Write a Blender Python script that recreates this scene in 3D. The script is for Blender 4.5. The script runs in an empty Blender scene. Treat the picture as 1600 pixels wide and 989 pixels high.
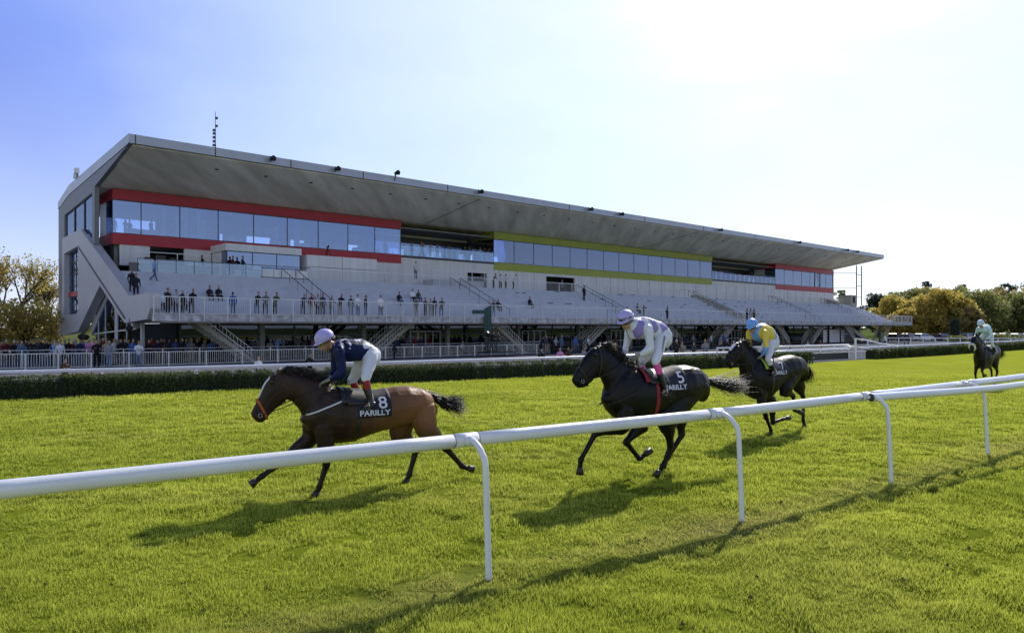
import bpy, bmesh, math, random
import numpy as np
from mathutils import Vector, Matrix, noise as mnoise
from mathutils.geometry import tessellate_polygon
from mathutils.bvhtree import BVHTree

random.seed(7)
RNG = np.random.default_rng(11)
scene = bpy.context.scene
COL = scene.collection

# ------------------------------------------------------------------ survey of the place
F, VX, YH, H = 1160.0, 2085.0, 511.5, 2.3        # focal length in photo pixels, vanishing point of the stand, eye height
_t = (VX - 800) / F
_n = math.hypot(_t, 1)
U = Vector((_t / _n, 1 / _n, 0))                 # along the stand
V = Vector((-U.y, U.x, 0))                       # away from the track
ANG = math.atan2(U.y, U.x)

def W(a, c, z=0.0):
    return Vector((a * U.x + c * V.x, a * U.y + c * V.y, z))

def a_at(px, c):
    s = (px - 800) / F
    D = c / (V.x * s + V.y)
    return D * (s * U.x + U.y)

def z_at(px, py, c):
    s = (px - 800) / F
    D = c / (V.x * s + V.y)
    return H + (YH - py) / F * D

def c_at(px, a):
    s = (px - 800) / F
    D = a / (U.x * s + U.y)
    return D * (s * V.x + V.y), D

def at_depth(px, D, z=0.0):
    return Vector(((px - 800) / F * D, D, z))

def ground_pt(px, py, z=0.0):
    D = (H - z) * F / (py - YH)
    return Vector(((px - 800) / F * D, D, z))

# ------------------------------------------------------------------ materials
def nodes_of(m):
    m.use_nodes = True
    nt = m.node_tree
    nt.nodes.clear()
    return nt, nt.nodes, nt.links

def mat(name, color, rough=0.6, var=0.15, scale=3.0, bump=0.0, bscale=40.0, metallic=0.0, spec=0.5,
        stretch=None, color2=None, coat=0.0, sheen=0.0):
    m = bpy.data.materials.new(name)
    nt, N, L = nodes_of(m)
    out = N.new('ShaderNodeOutputMaterial')
    b = N.new('ShaderNodeBsdfPrincipled')
    L.new(b.outputs[0], out.inputs[0])
    tc = N.new('ShaderNodeTexCoord')
    mp = N.new('ShaderNodeMapping')
    L.new(tc.outputs['Object'], mp.inputs[0])
    if stretch:
        mp.inputs['Scale'].default_value = stretch[:3]
        if len(stretch) > 3:
            mp.inputs['Rotation'].default_value = (0, 0, stretch[3])
    nz = N.new('ShaderNodeTexNoise')
    nz.inputs['Scale'].default_value = scale
    nz.inputs['Detail'].default_value = 6
    nz.inputs['Roughness'].default_value = 0.6
    L.new(mp.outputs[0], nz.inputs[0])
    rp = N.new('ShaderNodeValToRGB')
    c = Vector(color[:3])
    if color2 is None:
        lo = c * (1 - var)
        hi = c * (1 + var)
    else:
        lo, hi = c, Vector(color2[:3])
    rp.color_ramp.elements[0].position = 0.3
    rp.color_ramp.elements[1].position = 0.7
    rp.color_ramp.elements[0].color = (*lo, 1)
    rp.color_ramp.elements[1].color = (*hi, 1)
    L.new(nz.outputs[0], rp.inputs[0])
    L.new(rp.outputs[0], b.inputs['Base Color'])
    b.inputs['Roughness'].default_value = rough
    b.inputs['Metallic'].default_value = metallic
    b.inputs['Specular IOR Level'].default_value = spec
    b.inputs['Coat Weight'].default_value = coat
    b.inputs['Sheen Weight'].default_value = sheen
    if bump > 0:
        n2 = N.new('ShaderNodeTexNoise')
        n2.inputs['Scale'].default_value = bscale
        n2.inputs['Detail'].default_value = 5
        L.new(mp.outputs[0], n2.inputs[0])
        bp = N.new('ShaderNodeBump')
        bp.inputs['Strength'].default_value = bump
        bp.inputs['Distance'].default_value = 0.02
        L.new(n2.outputs[0], bp.inputs['Height'])
        L.new(bp.outputs[0], b.inputs['Normal'])
    return m

def prop_mat(name, prop, rough=0.8, var=0.25, scale=14.0, sheen=0.0, spec=0.3):
    """cloth / paint whose colour is a custom property of the object that wears it"""
    m = bpy.data.materials.new(name)
    nt, N, L = nodes_of(m)
    out = N.new('ShaderNodeOutputMaterial')
    b = N.new('ShaderNodeBsdfPrincipled')
    L.new(b.outputs[0], out.inputs[0])
    at = N.new('ShaderNodeAttribute')
    at.attribute_type = 'OBJECT'
    at.attribute_name = prop
    tc = N.new('ShaderNodeTexCoord')
    nz = N.new('ShaderNodeTexNoise')
    nz.inputs['Scale'].default_value = scale
    nz.inputs['Detail'].default_value = 3
    L.new(tc.outputs['Object'], nz.inputs[0])
    mr = N.new('ShaderNodeMapRange')
    mr.inputs['To Min'].default_value = 1 - var
    mr.inputs['To Max'].default_value = 1 + var
    L.new(nz.outputs[0], mr.inputs[0])
    mx = N.new('ShaderNodeVectorMath')
    mx.operation = 'SCALE'
    L.new(at.outputs['Color'], mx.inputs[0])
    L.new(mr.outputs[0], mx.inputs['Scale'])
    L.new(mx.outputs[0], b.inputs['Base Color'])
    b.inputs['Roughness'].default_value = rough
    b.inputs['Specular IOR Level'].default_value = spec
    b.inputs['Sheen Weight'].default_value = sheen
    return m

def leaf_mat(name, c1, c2, trans=0.45, scale=1.2, rough=0.6):
    m = bpy.data.materials.new(name)
    nt, N, L = nodes_of(m)
    out = N.new('ShaderNodeOutputMaterial')
    tc = N.new('ShaderNodeTexCoord')
    nz = N.new('ShaderNodeTexNoise')
    nz.inputs['Scale'].default_value = scale
    nz.inputs['Detail'].default_value = 4
    L.new(tc.outputs['Object'], nz.inputs[0])
    geo = N.new('ShaderNodeNewGeometry')
    ad = N.new('ShaderNodeMath'); ad.operation = 'MULTIPLY_ADD'
    ad.inputs[1].default_value = 0.5
    L.new(geo.outputs['Random Per Island'], ad.inputs[0])
    L.new(nz.outputs[0], ad.inputs[2])
    rp = N.new('ShaderNodeValToRGB')
    rp.color_ramp.elements[0].position = 0.45
    rp.color_ramp.elements[1].position = 1.0
    rp.color_ramp.elements[0].color = (*c1, 1)
    rp.color_ramp.elements[1].color = (*c2, 1)
    L.new(ad.outputs[0], rp.inputs[0])
    d = N.new('ShaderNodeBsdfPrincipled')
    d.inputs['Roughness'].default_value = rough
    d.inputs['Specular IOR Level'].default_value = 0.35
    t = N.new('ShaderNodeBsdfTranslucent')
    mx = N.new('ShaderNodeMixShader')
    mx.inputs[0].default_value = trans
    L.new(rp.outputs[0], d.inputs['Base Color'])
    L.new(rp.outputs[0], t.inputs[0])
    L.new(d.outputs[0], mx.inputs[1]); L.new(t.outputs[0], mx.inputs[2])
    L.new(mx.outputs[0], out.inputs[0])
    return m

def glass_mat(name, tint=(0.75, 0.85, 0.9), refl=0.22, rough=0.0):
    """window glass: a mirror-like face over a tinted see-through one, more mirror at a slant"""
    m = bpy.data.materials.new(name)
    nt, N, L = nodes_of(m)
    out = N.new('ShaderNodeOutputMaterial')
    tr = N.new('ShaderNodeBsdfTransparent'); tr.inputs[0].default_value = (*tint, 1)
    gl = N.new('ShaderNodeBsdfGlossy'); gl.inputs['Roughness'].default_value = rough
    gl.inputs['Color'].default_value = (0.66, 0.78, 1, 1)
    fr = N.new('ShaderNodeFresnel'); fr.inputs['IOR'].default_value = 1.5
    tc = N.new('ShaderNodeTexCoord')
    nz = N.new('ShaderNodeTexNoise'); nz.inputs['Scale'].default_value = 0.35; nz.inputs['Detail'].default_value = 1
    L.new(tc.outputs['Object'], nz.inputs[0])
    bp = N.new('ShaderNodeBump'); bp.inputs['Strength'].default_value = 0.12; bp.inputs['Distance'].default_value = 0.03
    L.new(nz.outputs[0], bp.inputs['Height'])
    L.new(bp.outputs[0], gl.inputs['Normal'])
    ad = N.new('ShaderNodeMath'); ad.operation = 'ADD'; ad.use_clamp = True
    ad.inputs[1].default_value = refl
    L.new(fr.outputs[0], ad.inputs[0])
    mx = N.new('ShaderNodeMixShader')
    L.new(ad.outputs[0], mx.inputs[0]); L.new(tr.outputs[0], mx.inputs[1]); L.new(gl.outputs[0], mx.inputs[2])
    L.new(mx.outputs[0], out.inputs[0])
    return m

# ------------------------------------------------------------------ objects
def origin(o):
    v = Vector((0, 0, 0))
    while o is not None:
        v = v + o.location
        o = o.parent
    return v

def tag(o, label=None, cat=None, group=None, kind=None):
    if label: o['label'] = label
    if cat: o['category'] = cat
    if group: o['group'] = group
    if kind: o['kind'] = kind
    return o

def empty(name, loc, label, cat, group=None, rz=0.0):
    o = bpy.data.objects.new(name, None)
    o.empty_display_size = 0.3
    COL.objects.link(o)
    o.location = loc
    o.rotation_euler = (0, 0, rz)
    return tag(o, label, cat, group)

class MB:
    """collects simple solids and links them as one mesh object"""
    def __init__(s):
        s.v = []; s.f = []; s.m = []; s.ch = []
    def add(s, vs, fs, mi=0):
        o = len(s.v)
        s.ch.append((o, len(s.f), len(vs), len(fs)))
        s.v.extend([tuple(p) for p in vs])
        s.f.extend([tuple(i + o for i in f) for f in fs])
        s.m.extend([mi] * len(fs))
    def box8(s, P, mi=0):       # P: 8 points, bottom 4 then top 4
        s.add(P, [(0, 3, 2, 1), (4, 5, 6, 7), (0, 1, 5, 4), (1, 2, 6, 5), (2, 3, 7, 6), (3, 0, 4, 7)], mi)
    def box(s, x0, x1, y0, y1, z0, z1, fn=Vector, mi=0):
        g = (lambda x, y, z: Vector((x, y, z))) if fn is Vector else fn
        s.box8([g(x0, y0, z0), g(x1, y0, z0), g(x1, y1, z0), g(x0, y1, z0),
                g(x0, y0, z1), g(x1, y0, z1), g(x1, y1, z1), g(x0, y1, z1)], mi)
    def bar(s, p, q, r, r2=None, up=Vector((0, 0, 1)), mi=0):   # rectangular bar from p to q
        p = Vector(p); q = Vector(q); r2 = r if r2 is None else r2
        d = (q - p).normalized()
        if abs(d.dot(up)) > 0.98: up = Vector((1, 0, 0))
        x = d.cross(up).normalized(); y = x.cross(d).normalized()
        s.box8([p - x * r - y * r2, p + x * r - y * r2, p + x * r + y * r2, p - x * r + y * r2,
                q - x * r - y * r2, q + x * r - y * r2, q + x * r + y * r2, q - x * r + y * r2], mi)
    def tube(s, pts, rad, seg=8, caps=True, mi=0, flat=1.0):
        pts = [Vector(p) for p in pts]
        rads = rad if hasattr(rad, '__len__') else [rad] * len(pts)
        up = Vector((0, 0, 1))
        d0 = (pts[1] - pts[0]).normalized()
        if abs(d0.dot(up)) > 0.95: up = Vector((1, 0, 0))
        x = d0.cross(up).normalized()
        rings = []
        for i, p in enumerate(pts):
            if i == 0: d = pts[1] - pts[0]
            elif i == len(pts) - 1: d = pts[-1] - pts[-2]
            else: d = (pts[i + 1] - pts[i]).normalized() + (pts[i] - pts[i - 1]).normalized()
            d = d.normalized()
            x = (x - d * x.dot(d)).normalized()
            y = d.cross(x)
            rings.append([p + (x * math.cos(a) + y * math.sin(a) * flat) * rads[i]
                          for a in [2 * math.pi * k / seg for k in range(seg)]])
        vs = [p for r in rings for p in r]
        fs = []
        for i in range(len(rings) - 1):
            for k in range(seg):
                k2 = (k + 1) % seg
                fs.append((i * seg + k, i * seg + k2, (i + 1) * seg + k2, (i + 1) * seg + k))
        if caps:
            fs.append(tuple(range(seg))[::-1])
            fs.append(tuple(range((len(rings) - 1) * seg, len(rings) * seg)))
        s.add(vs, fs, mi)
    def prism(s, poly, fn, t0, t1, holes=(), mi=0):
        """poly in 2D (p,q); fn(p,q,t) -> Vector; extruded from t0 to t1, holes cut through"""
        loops = [list(poly)] + [list(h) for h in holes]
        flat = [p for l in loops for p in l]
        tris = tessellate_polygon([[Vector((p[0], p[1], 0)) for p in l] for l in loops])
        n = len(flat)
        vs = [fn(p[0], p[1], t0) for p in flat] + [fn(p[0], p[1], t1) for p in flat]
        fs = [tuple(t) for t in tris] + [tuple(i + n for i in t[::-1]) for t in tris]
        o = 0
        for l in loops:
            k = len(l)
            for i in range(k):
                j = (i + 1) % k
                fs.append((o + i, o + j, o + j + n, o + i + n))
            o += k
        s.add(vs, fs, mi)
    def build(s, name, mats, parent=None, smooth=False, bevel=0.0, label=None, cat=None, group=None, kind=None, loc=None):
        me = bpy.data.meshes.new(name)
        org = origin(parent) if parent is not None else (Vector(loc) if loc is not None else Vector((0, 0, 0)))
        me.from_pydata([(p[0] - org.x, p[1] - org.y, p[2] - org.z) for p in s.v], [], s.f)
        mats = mats if isinstance(mats, (list, tuple)) else [mats]
        for m in mats: me.materials.append(m)
        if len(mats) > 1: me.polygons.foreach_set('material_index', s.m)
        bm = bmesh.new(); bm.from_mesh(me)
        bmesh.ops.recalc_face_normals(bm, faces=bm.faces)
        if bevel > 0:
            bmesh.ops.bevel(bm, geom=[e for e in bm.edges], offset=bevel, segments=2, affect='EDGES', clamp_overlap=True)
        bm.to_mesh(me); bm.free()
        if smooth:
            me.polygons.foreach_set('use_smooth', [True] * len(me.polygons))
        o = bpy.data.objects.new(name, me)
        COL.objects.link(o)
        if parent is not None: o.parent = parent
        elif loc is not None: o.location = loc
        return tag(o, label, cat, group, kind)

def build_each(mb, name, mats, parent, **kw):
    """every solid of the collector becomes a part of its own"""
    for (vo, fo, nv, nf) in mb.ch:
        p = MB()
        p.add(mb.v[vo:vo + nv], [tuple(i - vo for i in f) for f in mb.f[fo:fo + nf]])
        p.build(name, mats, parent, **kw)

def fast_mesh(name, verts, nper, mats, attr=None, parent=None, loc=None, midx=None):
    """verts (k*nper,3): k separate faces of nper corners each"""
    k = len(verts) // nper
    me = bpy.data.meshes.new(name)
    me.vertices.add(k * nper)
    v = np.asarray(verts, dtype=np.float32)
    org = origin(parent) if parent is not None else (Vector(loc) if loc is not None else Vector((0, 0, 0)))
    v = v - np.array([org.x, org.y, org.z], dtype=np.float32)
    me.vertices.foreach_set('co', v.ravel())
    me.loops.add(k * nper)
    me.loops.foreach_set('vertex_index', np.arange(k * nper, dtype=np.int32))
    me.polygons.add(k)
    me.polygons.foreach_set('loop_start', np.arange(0, k * nper, nper, dtype=np.int32))
    me.polygons.foreach_set('loop_total', np.full(k, nper, dtype=np.int32))
    for m in (mats if isinstance(mats, (list, tuple)) else [mats]): me.materials.append(m)
    if midx is not None: me.polygons.foreach_set('material_index', np.asarray(midx, dtype=np.int32))
    if attr:
        for an, av in attr.items():
            a = me.attributes.new(an, 'FLOAT', 'POINT')
            a.data.foreach_set('value', np.asarray(av, dtype=np.float32))
    me.update()
    me.validate()
    o = bpy.data.objects.new(name, me)
    COL.objects.link(o)
    if parent is not None: o.parent = parent
    elif loc is not None: o.location = loc
    return o

def copy_tree(o, parent=None):
    c = o.copy(); COL.objects.link(c); c.parent = parent
    for ch in list(o.children): copy_tree(ch, c)
    return c

def vnoise(x, y, seed=0):
    """smooth 2D value noise, numpy"""
    r = np.random.default_rng(seed); T = r.random((256, 256))
    xi = np.floor(x).astype(int); yi = np.floor(y).astype(int)
    fx = x - xi; fy = y - yi
    fx = fx * fx * (3 - 2 * fx); fy = fy * fy * (3 - 2 * fy)
    a = T[xi % 256, yi % 256]; b = T[(xi + 1) % 256, yi % 256]
    c = T[xi % 256, (yi + 1) % 256]; d = T[(xi + 1) % 256, (yi + 1) % 256]
    return (a * (1 - fx) + b * fx) * (1 - fy) + (c * (1 - fx) + d * fx) * fy

# ------------------------------------------------------------------ camera
cam = bpy.data.cameras.new('camera')
camo = bpy.data.objects.new('camera', cam); COL.objects.link(camo)
camo.location = (0, 0, H)
camo.rotation_euler = (math.radians(90), 0, 0)
cam.sensor_width = 36.0
cam.sensor_fit = 'HORIZONTAL'
cam.lens = F / 1600 * 36.0
cam.shift_y = (YH - 494.5) / 1600.0
cam.clip_end = 4000
cam.clip_start = 0.05
scene.camera = camo

# ------------------------------------------------------------------ light
SUN_AZ, SUN_EL = math.radians(26.5), math.radians(38.0)     # azimuth measured from +Y towards +X
SD = Vector((math.sin(SUN_AZ) * math.cos(SUN_EL), math.cos(SUN_AZ) * math.cos(SUN_EL), math.sin(SUN_EL)))
sun = bpy.data.lights.new('sun', 'SUN')
sun.energy = 5.0
sun.angle = math.radians(0.55)
sun.color = (1.0, 0.95, 0.86)
suno = bpy.data.objects.new('sun', sun); COL.objects.link(suno)
suno.rotation_euler = (-SD).to_track_quat('-Z', 'Y').to_euler()
suno.location = (0, 0, 60)

world = bpy.data.worlds.new('World')
scene.world = world
world.use_nodes = True
nt = world.node_tree; N = nt.nodes; L = nt.links; N.clear()
wo = N.new('ShaderNodeOutputWorld'); bg = N.new('ShaderNodeBackground')
sky = N.new('ShaderNodeTexSky'); sky.sky_type = 'NISHITA'; sky.sun_disc = False
sky.sun_elevation = SUN_EL; sky.sun_rotation = SUN_AZ
sky.altitude = 100; sky.air_density = 1.0; sky.dust_density = 1.2; sky.ozone_density = 2.0
# the milky autumn haze: pale towards the sun, deeper blue beside it, brightened opposite it as added fill, paler again at the horizon
tc = N.new('ShaderNodeTexCoord')
dot = N.new('ShaderNodeVectorMath'); dot.operation = 'DOT_PRODUCT'
L.new(tc.outputs['Generated'], dot.inputs[0]); dot.inputs[1].default_value = SD
cl = N.new('ShaderNodeTexNoise'); cl.inputs['Scale'].default_value = 2.2; cl.inputs['Detail'].default_value = 5; cl.inputs['Roughness'].default_value = .55
mpv = N.new('ShaderNodeMapping'); mpv.inputs['Scale'].default_value = (1, 1, 2.2)
L.new(tc.outputs['Generated'], mpv.inputs[0]); L.new(mpv.outputs[0], cl.inputs[0])
cr = N.new('ShaderNodeMapRange'); cr.inputs['From Min'].default_value = 0.3; cr.inputs['From Max'].default_value = 0.7
cr.inputs['To Min'].default_value = -0.045; cr.inputs['To Max'].default_value = 0.045
L.new(cl.outputs[0], cr.inputs[0])
ds = N.new('ShaderNodeMath'); ds.operation = 'ADD'
L.new(dot.outputs['Value'], ds.inputs[0]); L.new(cr.outputs[0], ds.inputs[1])
dm = N.new('ShaderNodeMapRange'); dm.inputs['From Min'].default_value = -1; dm.inputs['From Max'].default_value = 1
L.new(ds.outputs[0], dm.inputs[0])
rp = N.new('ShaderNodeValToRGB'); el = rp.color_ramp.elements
stops = [(-1.0, (.76, .80, .92)), (-.3, (.66, .71, .88)), (.2, (.25, .33, .66)), (.50, (.14, .20, .70)), (.585, (.20, .28, .80)), (.664, (.38, .47, .86)), (.75, (.52, .62, .88)),  # lowest stops lie behind the camera, raised to fill the stand with light
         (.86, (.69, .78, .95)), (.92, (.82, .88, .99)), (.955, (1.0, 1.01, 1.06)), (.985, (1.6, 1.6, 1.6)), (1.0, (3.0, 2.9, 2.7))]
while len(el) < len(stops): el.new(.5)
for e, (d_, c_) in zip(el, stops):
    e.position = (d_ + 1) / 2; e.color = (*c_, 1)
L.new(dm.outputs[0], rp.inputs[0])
spx = N.new('ShaderNodeSeparateXYZ'); L.new(tc.outputs['Generated'], spx.inputs[0])
hz = N.new('ShaderNodeMapRange'); hz.interpolation_type = 'SMOOTHSTEP'
hz.inputs['From Min'].default_value = 0.34; hz.inputs['From Max'].default_value = -0.06; hz.inputs['To Min'].default_value = 0; hz.inputs['To Max'].default_value = .62
L.new(spx.outputs['Z'], hz.inputs[0])
hm_ = N.new('ShaderNodeMix'); hm_.data_type = 'RGBA'; hm_.inputs[7].default_value = (.80, .86, 1.0, 1)
L.new(hz.outputs[0], hm_.inputs[0]); L.new(rp.outputs[0], hm_.inputs[6])
zn = N.new('ShaderNodeMapRange'); zn.interpolation_type = 'SMOOTHSTEP'
zn.inputs['From Min'].default_value = .42; zn.inputs['From Max'].default_value = .72; zn.inputs['To Min'].default_value = 0; zn.inputs['To Max'].default_value = .92
L.new(spx.outputs['Z'], zn.inputs[0])
zm = N.new('ShaderNodeMix'); zm.data_type = 'RGBA'; zm.inputs[7].default_value = (.05, .09, .27, 1)  # overhead sky, out of view, darkened to deepen shadows on the grass
L.new(zn.outputs[0], zm.inputs[0]); L.new(hm_.outputs[2], zm.inputs[6])
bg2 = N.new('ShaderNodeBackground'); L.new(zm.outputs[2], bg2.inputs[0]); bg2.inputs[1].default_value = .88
L.new(sky.outputs[0], bg.inputs[0]); bg.inputs[1].default_value = 0.05
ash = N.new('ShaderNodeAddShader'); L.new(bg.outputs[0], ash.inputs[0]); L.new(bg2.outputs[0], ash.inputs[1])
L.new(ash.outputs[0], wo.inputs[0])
sky.dust_density = 0.3

scene.view_settings.view_transform = 'Standard'
scene.view_settings.look = 'None'
scene.view_settings.exposure = 0
scene.view_settings.gamma = 1
scene.cycles.use_denoising = True
scene.cycles.max_bounces = 8
scene.cycles.transparent_max_bounces = 24
scene.cycles.sample_clamp_indirect = 6.0
# ------------------------------------------------------------------ ground, turf, paths
ZG = -0.3                                         # level of the public side
HEDGE = [(-60, 32.5), (3.7, 28.3), (6.1, 27.95), (11.7, 27.1), (21.4, 25.4), (30, 24.2), (39.6, 23.1), (46.9, 22.4), (65, 21.8), (91.4, 21.5), (160, 20.5), (420, 19)]
POSTS = [W(-10.0, 7.3), W(-6.5, 6.55), W(-2.9, 6.0), W(0.2, 5.62), W(4.41, 5.2), W(7.99, 4.74), W(11.64, 4.43), W(15.33, 4.18), W(19.0, 3.95), W(22.6, 3.75), W(26.3, 3.55), W(30, 3.4)]

def polyline_dist(x, y, pts):
    """signed distance (positive on the far side) to a polyline, numpy"""
    best = np.full(x.shape, 1e9); sg = np.zeros(x.shape)
    for p, q in zip(pts[:-1], pts[1:]):
        dx, dy = q.x - p.x, q.y - p.y
        L2 = dx * dx + dy * dy
        t = np.clip(((x - p.x) * dx + (y - p.y) * dy) / L2, 0, 1)
        ex = x - (p.x + t * dx); ey = y - (p.y + t * dy)
        d = np.hypot(ex, ey)
        s = np.sign(dx * ey - dy * ex)
        m = d < best
        best = np.where(m, d, best); sg = np.where(m, s, sg)
    return best * sg

def dryness(x, y):
    d = polyline_dist(x, y, POSTS)
    n = vnoise(x * 1.3 + 40, y * 1.3 + 11, 3)
    strip = np.exp(-((d + 0.05) / 0.42) ** 2) * (0.35 + 0.65 * n)
    along = vnoise(x * 0.35 + 4, y * 0.9 + 2, 5)
    return np.clip(strip * 0.55 + np.clip((along - 0.62) * 0.6, 0, 0.16), 0, 1)

def turf_height(x, y):
    d = polyline_dist(x, y, POSTS)
    track = -0.035 * np.exp(-((d + 0.62) / 0.16) ** 2)
    wheel = -0.05 * np.exp(-((d + 2.35 + 0.2 * vnoise(x * .5 + 9, y * .5, 8)) / 0.22) ** 2) - 0.03 * np.exp(-((d + 3.3) / 0.3) ** 2)
    hoof = -0.035 * np.clip((vnoise(x * 2.7 + 3, y * 2.7 + 8, 31) - 0.74) * 7, 0, 1)
    return (0.022 * vnoise(x * 1.1 + 7, y * 1.1, 1) + 0.05 * vnoise(x * 3.1, y * 3.1 + 5, 2) ** 2
            + 0.014 * vnoise(x * 4.6, y * 4.6 + 5, 6) + hoof + track + wheel - 0.035)

def grass_mat(name, blade):
    m = bpy.data.materials.new(name)
    nt, N, L = nodes_of(m)
    out = N.new('ShaderNodeOutputMaterial')
    tc = N.new('ShaderNodeTexCoord')
    def noise(scale, det=3, sx=(1, 1, 1), rz=0.0):
        mp = N.new('ShaderNodeMapping'); mp.inputs['Scale'].default_value = sx
        mp.inputs['Rotation'].default_value = (0, 0, rz)
        L.new(tc.outputs['Object'], mp.inputs[0])
        n = N.new('ShaderNodeTexNoise'); n.inputs['Scale'].default_value = scale; n.inputs['Detail'].default_value = det
        n.inputs['Roughness'].default_value = 0.65
        L.new(mp.outputs[0], n.inputs[0]); return n
    big = noise(0.35, 4)
    fine = noise(1.0, 8, (14, 14, 14)) if not blade else noise(60, 2)
    r1 = N.new('ShaderNodeValToRGB')
    r1.color_ramp.elements[0].position = 0.3; r1.color_ramp.elements[1].position = 0.72
    if blade:
        r1.color_ramp.elements[0].color = (0.235, 0.31, 0.018, 1); r1.color_ramp.elements[1].color = (0.90, 0.95, 0.15, 1)
    else:
        r1.color_ramp.elements[0].color = (0.165, 0.21, 0.014, 1); r1.color_ramp.elements[1].color = (0.43, 0.45, 0.05, 1)
    mixn = N.new('ShaderNodeMath'); mixn.operation = 'MULTIPLY_ADD'; mixn.inputs[1].default_value = 0.55
    sub = N.new('ShaderNodeMath'); sub.operation = 'MULTIPLY'; sub.inputs[1].default_value = 0.45
    L.new(big.outputs[0], sub.inputs[0]); L.new(fine.outputs[0], mixn.inputs[0]); L.new(sub.outputs[0], mixn.inputs[2])
    L.new(mixn.outputs[0], r1.inputs[0])
    at = N.new('ShaderNodeAttribute'); at.attribute_name = 'dry'
    dm = N.new('ShaderNodeMix'); dm.data_type = 'RGBA'
    dm.inputs[7].default_value = (0.60, 0.52, 0.20, 1) if blade else (0.36, 0.31, 0.13, 1)
    L.new(at.outputs['Fac'], dm.inputs[0]); L.new(r1.outputs[0], dm.inputs[6])
    col = dm.outputs[2]
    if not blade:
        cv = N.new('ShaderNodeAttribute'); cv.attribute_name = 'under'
        cm = N.new('ShaderNodeMix'); cm.data_type = 'RGBA'; cm.blend_type = 'MULTIPLY'; cm.inputs[7].default_value = (0.5, 0.55, 0.5, 1)  # soil tone and painted shade beneath the blades, fading with distance
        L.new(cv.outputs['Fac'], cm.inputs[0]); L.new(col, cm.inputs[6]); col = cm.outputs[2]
    if not blade:
        # worn divots and darker tufts
        dv = noise(1.0, 6, (2.2, 2.2, 2.2)); rr = N.new('ShaderNodeValToRGB')
        rr.color_ramp.elements[0].position = 0.30; rr.color_ramp.elements[1].position = 0.40
        rr.color_ramp.elements[0].color = (0.35, 0.35, 0.35, 1); rr.color_ramp.elements[1].color = (1, 1, 1, 1)
        L.new(dv.outputs[0], rr.inputs[0])
        mu = N.new('ShaderNodeMix'); mu.data_type = 'RGBA'; mu.blend_type = 'MULTIPLY'; mu.inputs[0].default_value = 1
        L.new(col, mu.inputs[6]); L.new(rr.outputs[0], mu.inputs[7]); col = mu.outputs[2]
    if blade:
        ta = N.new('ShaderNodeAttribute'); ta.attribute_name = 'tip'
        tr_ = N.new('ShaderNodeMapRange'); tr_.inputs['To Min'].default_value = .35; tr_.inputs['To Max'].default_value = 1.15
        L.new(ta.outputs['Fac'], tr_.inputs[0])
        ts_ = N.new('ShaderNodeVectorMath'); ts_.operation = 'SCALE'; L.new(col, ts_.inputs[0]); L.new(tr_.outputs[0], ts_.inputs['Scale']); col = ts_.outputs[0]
    d = N.new('ShaderNodeBsdfPrincipled'); d.inputs['Roughness'].default_value = 0.62
    d.inputs['Specular IOR Level'].default_value = 0.2 if blade else 0.0
    L.new(col, d.inputs['Base Color'])
    if blade:
        t = N.new('ShaderNodeBsdfTranslucent'); L.new(col, t.inputs[0])
        mx = N.new('ShaderNodeMixShader'); mx.inputs[0].default_value = 0.55
        L.new(d.outputs[0], mx.inputs[1]); L.new(t.outputs[0], mx.inputs[2]); L.new(mx.outputs[0], out.inputs[0])
    else:
        bp = N.new('ShaderNodeBump'); bp.inputs['Strength'].default_value = 0.9; bp.inputs['Distance'].default_value = 0.05
        bn = noise(1.0, 8, (11, 11, 11)); L.new(bn.outputs[0], bp.inputs['Height']); L.new(bp.outputs[0], d.inputs['Normal'])
        L.new(d.outputs[0], out.inputs[0])
    return m

M_turf = grass_mat('turf_sheet', False)
M_blade = grass_mat('grass_blade', True)
M_asph = mat('asphalt', (0.13, 0.132, 0.142), 0.95, 0.2, 1.2, 0.4, 60, spec=0.0)
M_field = mat('rough_field', (0.09, 0.11, 0.04), 0.95, 0.35, 0.05, 0.3, 3, spec=0.0)

b = MB(); b.add([(-3000, -800, -0.34), (3000, -800, -0.34), (3000, 3500, -0.34), (-3000, 3500, -0.34)], [(0, 1, 2, 3)])
b.build('ground', M_field, kind='structure')
b = MB(); b.add([W(-120, 22, -0.3), W(420, 15, -0.3), W(420, 120, -0.3), W(-120, 120, -0.3)], [(0, 1, 2, 3)])
b.build('path', M_asph, kind='structure')
# parking verge beyond the stand
b = MB(); b.add([W(170, 60, -0.296), W(400, 20, -0.296), W(500, 120, -0.296), W(170, 140, -0.296)], [(0, 1, 2, 3)])
b.build('lawn', mat('verge', (0.10, 0.14, 0.03), 0.95, 0.3, 0.2, spec=0.0), kind='structure')

# turf outside the race track's own view: a plain sheet just under the finer one
b = MB()
hp = [W(a, c + 0.5) for a, c in HEDGE]
for i in range(len(HEDGE) - 1):
    a0, a1 = HEDGE[i][0], HEDGE[i + 1][0]
    b.add([W(a0, -60, -0.15), W(a1, -60, -0.15), hp[i + 1] + Vector((0, 0, -0.15)), hp[i] + Vector((0, 0, -0.15))], [(0, 1, 2, 3)])
b.build('turf', M_turf, kind='structure')

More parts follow.
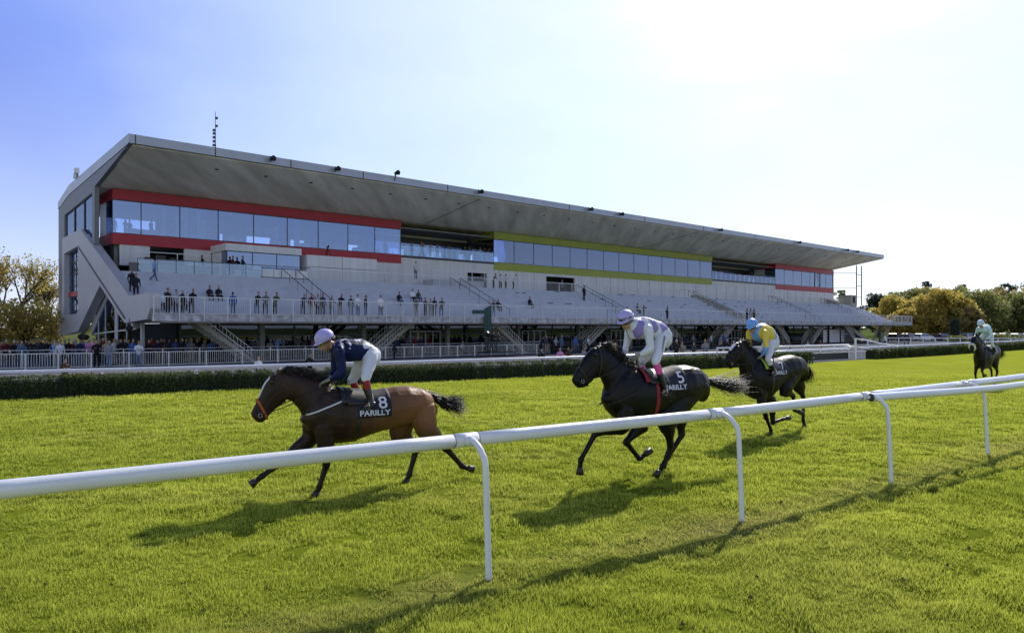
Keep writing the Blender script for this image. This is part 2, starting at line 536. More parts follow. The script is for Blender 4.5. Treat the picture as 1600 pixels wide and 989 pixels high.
def turf_grid():
    Ds = np.concatenate([np.arange(2.4, 12, 0.06), np.arange(12, 24, 0.16), np.arange(24, 60, 0.4), np.arange(60, 170, 0.8)])
    K = 300
    S = np.linspace(-0.9, 0.9, K)
    D, SS = np.meshgrid(Ds, S, indexing='ij')
    X = SS * D; Y = D
    fade = np.clip((30 - D) / 8, 0, 1)
    Z = turf_height(X, Y) * fade
    hd = polyline_dist(X, Y, hp)
    Z = np.where(hd > 0, -0.7, Z)
    me = bpy.data.meshes.new('turf')
    vs = np.stack([X, Y, Z], -1).reshape(-1, 3)
    idx = np.arange(len(Ds) * K).reshape(len(Ds), K)
    fs = np.stack([idx[:-1, :-1], idx[:-1, 1:], idx[1:, 1:], idx[1:, :-1]], -1).reshape(-1, 4)
    ok = (hd.ravel()[fs] < 0).any(1)
    me.from_pydata(vs.tolist(), [], fs[ok].tolist())
    me.polygons.foreach_set('use_smooth', [True] * len(me.polygons))
    a = me.attributes.new('dry', 'FLOAT', 'POINT')
    a.data.foreach_set('value', dryness(X.ravel(), Y.ravel()).astype(np.float32))
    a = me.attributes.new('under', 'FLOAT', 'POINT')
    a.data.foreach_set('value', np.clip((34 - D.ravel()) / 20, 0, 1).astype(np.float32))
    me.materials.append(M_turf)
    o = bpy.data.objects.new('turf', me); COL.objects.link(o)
    o['kind'] = 'structure'
turf_grid()

def grass(n=1050000):
    # blade positions: denser near the rail side of the picture's world, thinning with distance
    u = RNG.random(n); D = (math.sqrt(3.3) + u * (math.sqrt(40) - math.sqrt(3.3))) ** 2
    S = (RNG.random(n) * 2 - 1) * 0.88
    X = S * D; Y = D
    keep = vnoise(X * 2.3, Y * 2.3, 21) * 0.6 + vnoise(X * 7, Y * 7, 22) * 0.5 > 0.30
    keep &= RNG.random(n) < np.clip((40 - D) / 22, 0, 1)
    keep &= polyline_dist(X, Y, hp) < -0.7
    X, Y, D = X[keep], Y[keep], D[keep]; n = len(X)
    dry = dryness(X, Y)
    h = (0.022 + 0.034 * RNG.random(n)) * (0.45 + 0.75 * vnoise(X * 3.0, Y * 3.0, 23) + 0.5 * vnoise(X * 9.0, Y * 9.0, 24)) * (1 - 0.45 * dry)
    h *= 1 + np.clip((D - 8) / 30, 0, 0.4)
    w = 0.0027 * (1 + np.clip((D - 4) / 5, 0, 5)) * (0.7 + 0.6 * RNG.random(n))
    ang = RNG.random(n) * 2 * np.pi
    la = RNG.random(n) * 2 * np.pi; lean = h * (0.15 + 0.55 * RNG.random(n))
    Z = turf_height(X, Y) - 0.001
    P = np.zeros((n, 3, 3), dtype=np.float32)
    P[:, 0, 0] = X - np.cos(ang) * w; P[:, 0, 1] = Y - np.sin(ang) * w; P[:, 0, 2] = Z
    P[:, 1, 0] = X + np.cos(ang) * w; P[:, 1, 1] = Y + np.sin(ang) * w; P[:, 1, 2] = Z
    P[:, 2, 0] = X + np.cos(la) * lean; P[:, 2, 1] = Y + np.sin(la) * lean; P[:, 2, 2] = Z + h
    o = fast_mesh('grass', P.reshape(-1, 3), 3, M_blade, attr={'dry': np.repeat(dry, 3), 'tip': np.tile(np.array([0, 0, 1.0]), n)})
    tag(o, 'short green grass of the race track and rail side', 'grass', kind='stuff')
grass()

def clods(n=260):
    """torn turf, small soil lumps and fallen leaves lying on the track"""
    D = 5 + 17 * RNG.random(n) ** 1.3; S = (RNG.random(n) * 1.5 - .75); X = S * D; Y = D
    cl = vnoise(X * .8, Y * .8, 51) > .42
    X, Y = X[cl], Y[cl]; n = len(X); Z = turf_height(X, Y)
    V_ = []
    for x, y, z in zip(X, Y, Z):
        r = float(RNG.uniform(.012, .035)); c = np.array([x, y, z + .02])
        T = [c + np.array([r * math.cos(a), r * .8 * math.sin(a), float(RNG.uniform(-.3, .2)) * r]) for a in (0, 2.1, 4.2)] + [c + np.array([0, 0, r * .9])]
        for f in ((0, 1, 3), (1, 2, 3), (2, 0, 3)): V_ += [T[f[0]], T[f[1]], T[f[2]]]
    o = fast_mesh('turf_clods', np.array(V_), 3, mat('torn_turf', (0.05, 0.04, 0.02), .95, .3, 30, color2=(0.20, 0.17, 0.08), spec=0.0))
    tag(o, 'small torn clods and fallen leaves scattered on the turf', 'clods', kind='stuff')
clods()
# ------------------------------------------------------------------ the grandstand
M_white = mat('white_panel', (0.66, 0.66, 0.67), 0.45, 0.12, 0.9, 0.05, 8, stretch=(2.5, 2.5, .25))
M_frame = mat('side_panel_grey', (0.44, 0.43, 0.45), 0.5, 0.06, 0.5)
M_fascia = mat('fascia_metal', (0.40, 0.41, 0.44), 0.35, 0.07, 0.7, metallic=0.3)
M_soffit = mat('soffit_concrete', (0.55, 0.51, 0.40), 0.85, 0.4, 0.8, 0.3, 6, stretch=(0.9, 0.09, 1, -ANG), color2=(0.95, 0.90, 0.76))
M_red = mat('red_panel', (0.40, 0.012, 0.028), 0.4, 0.08, 0.8)
M_green = mat('green_panel', (0.32, 0.36, 0.035), 0.42, 0.08, 0.8)
M_conc = mat('terrace_concrete', (0.46, 0.475, 0.53), 0.8, 0.09, 0.8, 0.3, 12, stretch=(0.3, 2.0, 1, -ANG))
M_edge = mat('stained_concrete_edge', (0.22, 0.22, 0.22), 0.85, 0.3, 2.2, 0.3, 12, color2=(0.60, 0.60, 0.62))
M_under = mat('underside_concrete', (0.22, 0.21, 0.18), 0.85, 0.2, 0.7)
M_rail = mat('galvanised_rail', (0.62, 0.63, 0.62), 0.45, 0.1, 3, metallic=0.4)
M_drail = mat('dark_mullion', (0.03, 0.032, 0.036), 0.4, 0.1, 3)
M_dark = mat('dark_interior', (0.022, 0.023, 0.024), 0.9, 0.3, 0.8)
M_int = mat('interior_wall', (0.30, 0.30, 0.34), 0.8, 0.3, 0.25, color2=(0.12, 0.14, 0.20))
M_pink = mat('interior_red_wall', (0.30, 0.06, 0.10), 0.8, 0.2, 0.4)
M_ceil = mat('interior_ceiling', (0.30, 0.30, 0.32), 0.9, 0.1, 0.5)
M_floor = mat('interior_floor', (0.28, 0.27, 0.27), 0.7, 0.2, 0.5)
M_glass = glass_mat('window_glass', (0.62, 0.72, 0.88), 0.20)
M_bglass = glass_mat('balustrade_glass', (0.70, 0.78, 0.78), 0.14)
M_clear = glass_mat('clear_glass', (0.86, 0.9, 0.95), 0.04)
M_gglass = glass_mat('ground_floor_glass', (0.22, 0.25, 0.24), 0.03)
M_beige = mat('beige_wall', (0.36, 0.34, 0.28), 0.85, 0.15, 0.8)
M_step = mat('stair_tread', (0.45, 0.45, 0.42), 0.8, 0.2, 3)
M_spot = mat('recess', (0.01, 0.01, 0.01), 0.9, 0)

AL, AR = 15.0, 146.2
CF, CB, CG = 57.0, 51.5, 66.6                    # roof edge, terrace edge, window line
ST = empty('grandstand', W(AL, CB, ZG), 'long white concrete grandstand with cantilever roof, red and green bands and tiered terraces', 'grandstand')

# roof
b = MB()
b.prism([(57.05, 15.3), (57.05, 15.98), (75.6, 14.98), (80.1, 14.0), (80.1, 13.35), (75.5, 14.13)], lambda c, z, a: W(a, c, z), AL + 0.02, AR)
roof = b.build('roof', M_fascia, ST)
b = MB()
b.prism([(57.2, 15.28), (57.2, 15.2), (66.9, 13.64), (80.0, 13.30), (75.4, 14.10)], lambda c, z, a: W(a, c, z), AL + 0.35, AR - 0.1)
b.build('soffit', M_soffit, roof)
b = MB()
for px in (212, 337, 455, 568, 700, 890, 1008, 1100, 1180, 1305):
    a = a_at(px, CF)
    b.box(a - 0.035, a + 0.035, 57.03, 57.06, 15.31, 15.97, W)
b.box(AL, AR, 57.02, 57.05, 15.28, 15.33, W)
b.build('panel_joints', M_drail, roof)
b = MB()
for a in np.arange(21, 144, 4.05):
    for c in (59.5,):
        z = 15.2 - (c - 57.2) * 0.1608
        b.tube([W(a + 1.1, c, z - 0.03), W(a + 1.1, c, z + 0.05)], 0.16, 10)
build_each(b, 'ceiling_spot', M_spot, roof)
b = MB()                                          # expansion joints in the soffit
for a in (47.5, 85.6, 118.0):
    for c0, c1 in ((57.4, 66.6),):
        z0 = 15.2 - (c0 - 57.2) * 0.1608; z1 = 15.2 - (c1 - 57.2) * 0.1608
        b.box8([W(a, c0, z0 - .02), W(a + .09, c0, z0 - .02), W(a + .09, c1, z1 - .02), W(a, c1, z1 - .02),
                W(a, c0, z0 + .02), W(a + .09, c0, z0 + .02), W(a + .09, c1, z1 + .02), W(a, c1, z1 + .02)])
build_each(b, 'expansion_joint', M_drail, roof)

# left end
fn = lambda c, z, a: W(a, c, z)
b = MB()
b.prism([(57.3, 15.24), (75.5, 14.10), (80.05, 13.36), (80.05, 1.55), (77.55, 1.60), (77.55, 12.5), (67.45, 13.22), (67.45, 9.0), (66.7, 9.0), (66.7, 13.6)], fn, AL + 0.06, AL + 0.4)
b.build('end_wall', mat('end_wall_grey', (0.17, 0.175, 0.19), 0.5, 0.08, 0.5), ST)
plate = [(77.5, 10.37), (70.6, 10.55), (56.4, 4.5), (51.75, 4.58), (51.6, 3.55), (52.3, 2.83), (57.56, 2.62), (64.3, 5.55), (71.45, 1.96), (77.6, 1.6)]
hole = [(76.75, 8.93), (71.5, 9.19), (71.5, 3.48), (76.75, 3.38)]
b = MB()
b.prism(plate, fn, AL - 0.12, AL + 0.55, holes=[hole])
sf = b.build('side_frame', M_frame, ST)
b = MB()
b.bar(W(AL - 0.14, 71.4, 9.15), W(AL - 0.14, 57.3, 2.95), 0.05, 0.05)
b.build('groove', M_drail, sf)
# end windows above the frame
b = MB()
b.prism([(77.5, 12.45), (67.5, 13.15), (67.5, 9.0), (70.6, 10.4), (77.5, 10.3)], fn, AL + 0.2, AL + 0.23)
ew = b.build('end_window', M_clear, ST)
b = MB()
for px in (113.5, 128.6):
    c, D = c_at(px, AL)
    b.box(AL + 0.12, AL + 0.3, c - 0.05, c + 0.05, 10.2, 13.0, W)
b.bar(W(AL + .2, 77.5, 12.5), W(AL + .2, 67.5, 13.2), 0.08, 0.06)
b.bar(W(AL + .2, 70.6, 10.55), W(AL + .2, 67.5, 9.05), 0.08, 0.06)
b.build('frame', M_drail, ew)
# end stair window inside the frame opening
b = MB(); b.box(AL + 0.30, AL + 0.33, 71.5, 76.75, 3.4, 9.2, W)
sw = b.build('stair_window', M_clear, ST)
b = MB()
for c in (72.6, 74.1, 75.6): b.box(AL + 0.26, AL + 0.38, c - .035, c + .035, 3.4, 9.15, W)
for z in (4.3, 5.9, 7.0, 8.1): b.box(AL + 0.26, AL + 0.38, 71.5, 76.75, z - .03, z + .03, W)
b.build('frame', M_drail, sw)
b = MB(); b.box(AL + 0.22, AL + 0.25, 71.5, 76.75, 5.05, 5.45, W)
b.build('red_panel', M_red, sw)
# V opening: column, panes, low rails, leaning struts
b = MB()
b.box(AL + 0.7, AL + 1.4, 62.6, 63.4, ZG, 5.2, W)
b.bar(W(AL + .9, 70.5, 1.9), W(AL + .9, 64.2, 5.7), 0.25, 0.3)
b.bar(W(AL + .9, 58.2, 2.5), W(AL + .9, 64.2, 5.7), 0.25, 0.3)
b.box(AL + 0.8, AL + 1.0, 56.75, 57.05, ZG, 2.6, W)
build_each(b, 'column', M_frame, ST)
b = MB()
for c in (60.2, 66.2, 68.4): b.box(AL + 0.7, AL + 0.78, c - .04, c + .04, 1.2, 5.0, W)
b.bar(W(AL + .7, 69.5, 1.75), W(AL + .7, 57.8, 2.2), .05); b.bar(W(AL + .7, 69.5, .45), W(AL + .7, 59.5, .9), .06)
b.build('lobby_window_frame', M_rail, ST)
b = MB(); b.box(AL + 0.73, AL + 0.75, 59.0, 69.5, 1.0, 4.8, W)
b.build('lobby_window', M_clear, ST)

# upper storey: bands, windows, loggias
segs = [('red', 16.35, 44.23), ('open', 44.23, 57.27), ('green', 57.27, 103.24), ('open', 103.24, 123.3), ('red', 123.3, 146.2)]
def band(name, m, a0, a1, z0, z1, ret_left, ret=4.2):
    b = MB()
    b.box(a0, a1, CG, CG + 0.5, z0, z1, W)
    if ret_left: b.box(a0 - 0.0, a0 + 0.3, CG + 0.5, CG + ret, z0, z1, W)
    return b.build(name, m, ST)
mull_left = [221, 281.6, 341.5, 397, 449.6, 498, 544.4, 586.4]
for k, (kind, a0, a1) in enumerate(segs):
    if kind != 'open':
        m = M_red if kind == 'red' else M_green
        band(kind + '_band', m, a0, a1, 9.09, 9.99, True)
        band(kind + '_band', m, a0, a1, 12.75, 13.6, True)
        b = MB(); b.box(a0 + .02, a1 - .02, CG + .12, CG + .15, 9.99, 12.75, W)
        if k == 0: edges = [a0] + [a_at(p, CG) for p in mull_left] + [a1]
        else:
            nn = round((a1 - a0) / 3.28); edges = [a0 + (a1 - a0) * i / nn for i in range(nn + 1)]
        for i in range(len(edges) - 1):
            w = MB(); w.box(edges[i] + .035, edges[i + 1] - .035, CG + .10, CG + .13, 10.02, 12.72, W)
            wd = w.build('window', M_glass, ST)
            f = MB()
            for e in (edges[i], edges[i + 1] - 0.035):
                f.box(e, e + .035, CG + .08, CG + .16, 10.0, 12.74, W)
            f.build('frame', M_drail, wd)
        b = MB(); b.box(a0, a1, CG + .03, CG + .10, 9.985, 10.05, W); b.box(a0, a1, CG + .03, CG + .10, 12.68, 12.745, W)
        b.build('window_sill', M_drail, ST)
        # the left return of the bay: white panels, dark slot and glass
        b = MB(); b.box(a0 + .05, a0 + .12, CG + 2.2, CG + 4.2, 9.99, 12.75, W); b.build('side_panel', M_white if k != 2 else M_glass, ST)
        b = MB(); b.box(a0 + .05, a0 + .1, CG + .2, CG + 2.2, 9.99, 12.75, W); b.build('window', M_glass, ST)
    else:
        nn = round((a1 - a0) / 1.45)
        for i in range(nn):
            e0 = a0 + (a1 - a0) * i / nn; e1 = a0 + (a1 - a0) * (i + 1) / nn
            w = MB(); w.box(e0 + .02, e1 - .02, CG + .1, CG + .13, 10.0, 11.1, W)
            w.build('glass_balustrade', M_bglass, ST)
        b = MB(); b.box(a0, a1, CG - .02, CG + .4, 9.76, 9.99, W); b.box(a0, a1, CG + .08, CG + .15, 11.1, 11.14, W)
        b.build('balustrade_rail', M_drail, ST)
        b = MB(); b.box(a0, a1, CG + 5.2, CG + 5.5, 12.7, 13.4, W); b.build('white_beam', M_white, ST)
        nn = round((a1 - a0) / 3.2)
        for i in range(nn):
            e0 = a0 + (a1 - a0) * i / nn; e1 = a0 + (a1 - a0) * (i + 1) / nn
            w = MB(); w.box(e0 + .04, e1 - .04, CG + 5.3, CG + 5.33, 9.9, 12.0, W); wd = w.build('window', M_glass, ST)
            f = MB(); f.box(e0 - .04, e0 + .04, CG + 5.25, CG + 5.4, 9.9, 12.7, W); f.box(e0, e1, CG + 5.25, CG + 5.4, 12.0, 12.7, W)
            f.build('frame', M_drail, wd)

b = MB(); rr = random.Random(31)
for k in range(22):
    a = rr.uniform(20, 43) if k < 7 else rr.uniform(59, 101); w_ = rr.uniform(.25, .7)
    b.box(a, a + w_, CG + .5, CG + .56, 10.0, rr.choice((12.7, 12.7, 11.8)), W)
build_each(b, 'curtain', mat('pale_curtain', (0.62, 0.62, 0.66), .9, .1, 2, stretch=(9, 9, .3)), ST)
# interior slabs and walls of the upper storey
b = MB(); b.box(16.4, 146.1, CG + .55, 79.6, 9.3, 9.85, W); b.box(20, 146.1, 70.9, 79.6, 6.1, 6.5, W); build_each(b, 'floor_slab', M_floor, ST)
b = MB(); b.box(21.6, 27.5, 73.2, 73.4, 9.85, 12.3, W); b.box(84, 92, 74.2, 74.4, 9.85, 12.8, W); build_each(b, 'interior_wall', M_pink, ST)
b = MB(); b.box(16.4, 146.1, CG + .5, 79.9, 12.95, 13.05, W); b.build('ceiling', M_ceil, ST)
b = MB(); b.box(24, 146.1, 79.7, 79.95, ZG, 10.5, W); b.box(24, 146.1, 79.7, 79.95, 12.3, 13.3, W)
rr = random.Random(8); a = 24.0
while a < 146:
    w_ = rr.uniform(2.0, 5.5); b.box(a, min(146.1, a + w_), 79.7, 79.95, 10.5, 12.3, W); a += w_ + rr.uniform(1.2, 3.6)
for a in np.arange(30, 144, 7.3): b.box(a, a + .5, 74.0, 74.5, 9.85, 12.95, W)
b.build('rear_wall', M_int, ST)
b = MB()
rr = random.Random(3)
for i in range(26):
    a = rr.uniform(17.5, 43.5) if i < 12 else rr.uniform(58, 102)
    c = rr.uniform(CG + 1.0, CG + 4)
    b.tube([W(a, c, 12.93), W(a, c, 12.9)], 0.10, 8)
build_each(b, 'ceiling_light', mat('lamp_cover', (0.9, 0.9, 0.86), 0.4, 0), ST)

# white wall between terrace deck and the bands, with its openings
b = MB()
def wallrun(a0, a1, z0=6.5, z1=9.09, c=CG + .06):
    b.box(a0, a1, c, c + .3, z0, z1, W)
wallrun(16.9, 19.2, 7.4); wallrun(25.0, 25.1); wallrun(22.0, 24.3, 7.4)
wallrun(31.0, 53.3); wallrun(56.2, 66.0); wallrun(71.3, 146.0)
wallrun(53.3, 56.2, 8.6); wallrun(66.0, 71.3, 8.75)
b.box(44.23, 57.27, CG + .05, CG + .4, 9.09, 9.76, W); b.box(103.24, 123.3, CG + .05, CG + .4, 9.09, 9.76, W)
build_each(b, 'white_wall', M_white, ST)
b = MB()
for a in np.arange(32, 145, 2.9):
    if 41 < a < 56 or 65.5 < a < 71.5: continue
    b.box(a - .015, a + .015, CG + .045, CG + .06, 6.6, 9.05, W)
b.box(71.5, 146.0, CG + .045, CG + .06, 8.0, 8.03, W)
b.build('wall_joints', M_drail, ST)
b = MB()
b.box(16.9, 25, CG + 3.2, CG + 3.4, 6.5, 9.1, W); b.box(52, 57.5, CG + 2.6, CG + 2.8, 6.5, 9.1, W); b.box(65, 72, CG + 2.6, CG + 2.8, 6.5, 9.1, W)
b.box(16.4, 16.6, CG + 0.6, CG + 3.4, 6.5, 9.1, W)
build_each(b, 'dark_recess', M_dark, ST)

# terrace: nine rows, upper deck
R0, R1, Z0, Z1, NR = 54.2, 62.0, 3.1, 6.55, 9
prof = [(CB + .25, 2.72), (CB + .25, 3.1)]
for i in range(NR):
    c = R0 + (R1 - R0) * i / NR
    prof += [(c, Z0 + (Z1 - Z0) * i / NR), (c, Z0 + (Z1 - Z0) * (i + 1) / NR)]
prof += [(R1, Z1), (71.0, Z1), (71.0, 6.1), (63, 6.1), (56.5, 2.72)]
pp = []
for p in prof:
    if not pp or p != pp[-1]: pp.append(p)
b = MB(); b.prism(pp, fn, AL + .56, 143.0)
b.build('terrace', M_conc, ST)
b = MB(); b.box(AL + .02, 144.5, CB, CB + .24, 2.72, 3.2, W)
b.build('terrace_edge', M_edge, ST)
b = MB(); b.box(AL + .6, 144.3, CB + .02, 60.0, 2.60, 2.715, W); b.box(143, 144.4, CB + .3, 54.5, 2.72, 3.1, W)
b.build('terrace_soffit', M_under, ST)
b = MB()                                          # dark slots in the row fronts
rr = random.Random(12)
for k in range(54):
    i = rr.randint(1, NR - 1); a = rr.uniform(52, 141)
    c = R0 + (R1 - R0) * i / NR; z = Z0 + (Z1 - Z0) * (i + 1) / NR
    b.box(a, a + rr.uniform(.5, 1.1), c - .012, c + .03, z - .10, z - .03, W)
build_each(b, 'row_vent', M_spot, ST)
# terrace stair flights running up the rows, with handrails
for a in (28.7, 47.3, 66.5, 90.0, 112.5, 131.0):
    b = MB()
    for s in (0, 1.3):
        p0 = W(a + s, R0, Z0 + .95); p1 = W(a + s, R1, Z1 + .95)
        b.bar(p0, p1, .022)
        for k in range(6):
            q = p0.lerp(p1, k / 5); b.bar(q - Vector((0, 0, .95)), q, .018)
    b.build('terrace_handrail', M_drail, ST)
# big open stairway in the right half (px 1090-1150)
b = MB(); b.box8([W(91.0, R0 + .5, Z0 + .2), W(93.0, R0 + .5, Z0 + .2), W(93.0, R1 + .3, Z1 + .0), W(91.0, R1 + .3, Z1),
                  W(91.0, R0 + .5, Z0 + .9), W(93.0, R0 + .5, Z0 + .9), W(93.0, R1 + .3, Z1 + .45), W(91.0, R1 + .3, Z1 + .45)])
b.build('stair_parapet', M_beige, ST)

def railing(name, a0, a1, c, z0, z1, post=1.6, bar=0.16, foot=0.0, br=0.009, parent=ST, m=None, mid=()):
    b = MB()
    b.bar(W(a0, c, z1), W(a1, c, z1), .03); b.bar(W(a0, c, z0 + .1), W(a1, c, z0 + .1), .018)
    for zz in mid: b.bar(W(a0, c, zz), W(a1, c, zz), .018)
    n = max(1, round((a1 - a0) / post))
    for i in range(n + 1):
        a = a0 + (a1 - a0) * i / n
        b.box(a - .028, a + .028, c - .028, c + .028, z0 - foot, z1, W)
    if bar:
        k = round((a1 - a0) / bar)
        for i in range(k):
            a = a0 + (a1 - a0) * (i + .5) / k
            b.box(a - br, a + br, c - br, c + br, z0 + .1, z1, W)
    return b.build(name, m or M_rail, parent)
railing('balcony_railing', AL + .05, 60, CB - .06, 3.12, 4.33, foot=0.42)
railing('balcony_railing', 60, 144.4, CB - .06, 3.12, 4.33, bar=0.8, foot=0.42, br=.014)
b = MB()                                          # right end return of the balcony
b.bar(W(144.4, CB, 4.33), W(144.4, 55, 4.33), .03)
for k in range(20): b.box(144.38, 144.42, CB + k * .18, CB + k * .18 + .02, 3.1, 4.3, W)
b.build('balcony_railing', M_rail, ST)
railing('deck_railing', 39.3, 88.0, R1 + .1, 6.5, 7.6, post=2.2, bar=.2, br=.01)
railing('deck_railing', 93.2, 142, R1 + .1, 6.5, 7.6, post=2.2, bar=.5, br=.012)
railing('deck_railing', 31.4, 39.3, R1 + .1, 6.5, 7.6, post=2.2, bar=.16, br=.01)
# raised white viewing platform in the middle (px 650-730)
b = MB(); b.box(46.0, 53.0, R1 + 1.3, R1 + 3.4, 6.5, 7.35, W); b.build('viewing_platform', M_conc, ST)
railing('platform_railing', 46.0, 53.0, R1 + 1.3, 7.35, 8.35, post=2.0, bar=0, mid=(7.85,))
# glass railing at the left end of the deck
for i in range(7):
    e0 = 17.0 + i * 1.42
    w = MB(); w.box(e0 + .02, e0 + 1.40, R1 + .05, R1 + .08, 6.55, 7.62, W); w.build('glass_balustrade', M_bglass, ST)
b = MB(); b.bar(W(17.0, R1 + .06, 7.64), W(31.4, R1 + .06, 7.64), .03)
for i in range(8): b.box(17.0 + i * 1.42 - .02, 17.0 + i * 1.42 + .02, R1 + .04, R1 + .1, 6.5, 7.64, W)
b.build('balustrade_rail', M_drail, ST)
for i in range(4):
    e0 = 26.9 + i * 1.08
    w = MB(); w.box(e0 + .02, e0 + 1.05, R1 + .06, R1 + .1, 6.68, 7.35, W); w.build('white_railing_panel', M_white, ST)
b = MB(); b.box(26.8, 31.3, R1 + .02, R1 + .12, 6.55, 6.68, W); b.build('panel_base', M_drail, ST)
# left lower parapet blocks seen under the dark recess
b = MB(); b.box(17.2, 24.8, CG - 1.6, CG - 1.4, 6.5, 7.55, W); b.build('deck_parapet', M_under, ST)
railing('upper_railing', 17.4, 24.3, CG - 1.7, 7.55, 8.45, post=3.2, bar=0)

# commentary box with windows, and the solid white box
def cbox(a0, a1, c, z0, z1, zt):
    r = MB(); r.box(a0 - .15, a1 + .1, c - .12, CG + .2, z1, zt, W); bx = r.build('box_fascia', M_white, ST)
    n = 3
    for i in range(n):
        e0 = a0 + (a1 - a0) * i / n; e1 = a0 + (a1 - a0) * (i + 1) / n
        w = MB(); w.box(e0 + .04, e1 - .04, c, c + .03, z0, z1, W); wd = w.build('window', M_glass, ST)
        f = MB(); f.box(e0 - .035, e0 + .035, c - .02, c + .06, z0, z1, W); f.box(e0, e1, c - .02, c + .06, z0 - .08, z0, W); f.box(e0, e1, c - .02, c + .06, z1 - .07, z1, W)
        f.build('frame', M_drail, wd)
    r = MB(); r.box(a0, a0 + .06, c + 1.2, CG, z0 - .5, z1, W); r.build('side_panel', M_white, ST)
    r = MB(); r.box(a0, a0 + .06, c + .1, c + 1.2, z0 - .5, z1, W); r.build('window', M_glass, ST)
    r = MB(); r.box(a0, a1, c - .02, c + .1, 6.55, z0 - .08, W); r.box(a1 - .1, a1, c + .1, CG, 6.55, z1, W); r.build('box_base', M_white, ST)
    r = MB(); r.box(a0 + .1, a1 - .1, c + 3.2, c + 3.3, 6.6, z1, W); r.build('interior_wall', M_int, ST)
cbox(24.35, 31.0, 63.2, 7.35, 8.85, 9.45)
b = MB(); b.box(31.6, 39.0, 63.0, CG + .05, 6.55, 8.95, W); wb = b.build('white_box', M_white, ST, bevel=0.03)
b = MB(); b.box(31.58, 39.02, 62.985, 63.0, 7.84, 7.88, W)
for a in (35.2,): b.box(a, a + .03, 62.985, 63.0, 6.6, 8.93, W)
b.build('panel_joints', M_drail, wb)

# stairs between ground and balcony, under the terrace edge
def staircase(a_top, a_bot, c=53.6, w=1.7):
    n = 16
    st = MB(); tr = MB(); hr = MB()
    zt, zb = 2.95, ZG
    for s in (0, w):
        st.box8([W(a_bot, c + s, zb - .0), W(a_bot + (0.35 if a_bot > a_top else -.35), c + s, zb), W(a_bot + (0.35 if a_bot > a_top else -.35), c + s + .08, zb), W(a_bot, c + s + .08, zb),
                 W(a_top, c + s, zt - .35), W(a_top + (0.35 if a_bot > a_top else -.35), c + s, zt - .1), W(a_top + (0.35 if a_bot > a_top else -.35), c + s + .08, zt - .1), W(a_top, c + s + .08, zt - .35)])
    for k in range(n):
        t = (k + .5) / n
        a = a_top + (a_bot - a_top) * t; z = zt - .2 + (zb - zt + .2) * t
        tr.box(a - .16, a + .16, c + .08, c + w, z - .05, z, W)
        for s in (0.03, w + .05):
            hr.bar(W(a, c + s, z), W(a, c + s, z + .95), .012)
    for s in (0.03, w + .05):
        for dz in (.5, .95):
            hr.bar(W(a_top, c + s, zt - .1 + dz), W(a_bot, c + s, zb + dz), .02)
    o = st.build('staircase', M_beige, ST)
    tr.build('tread', M_step, o); hr.build('handrail', M_rail, o)
for at, ab in ((18.4, 22.6), (37.0, 32.8), (45.9, 50.2), (63.0, 58.6), (72.5, 76.8), (88.9, 84.6), (99.2, 103.4), (114.8, 110.5), (121.5, 125.8), (141.0, 136.8)):
    staircase(at, ab)

# ground floor
b = MB()
for i in range(40):
    a = 19.5 + i * 3.15
    b.box(a - .07, a + .07, 60.0, 60.25, ZG, 2.6, W)
b.box(19.5, 143, 60.0, 60.2, 1.55, 1.67, W); b.box(19.5, 143, 60.0, 60.2, 2.45, 2.6, W); b.box(19.5, 143, 60.0, 60.2, ZG, -.1, W)
b.build('ground_floor_frame', mat('bronze_frame', (0.16, 0.155, 0.14), 0.5, 0.15, 2), ST)
for i in range(39):
    a = 19.5 + i * 3.15
    w = MB(); w.box(a + .08, a + 3.07, 60.08, 60.12, -.1, 2.45, W); w.build('window', M_gglass, ST)
for a0 in (40.8, 55.6, 70.6, 80.6, 97, 128):
    b = MB()
    for k in range(5): b.box(a0 + k * .9 - .045, a0 + k * .9 + .045, 59.86, 59.98, ZG, 1.95, W)
    for z in (.7, 1.9): b.box(a0, a0 + 3.6, 59.86, 59.98, z - .04, z + .05, W)
    b.build('door', M_rail, ST)
b = MB()
b.box(24, 143, 66, 66.2, ZG, 2.6, W); b.box(19.2, 19.4, 60.0, 79, ZG, 2.6, W)
b.build('ground_floor_wall', M_dark, ST)
b = MB()
for i in range(14):
    a = 24.0 + i * 9.0
    b.box(a, a + .35, 55.6, 55.95, ZG, 2.6, W)
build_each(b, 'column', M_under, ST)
# right end: leaning strut, sloping parapet, concrete block
b = MB()
b.bar(W(124.5, 54.5, 2.6), W(128.6, 52.4, ZG), .25, .3)
build_each(b, 'strut', M_beige, ST)
b = MB()
b.prism([(54.0, 3.1), (62.0, 6.7), (66.5, 7.8), (66.5, 6.2), (54.0, 2.8)], fn, 143.0, 143.5)
b.box(141.2, 143.6, 61.0, 63.2, 6.3, 8.4, W)
b.build('end_parapet', M_beige, ST)
b = MB(); b.box(141.8, 142.8, 60.97, 61.0, 6.9, 8.1, W); b.build('dark_hatch', M_dark, ST)
b = MB(); b.prism([(66.6, 13.6), (66.6, 6.2), (79.8, 6.2), (79.8, 13.3)], fn, 145.9, 146.15); b.build('end_wall', M_white, ST)
b = MB(); b.box(16.6, 16.9, 67.2, 79.6, 6.6, 9.4, W); build_each(b, 'interior_wall', M_under, ST)

# open steel frame at the right end of the roof
lf = MB()
for a in (147.0, 149.3):
    lf.tube([W(a, 62.5, 6.6), W(a, 62.5, 14.4)], .11, 6)
for z in (8.2, 10.4, 12.6): lf.bar(W(147.0, 62.5, z), W(149.3, 62.5, z), .05)
for z in (7.5, 10.0, 12.9): lf.bar(W(143.5, 62.5 + 3, z), W(147.0, 62.5, z), .04)
lf.build('steel_frame', M_under, ST)

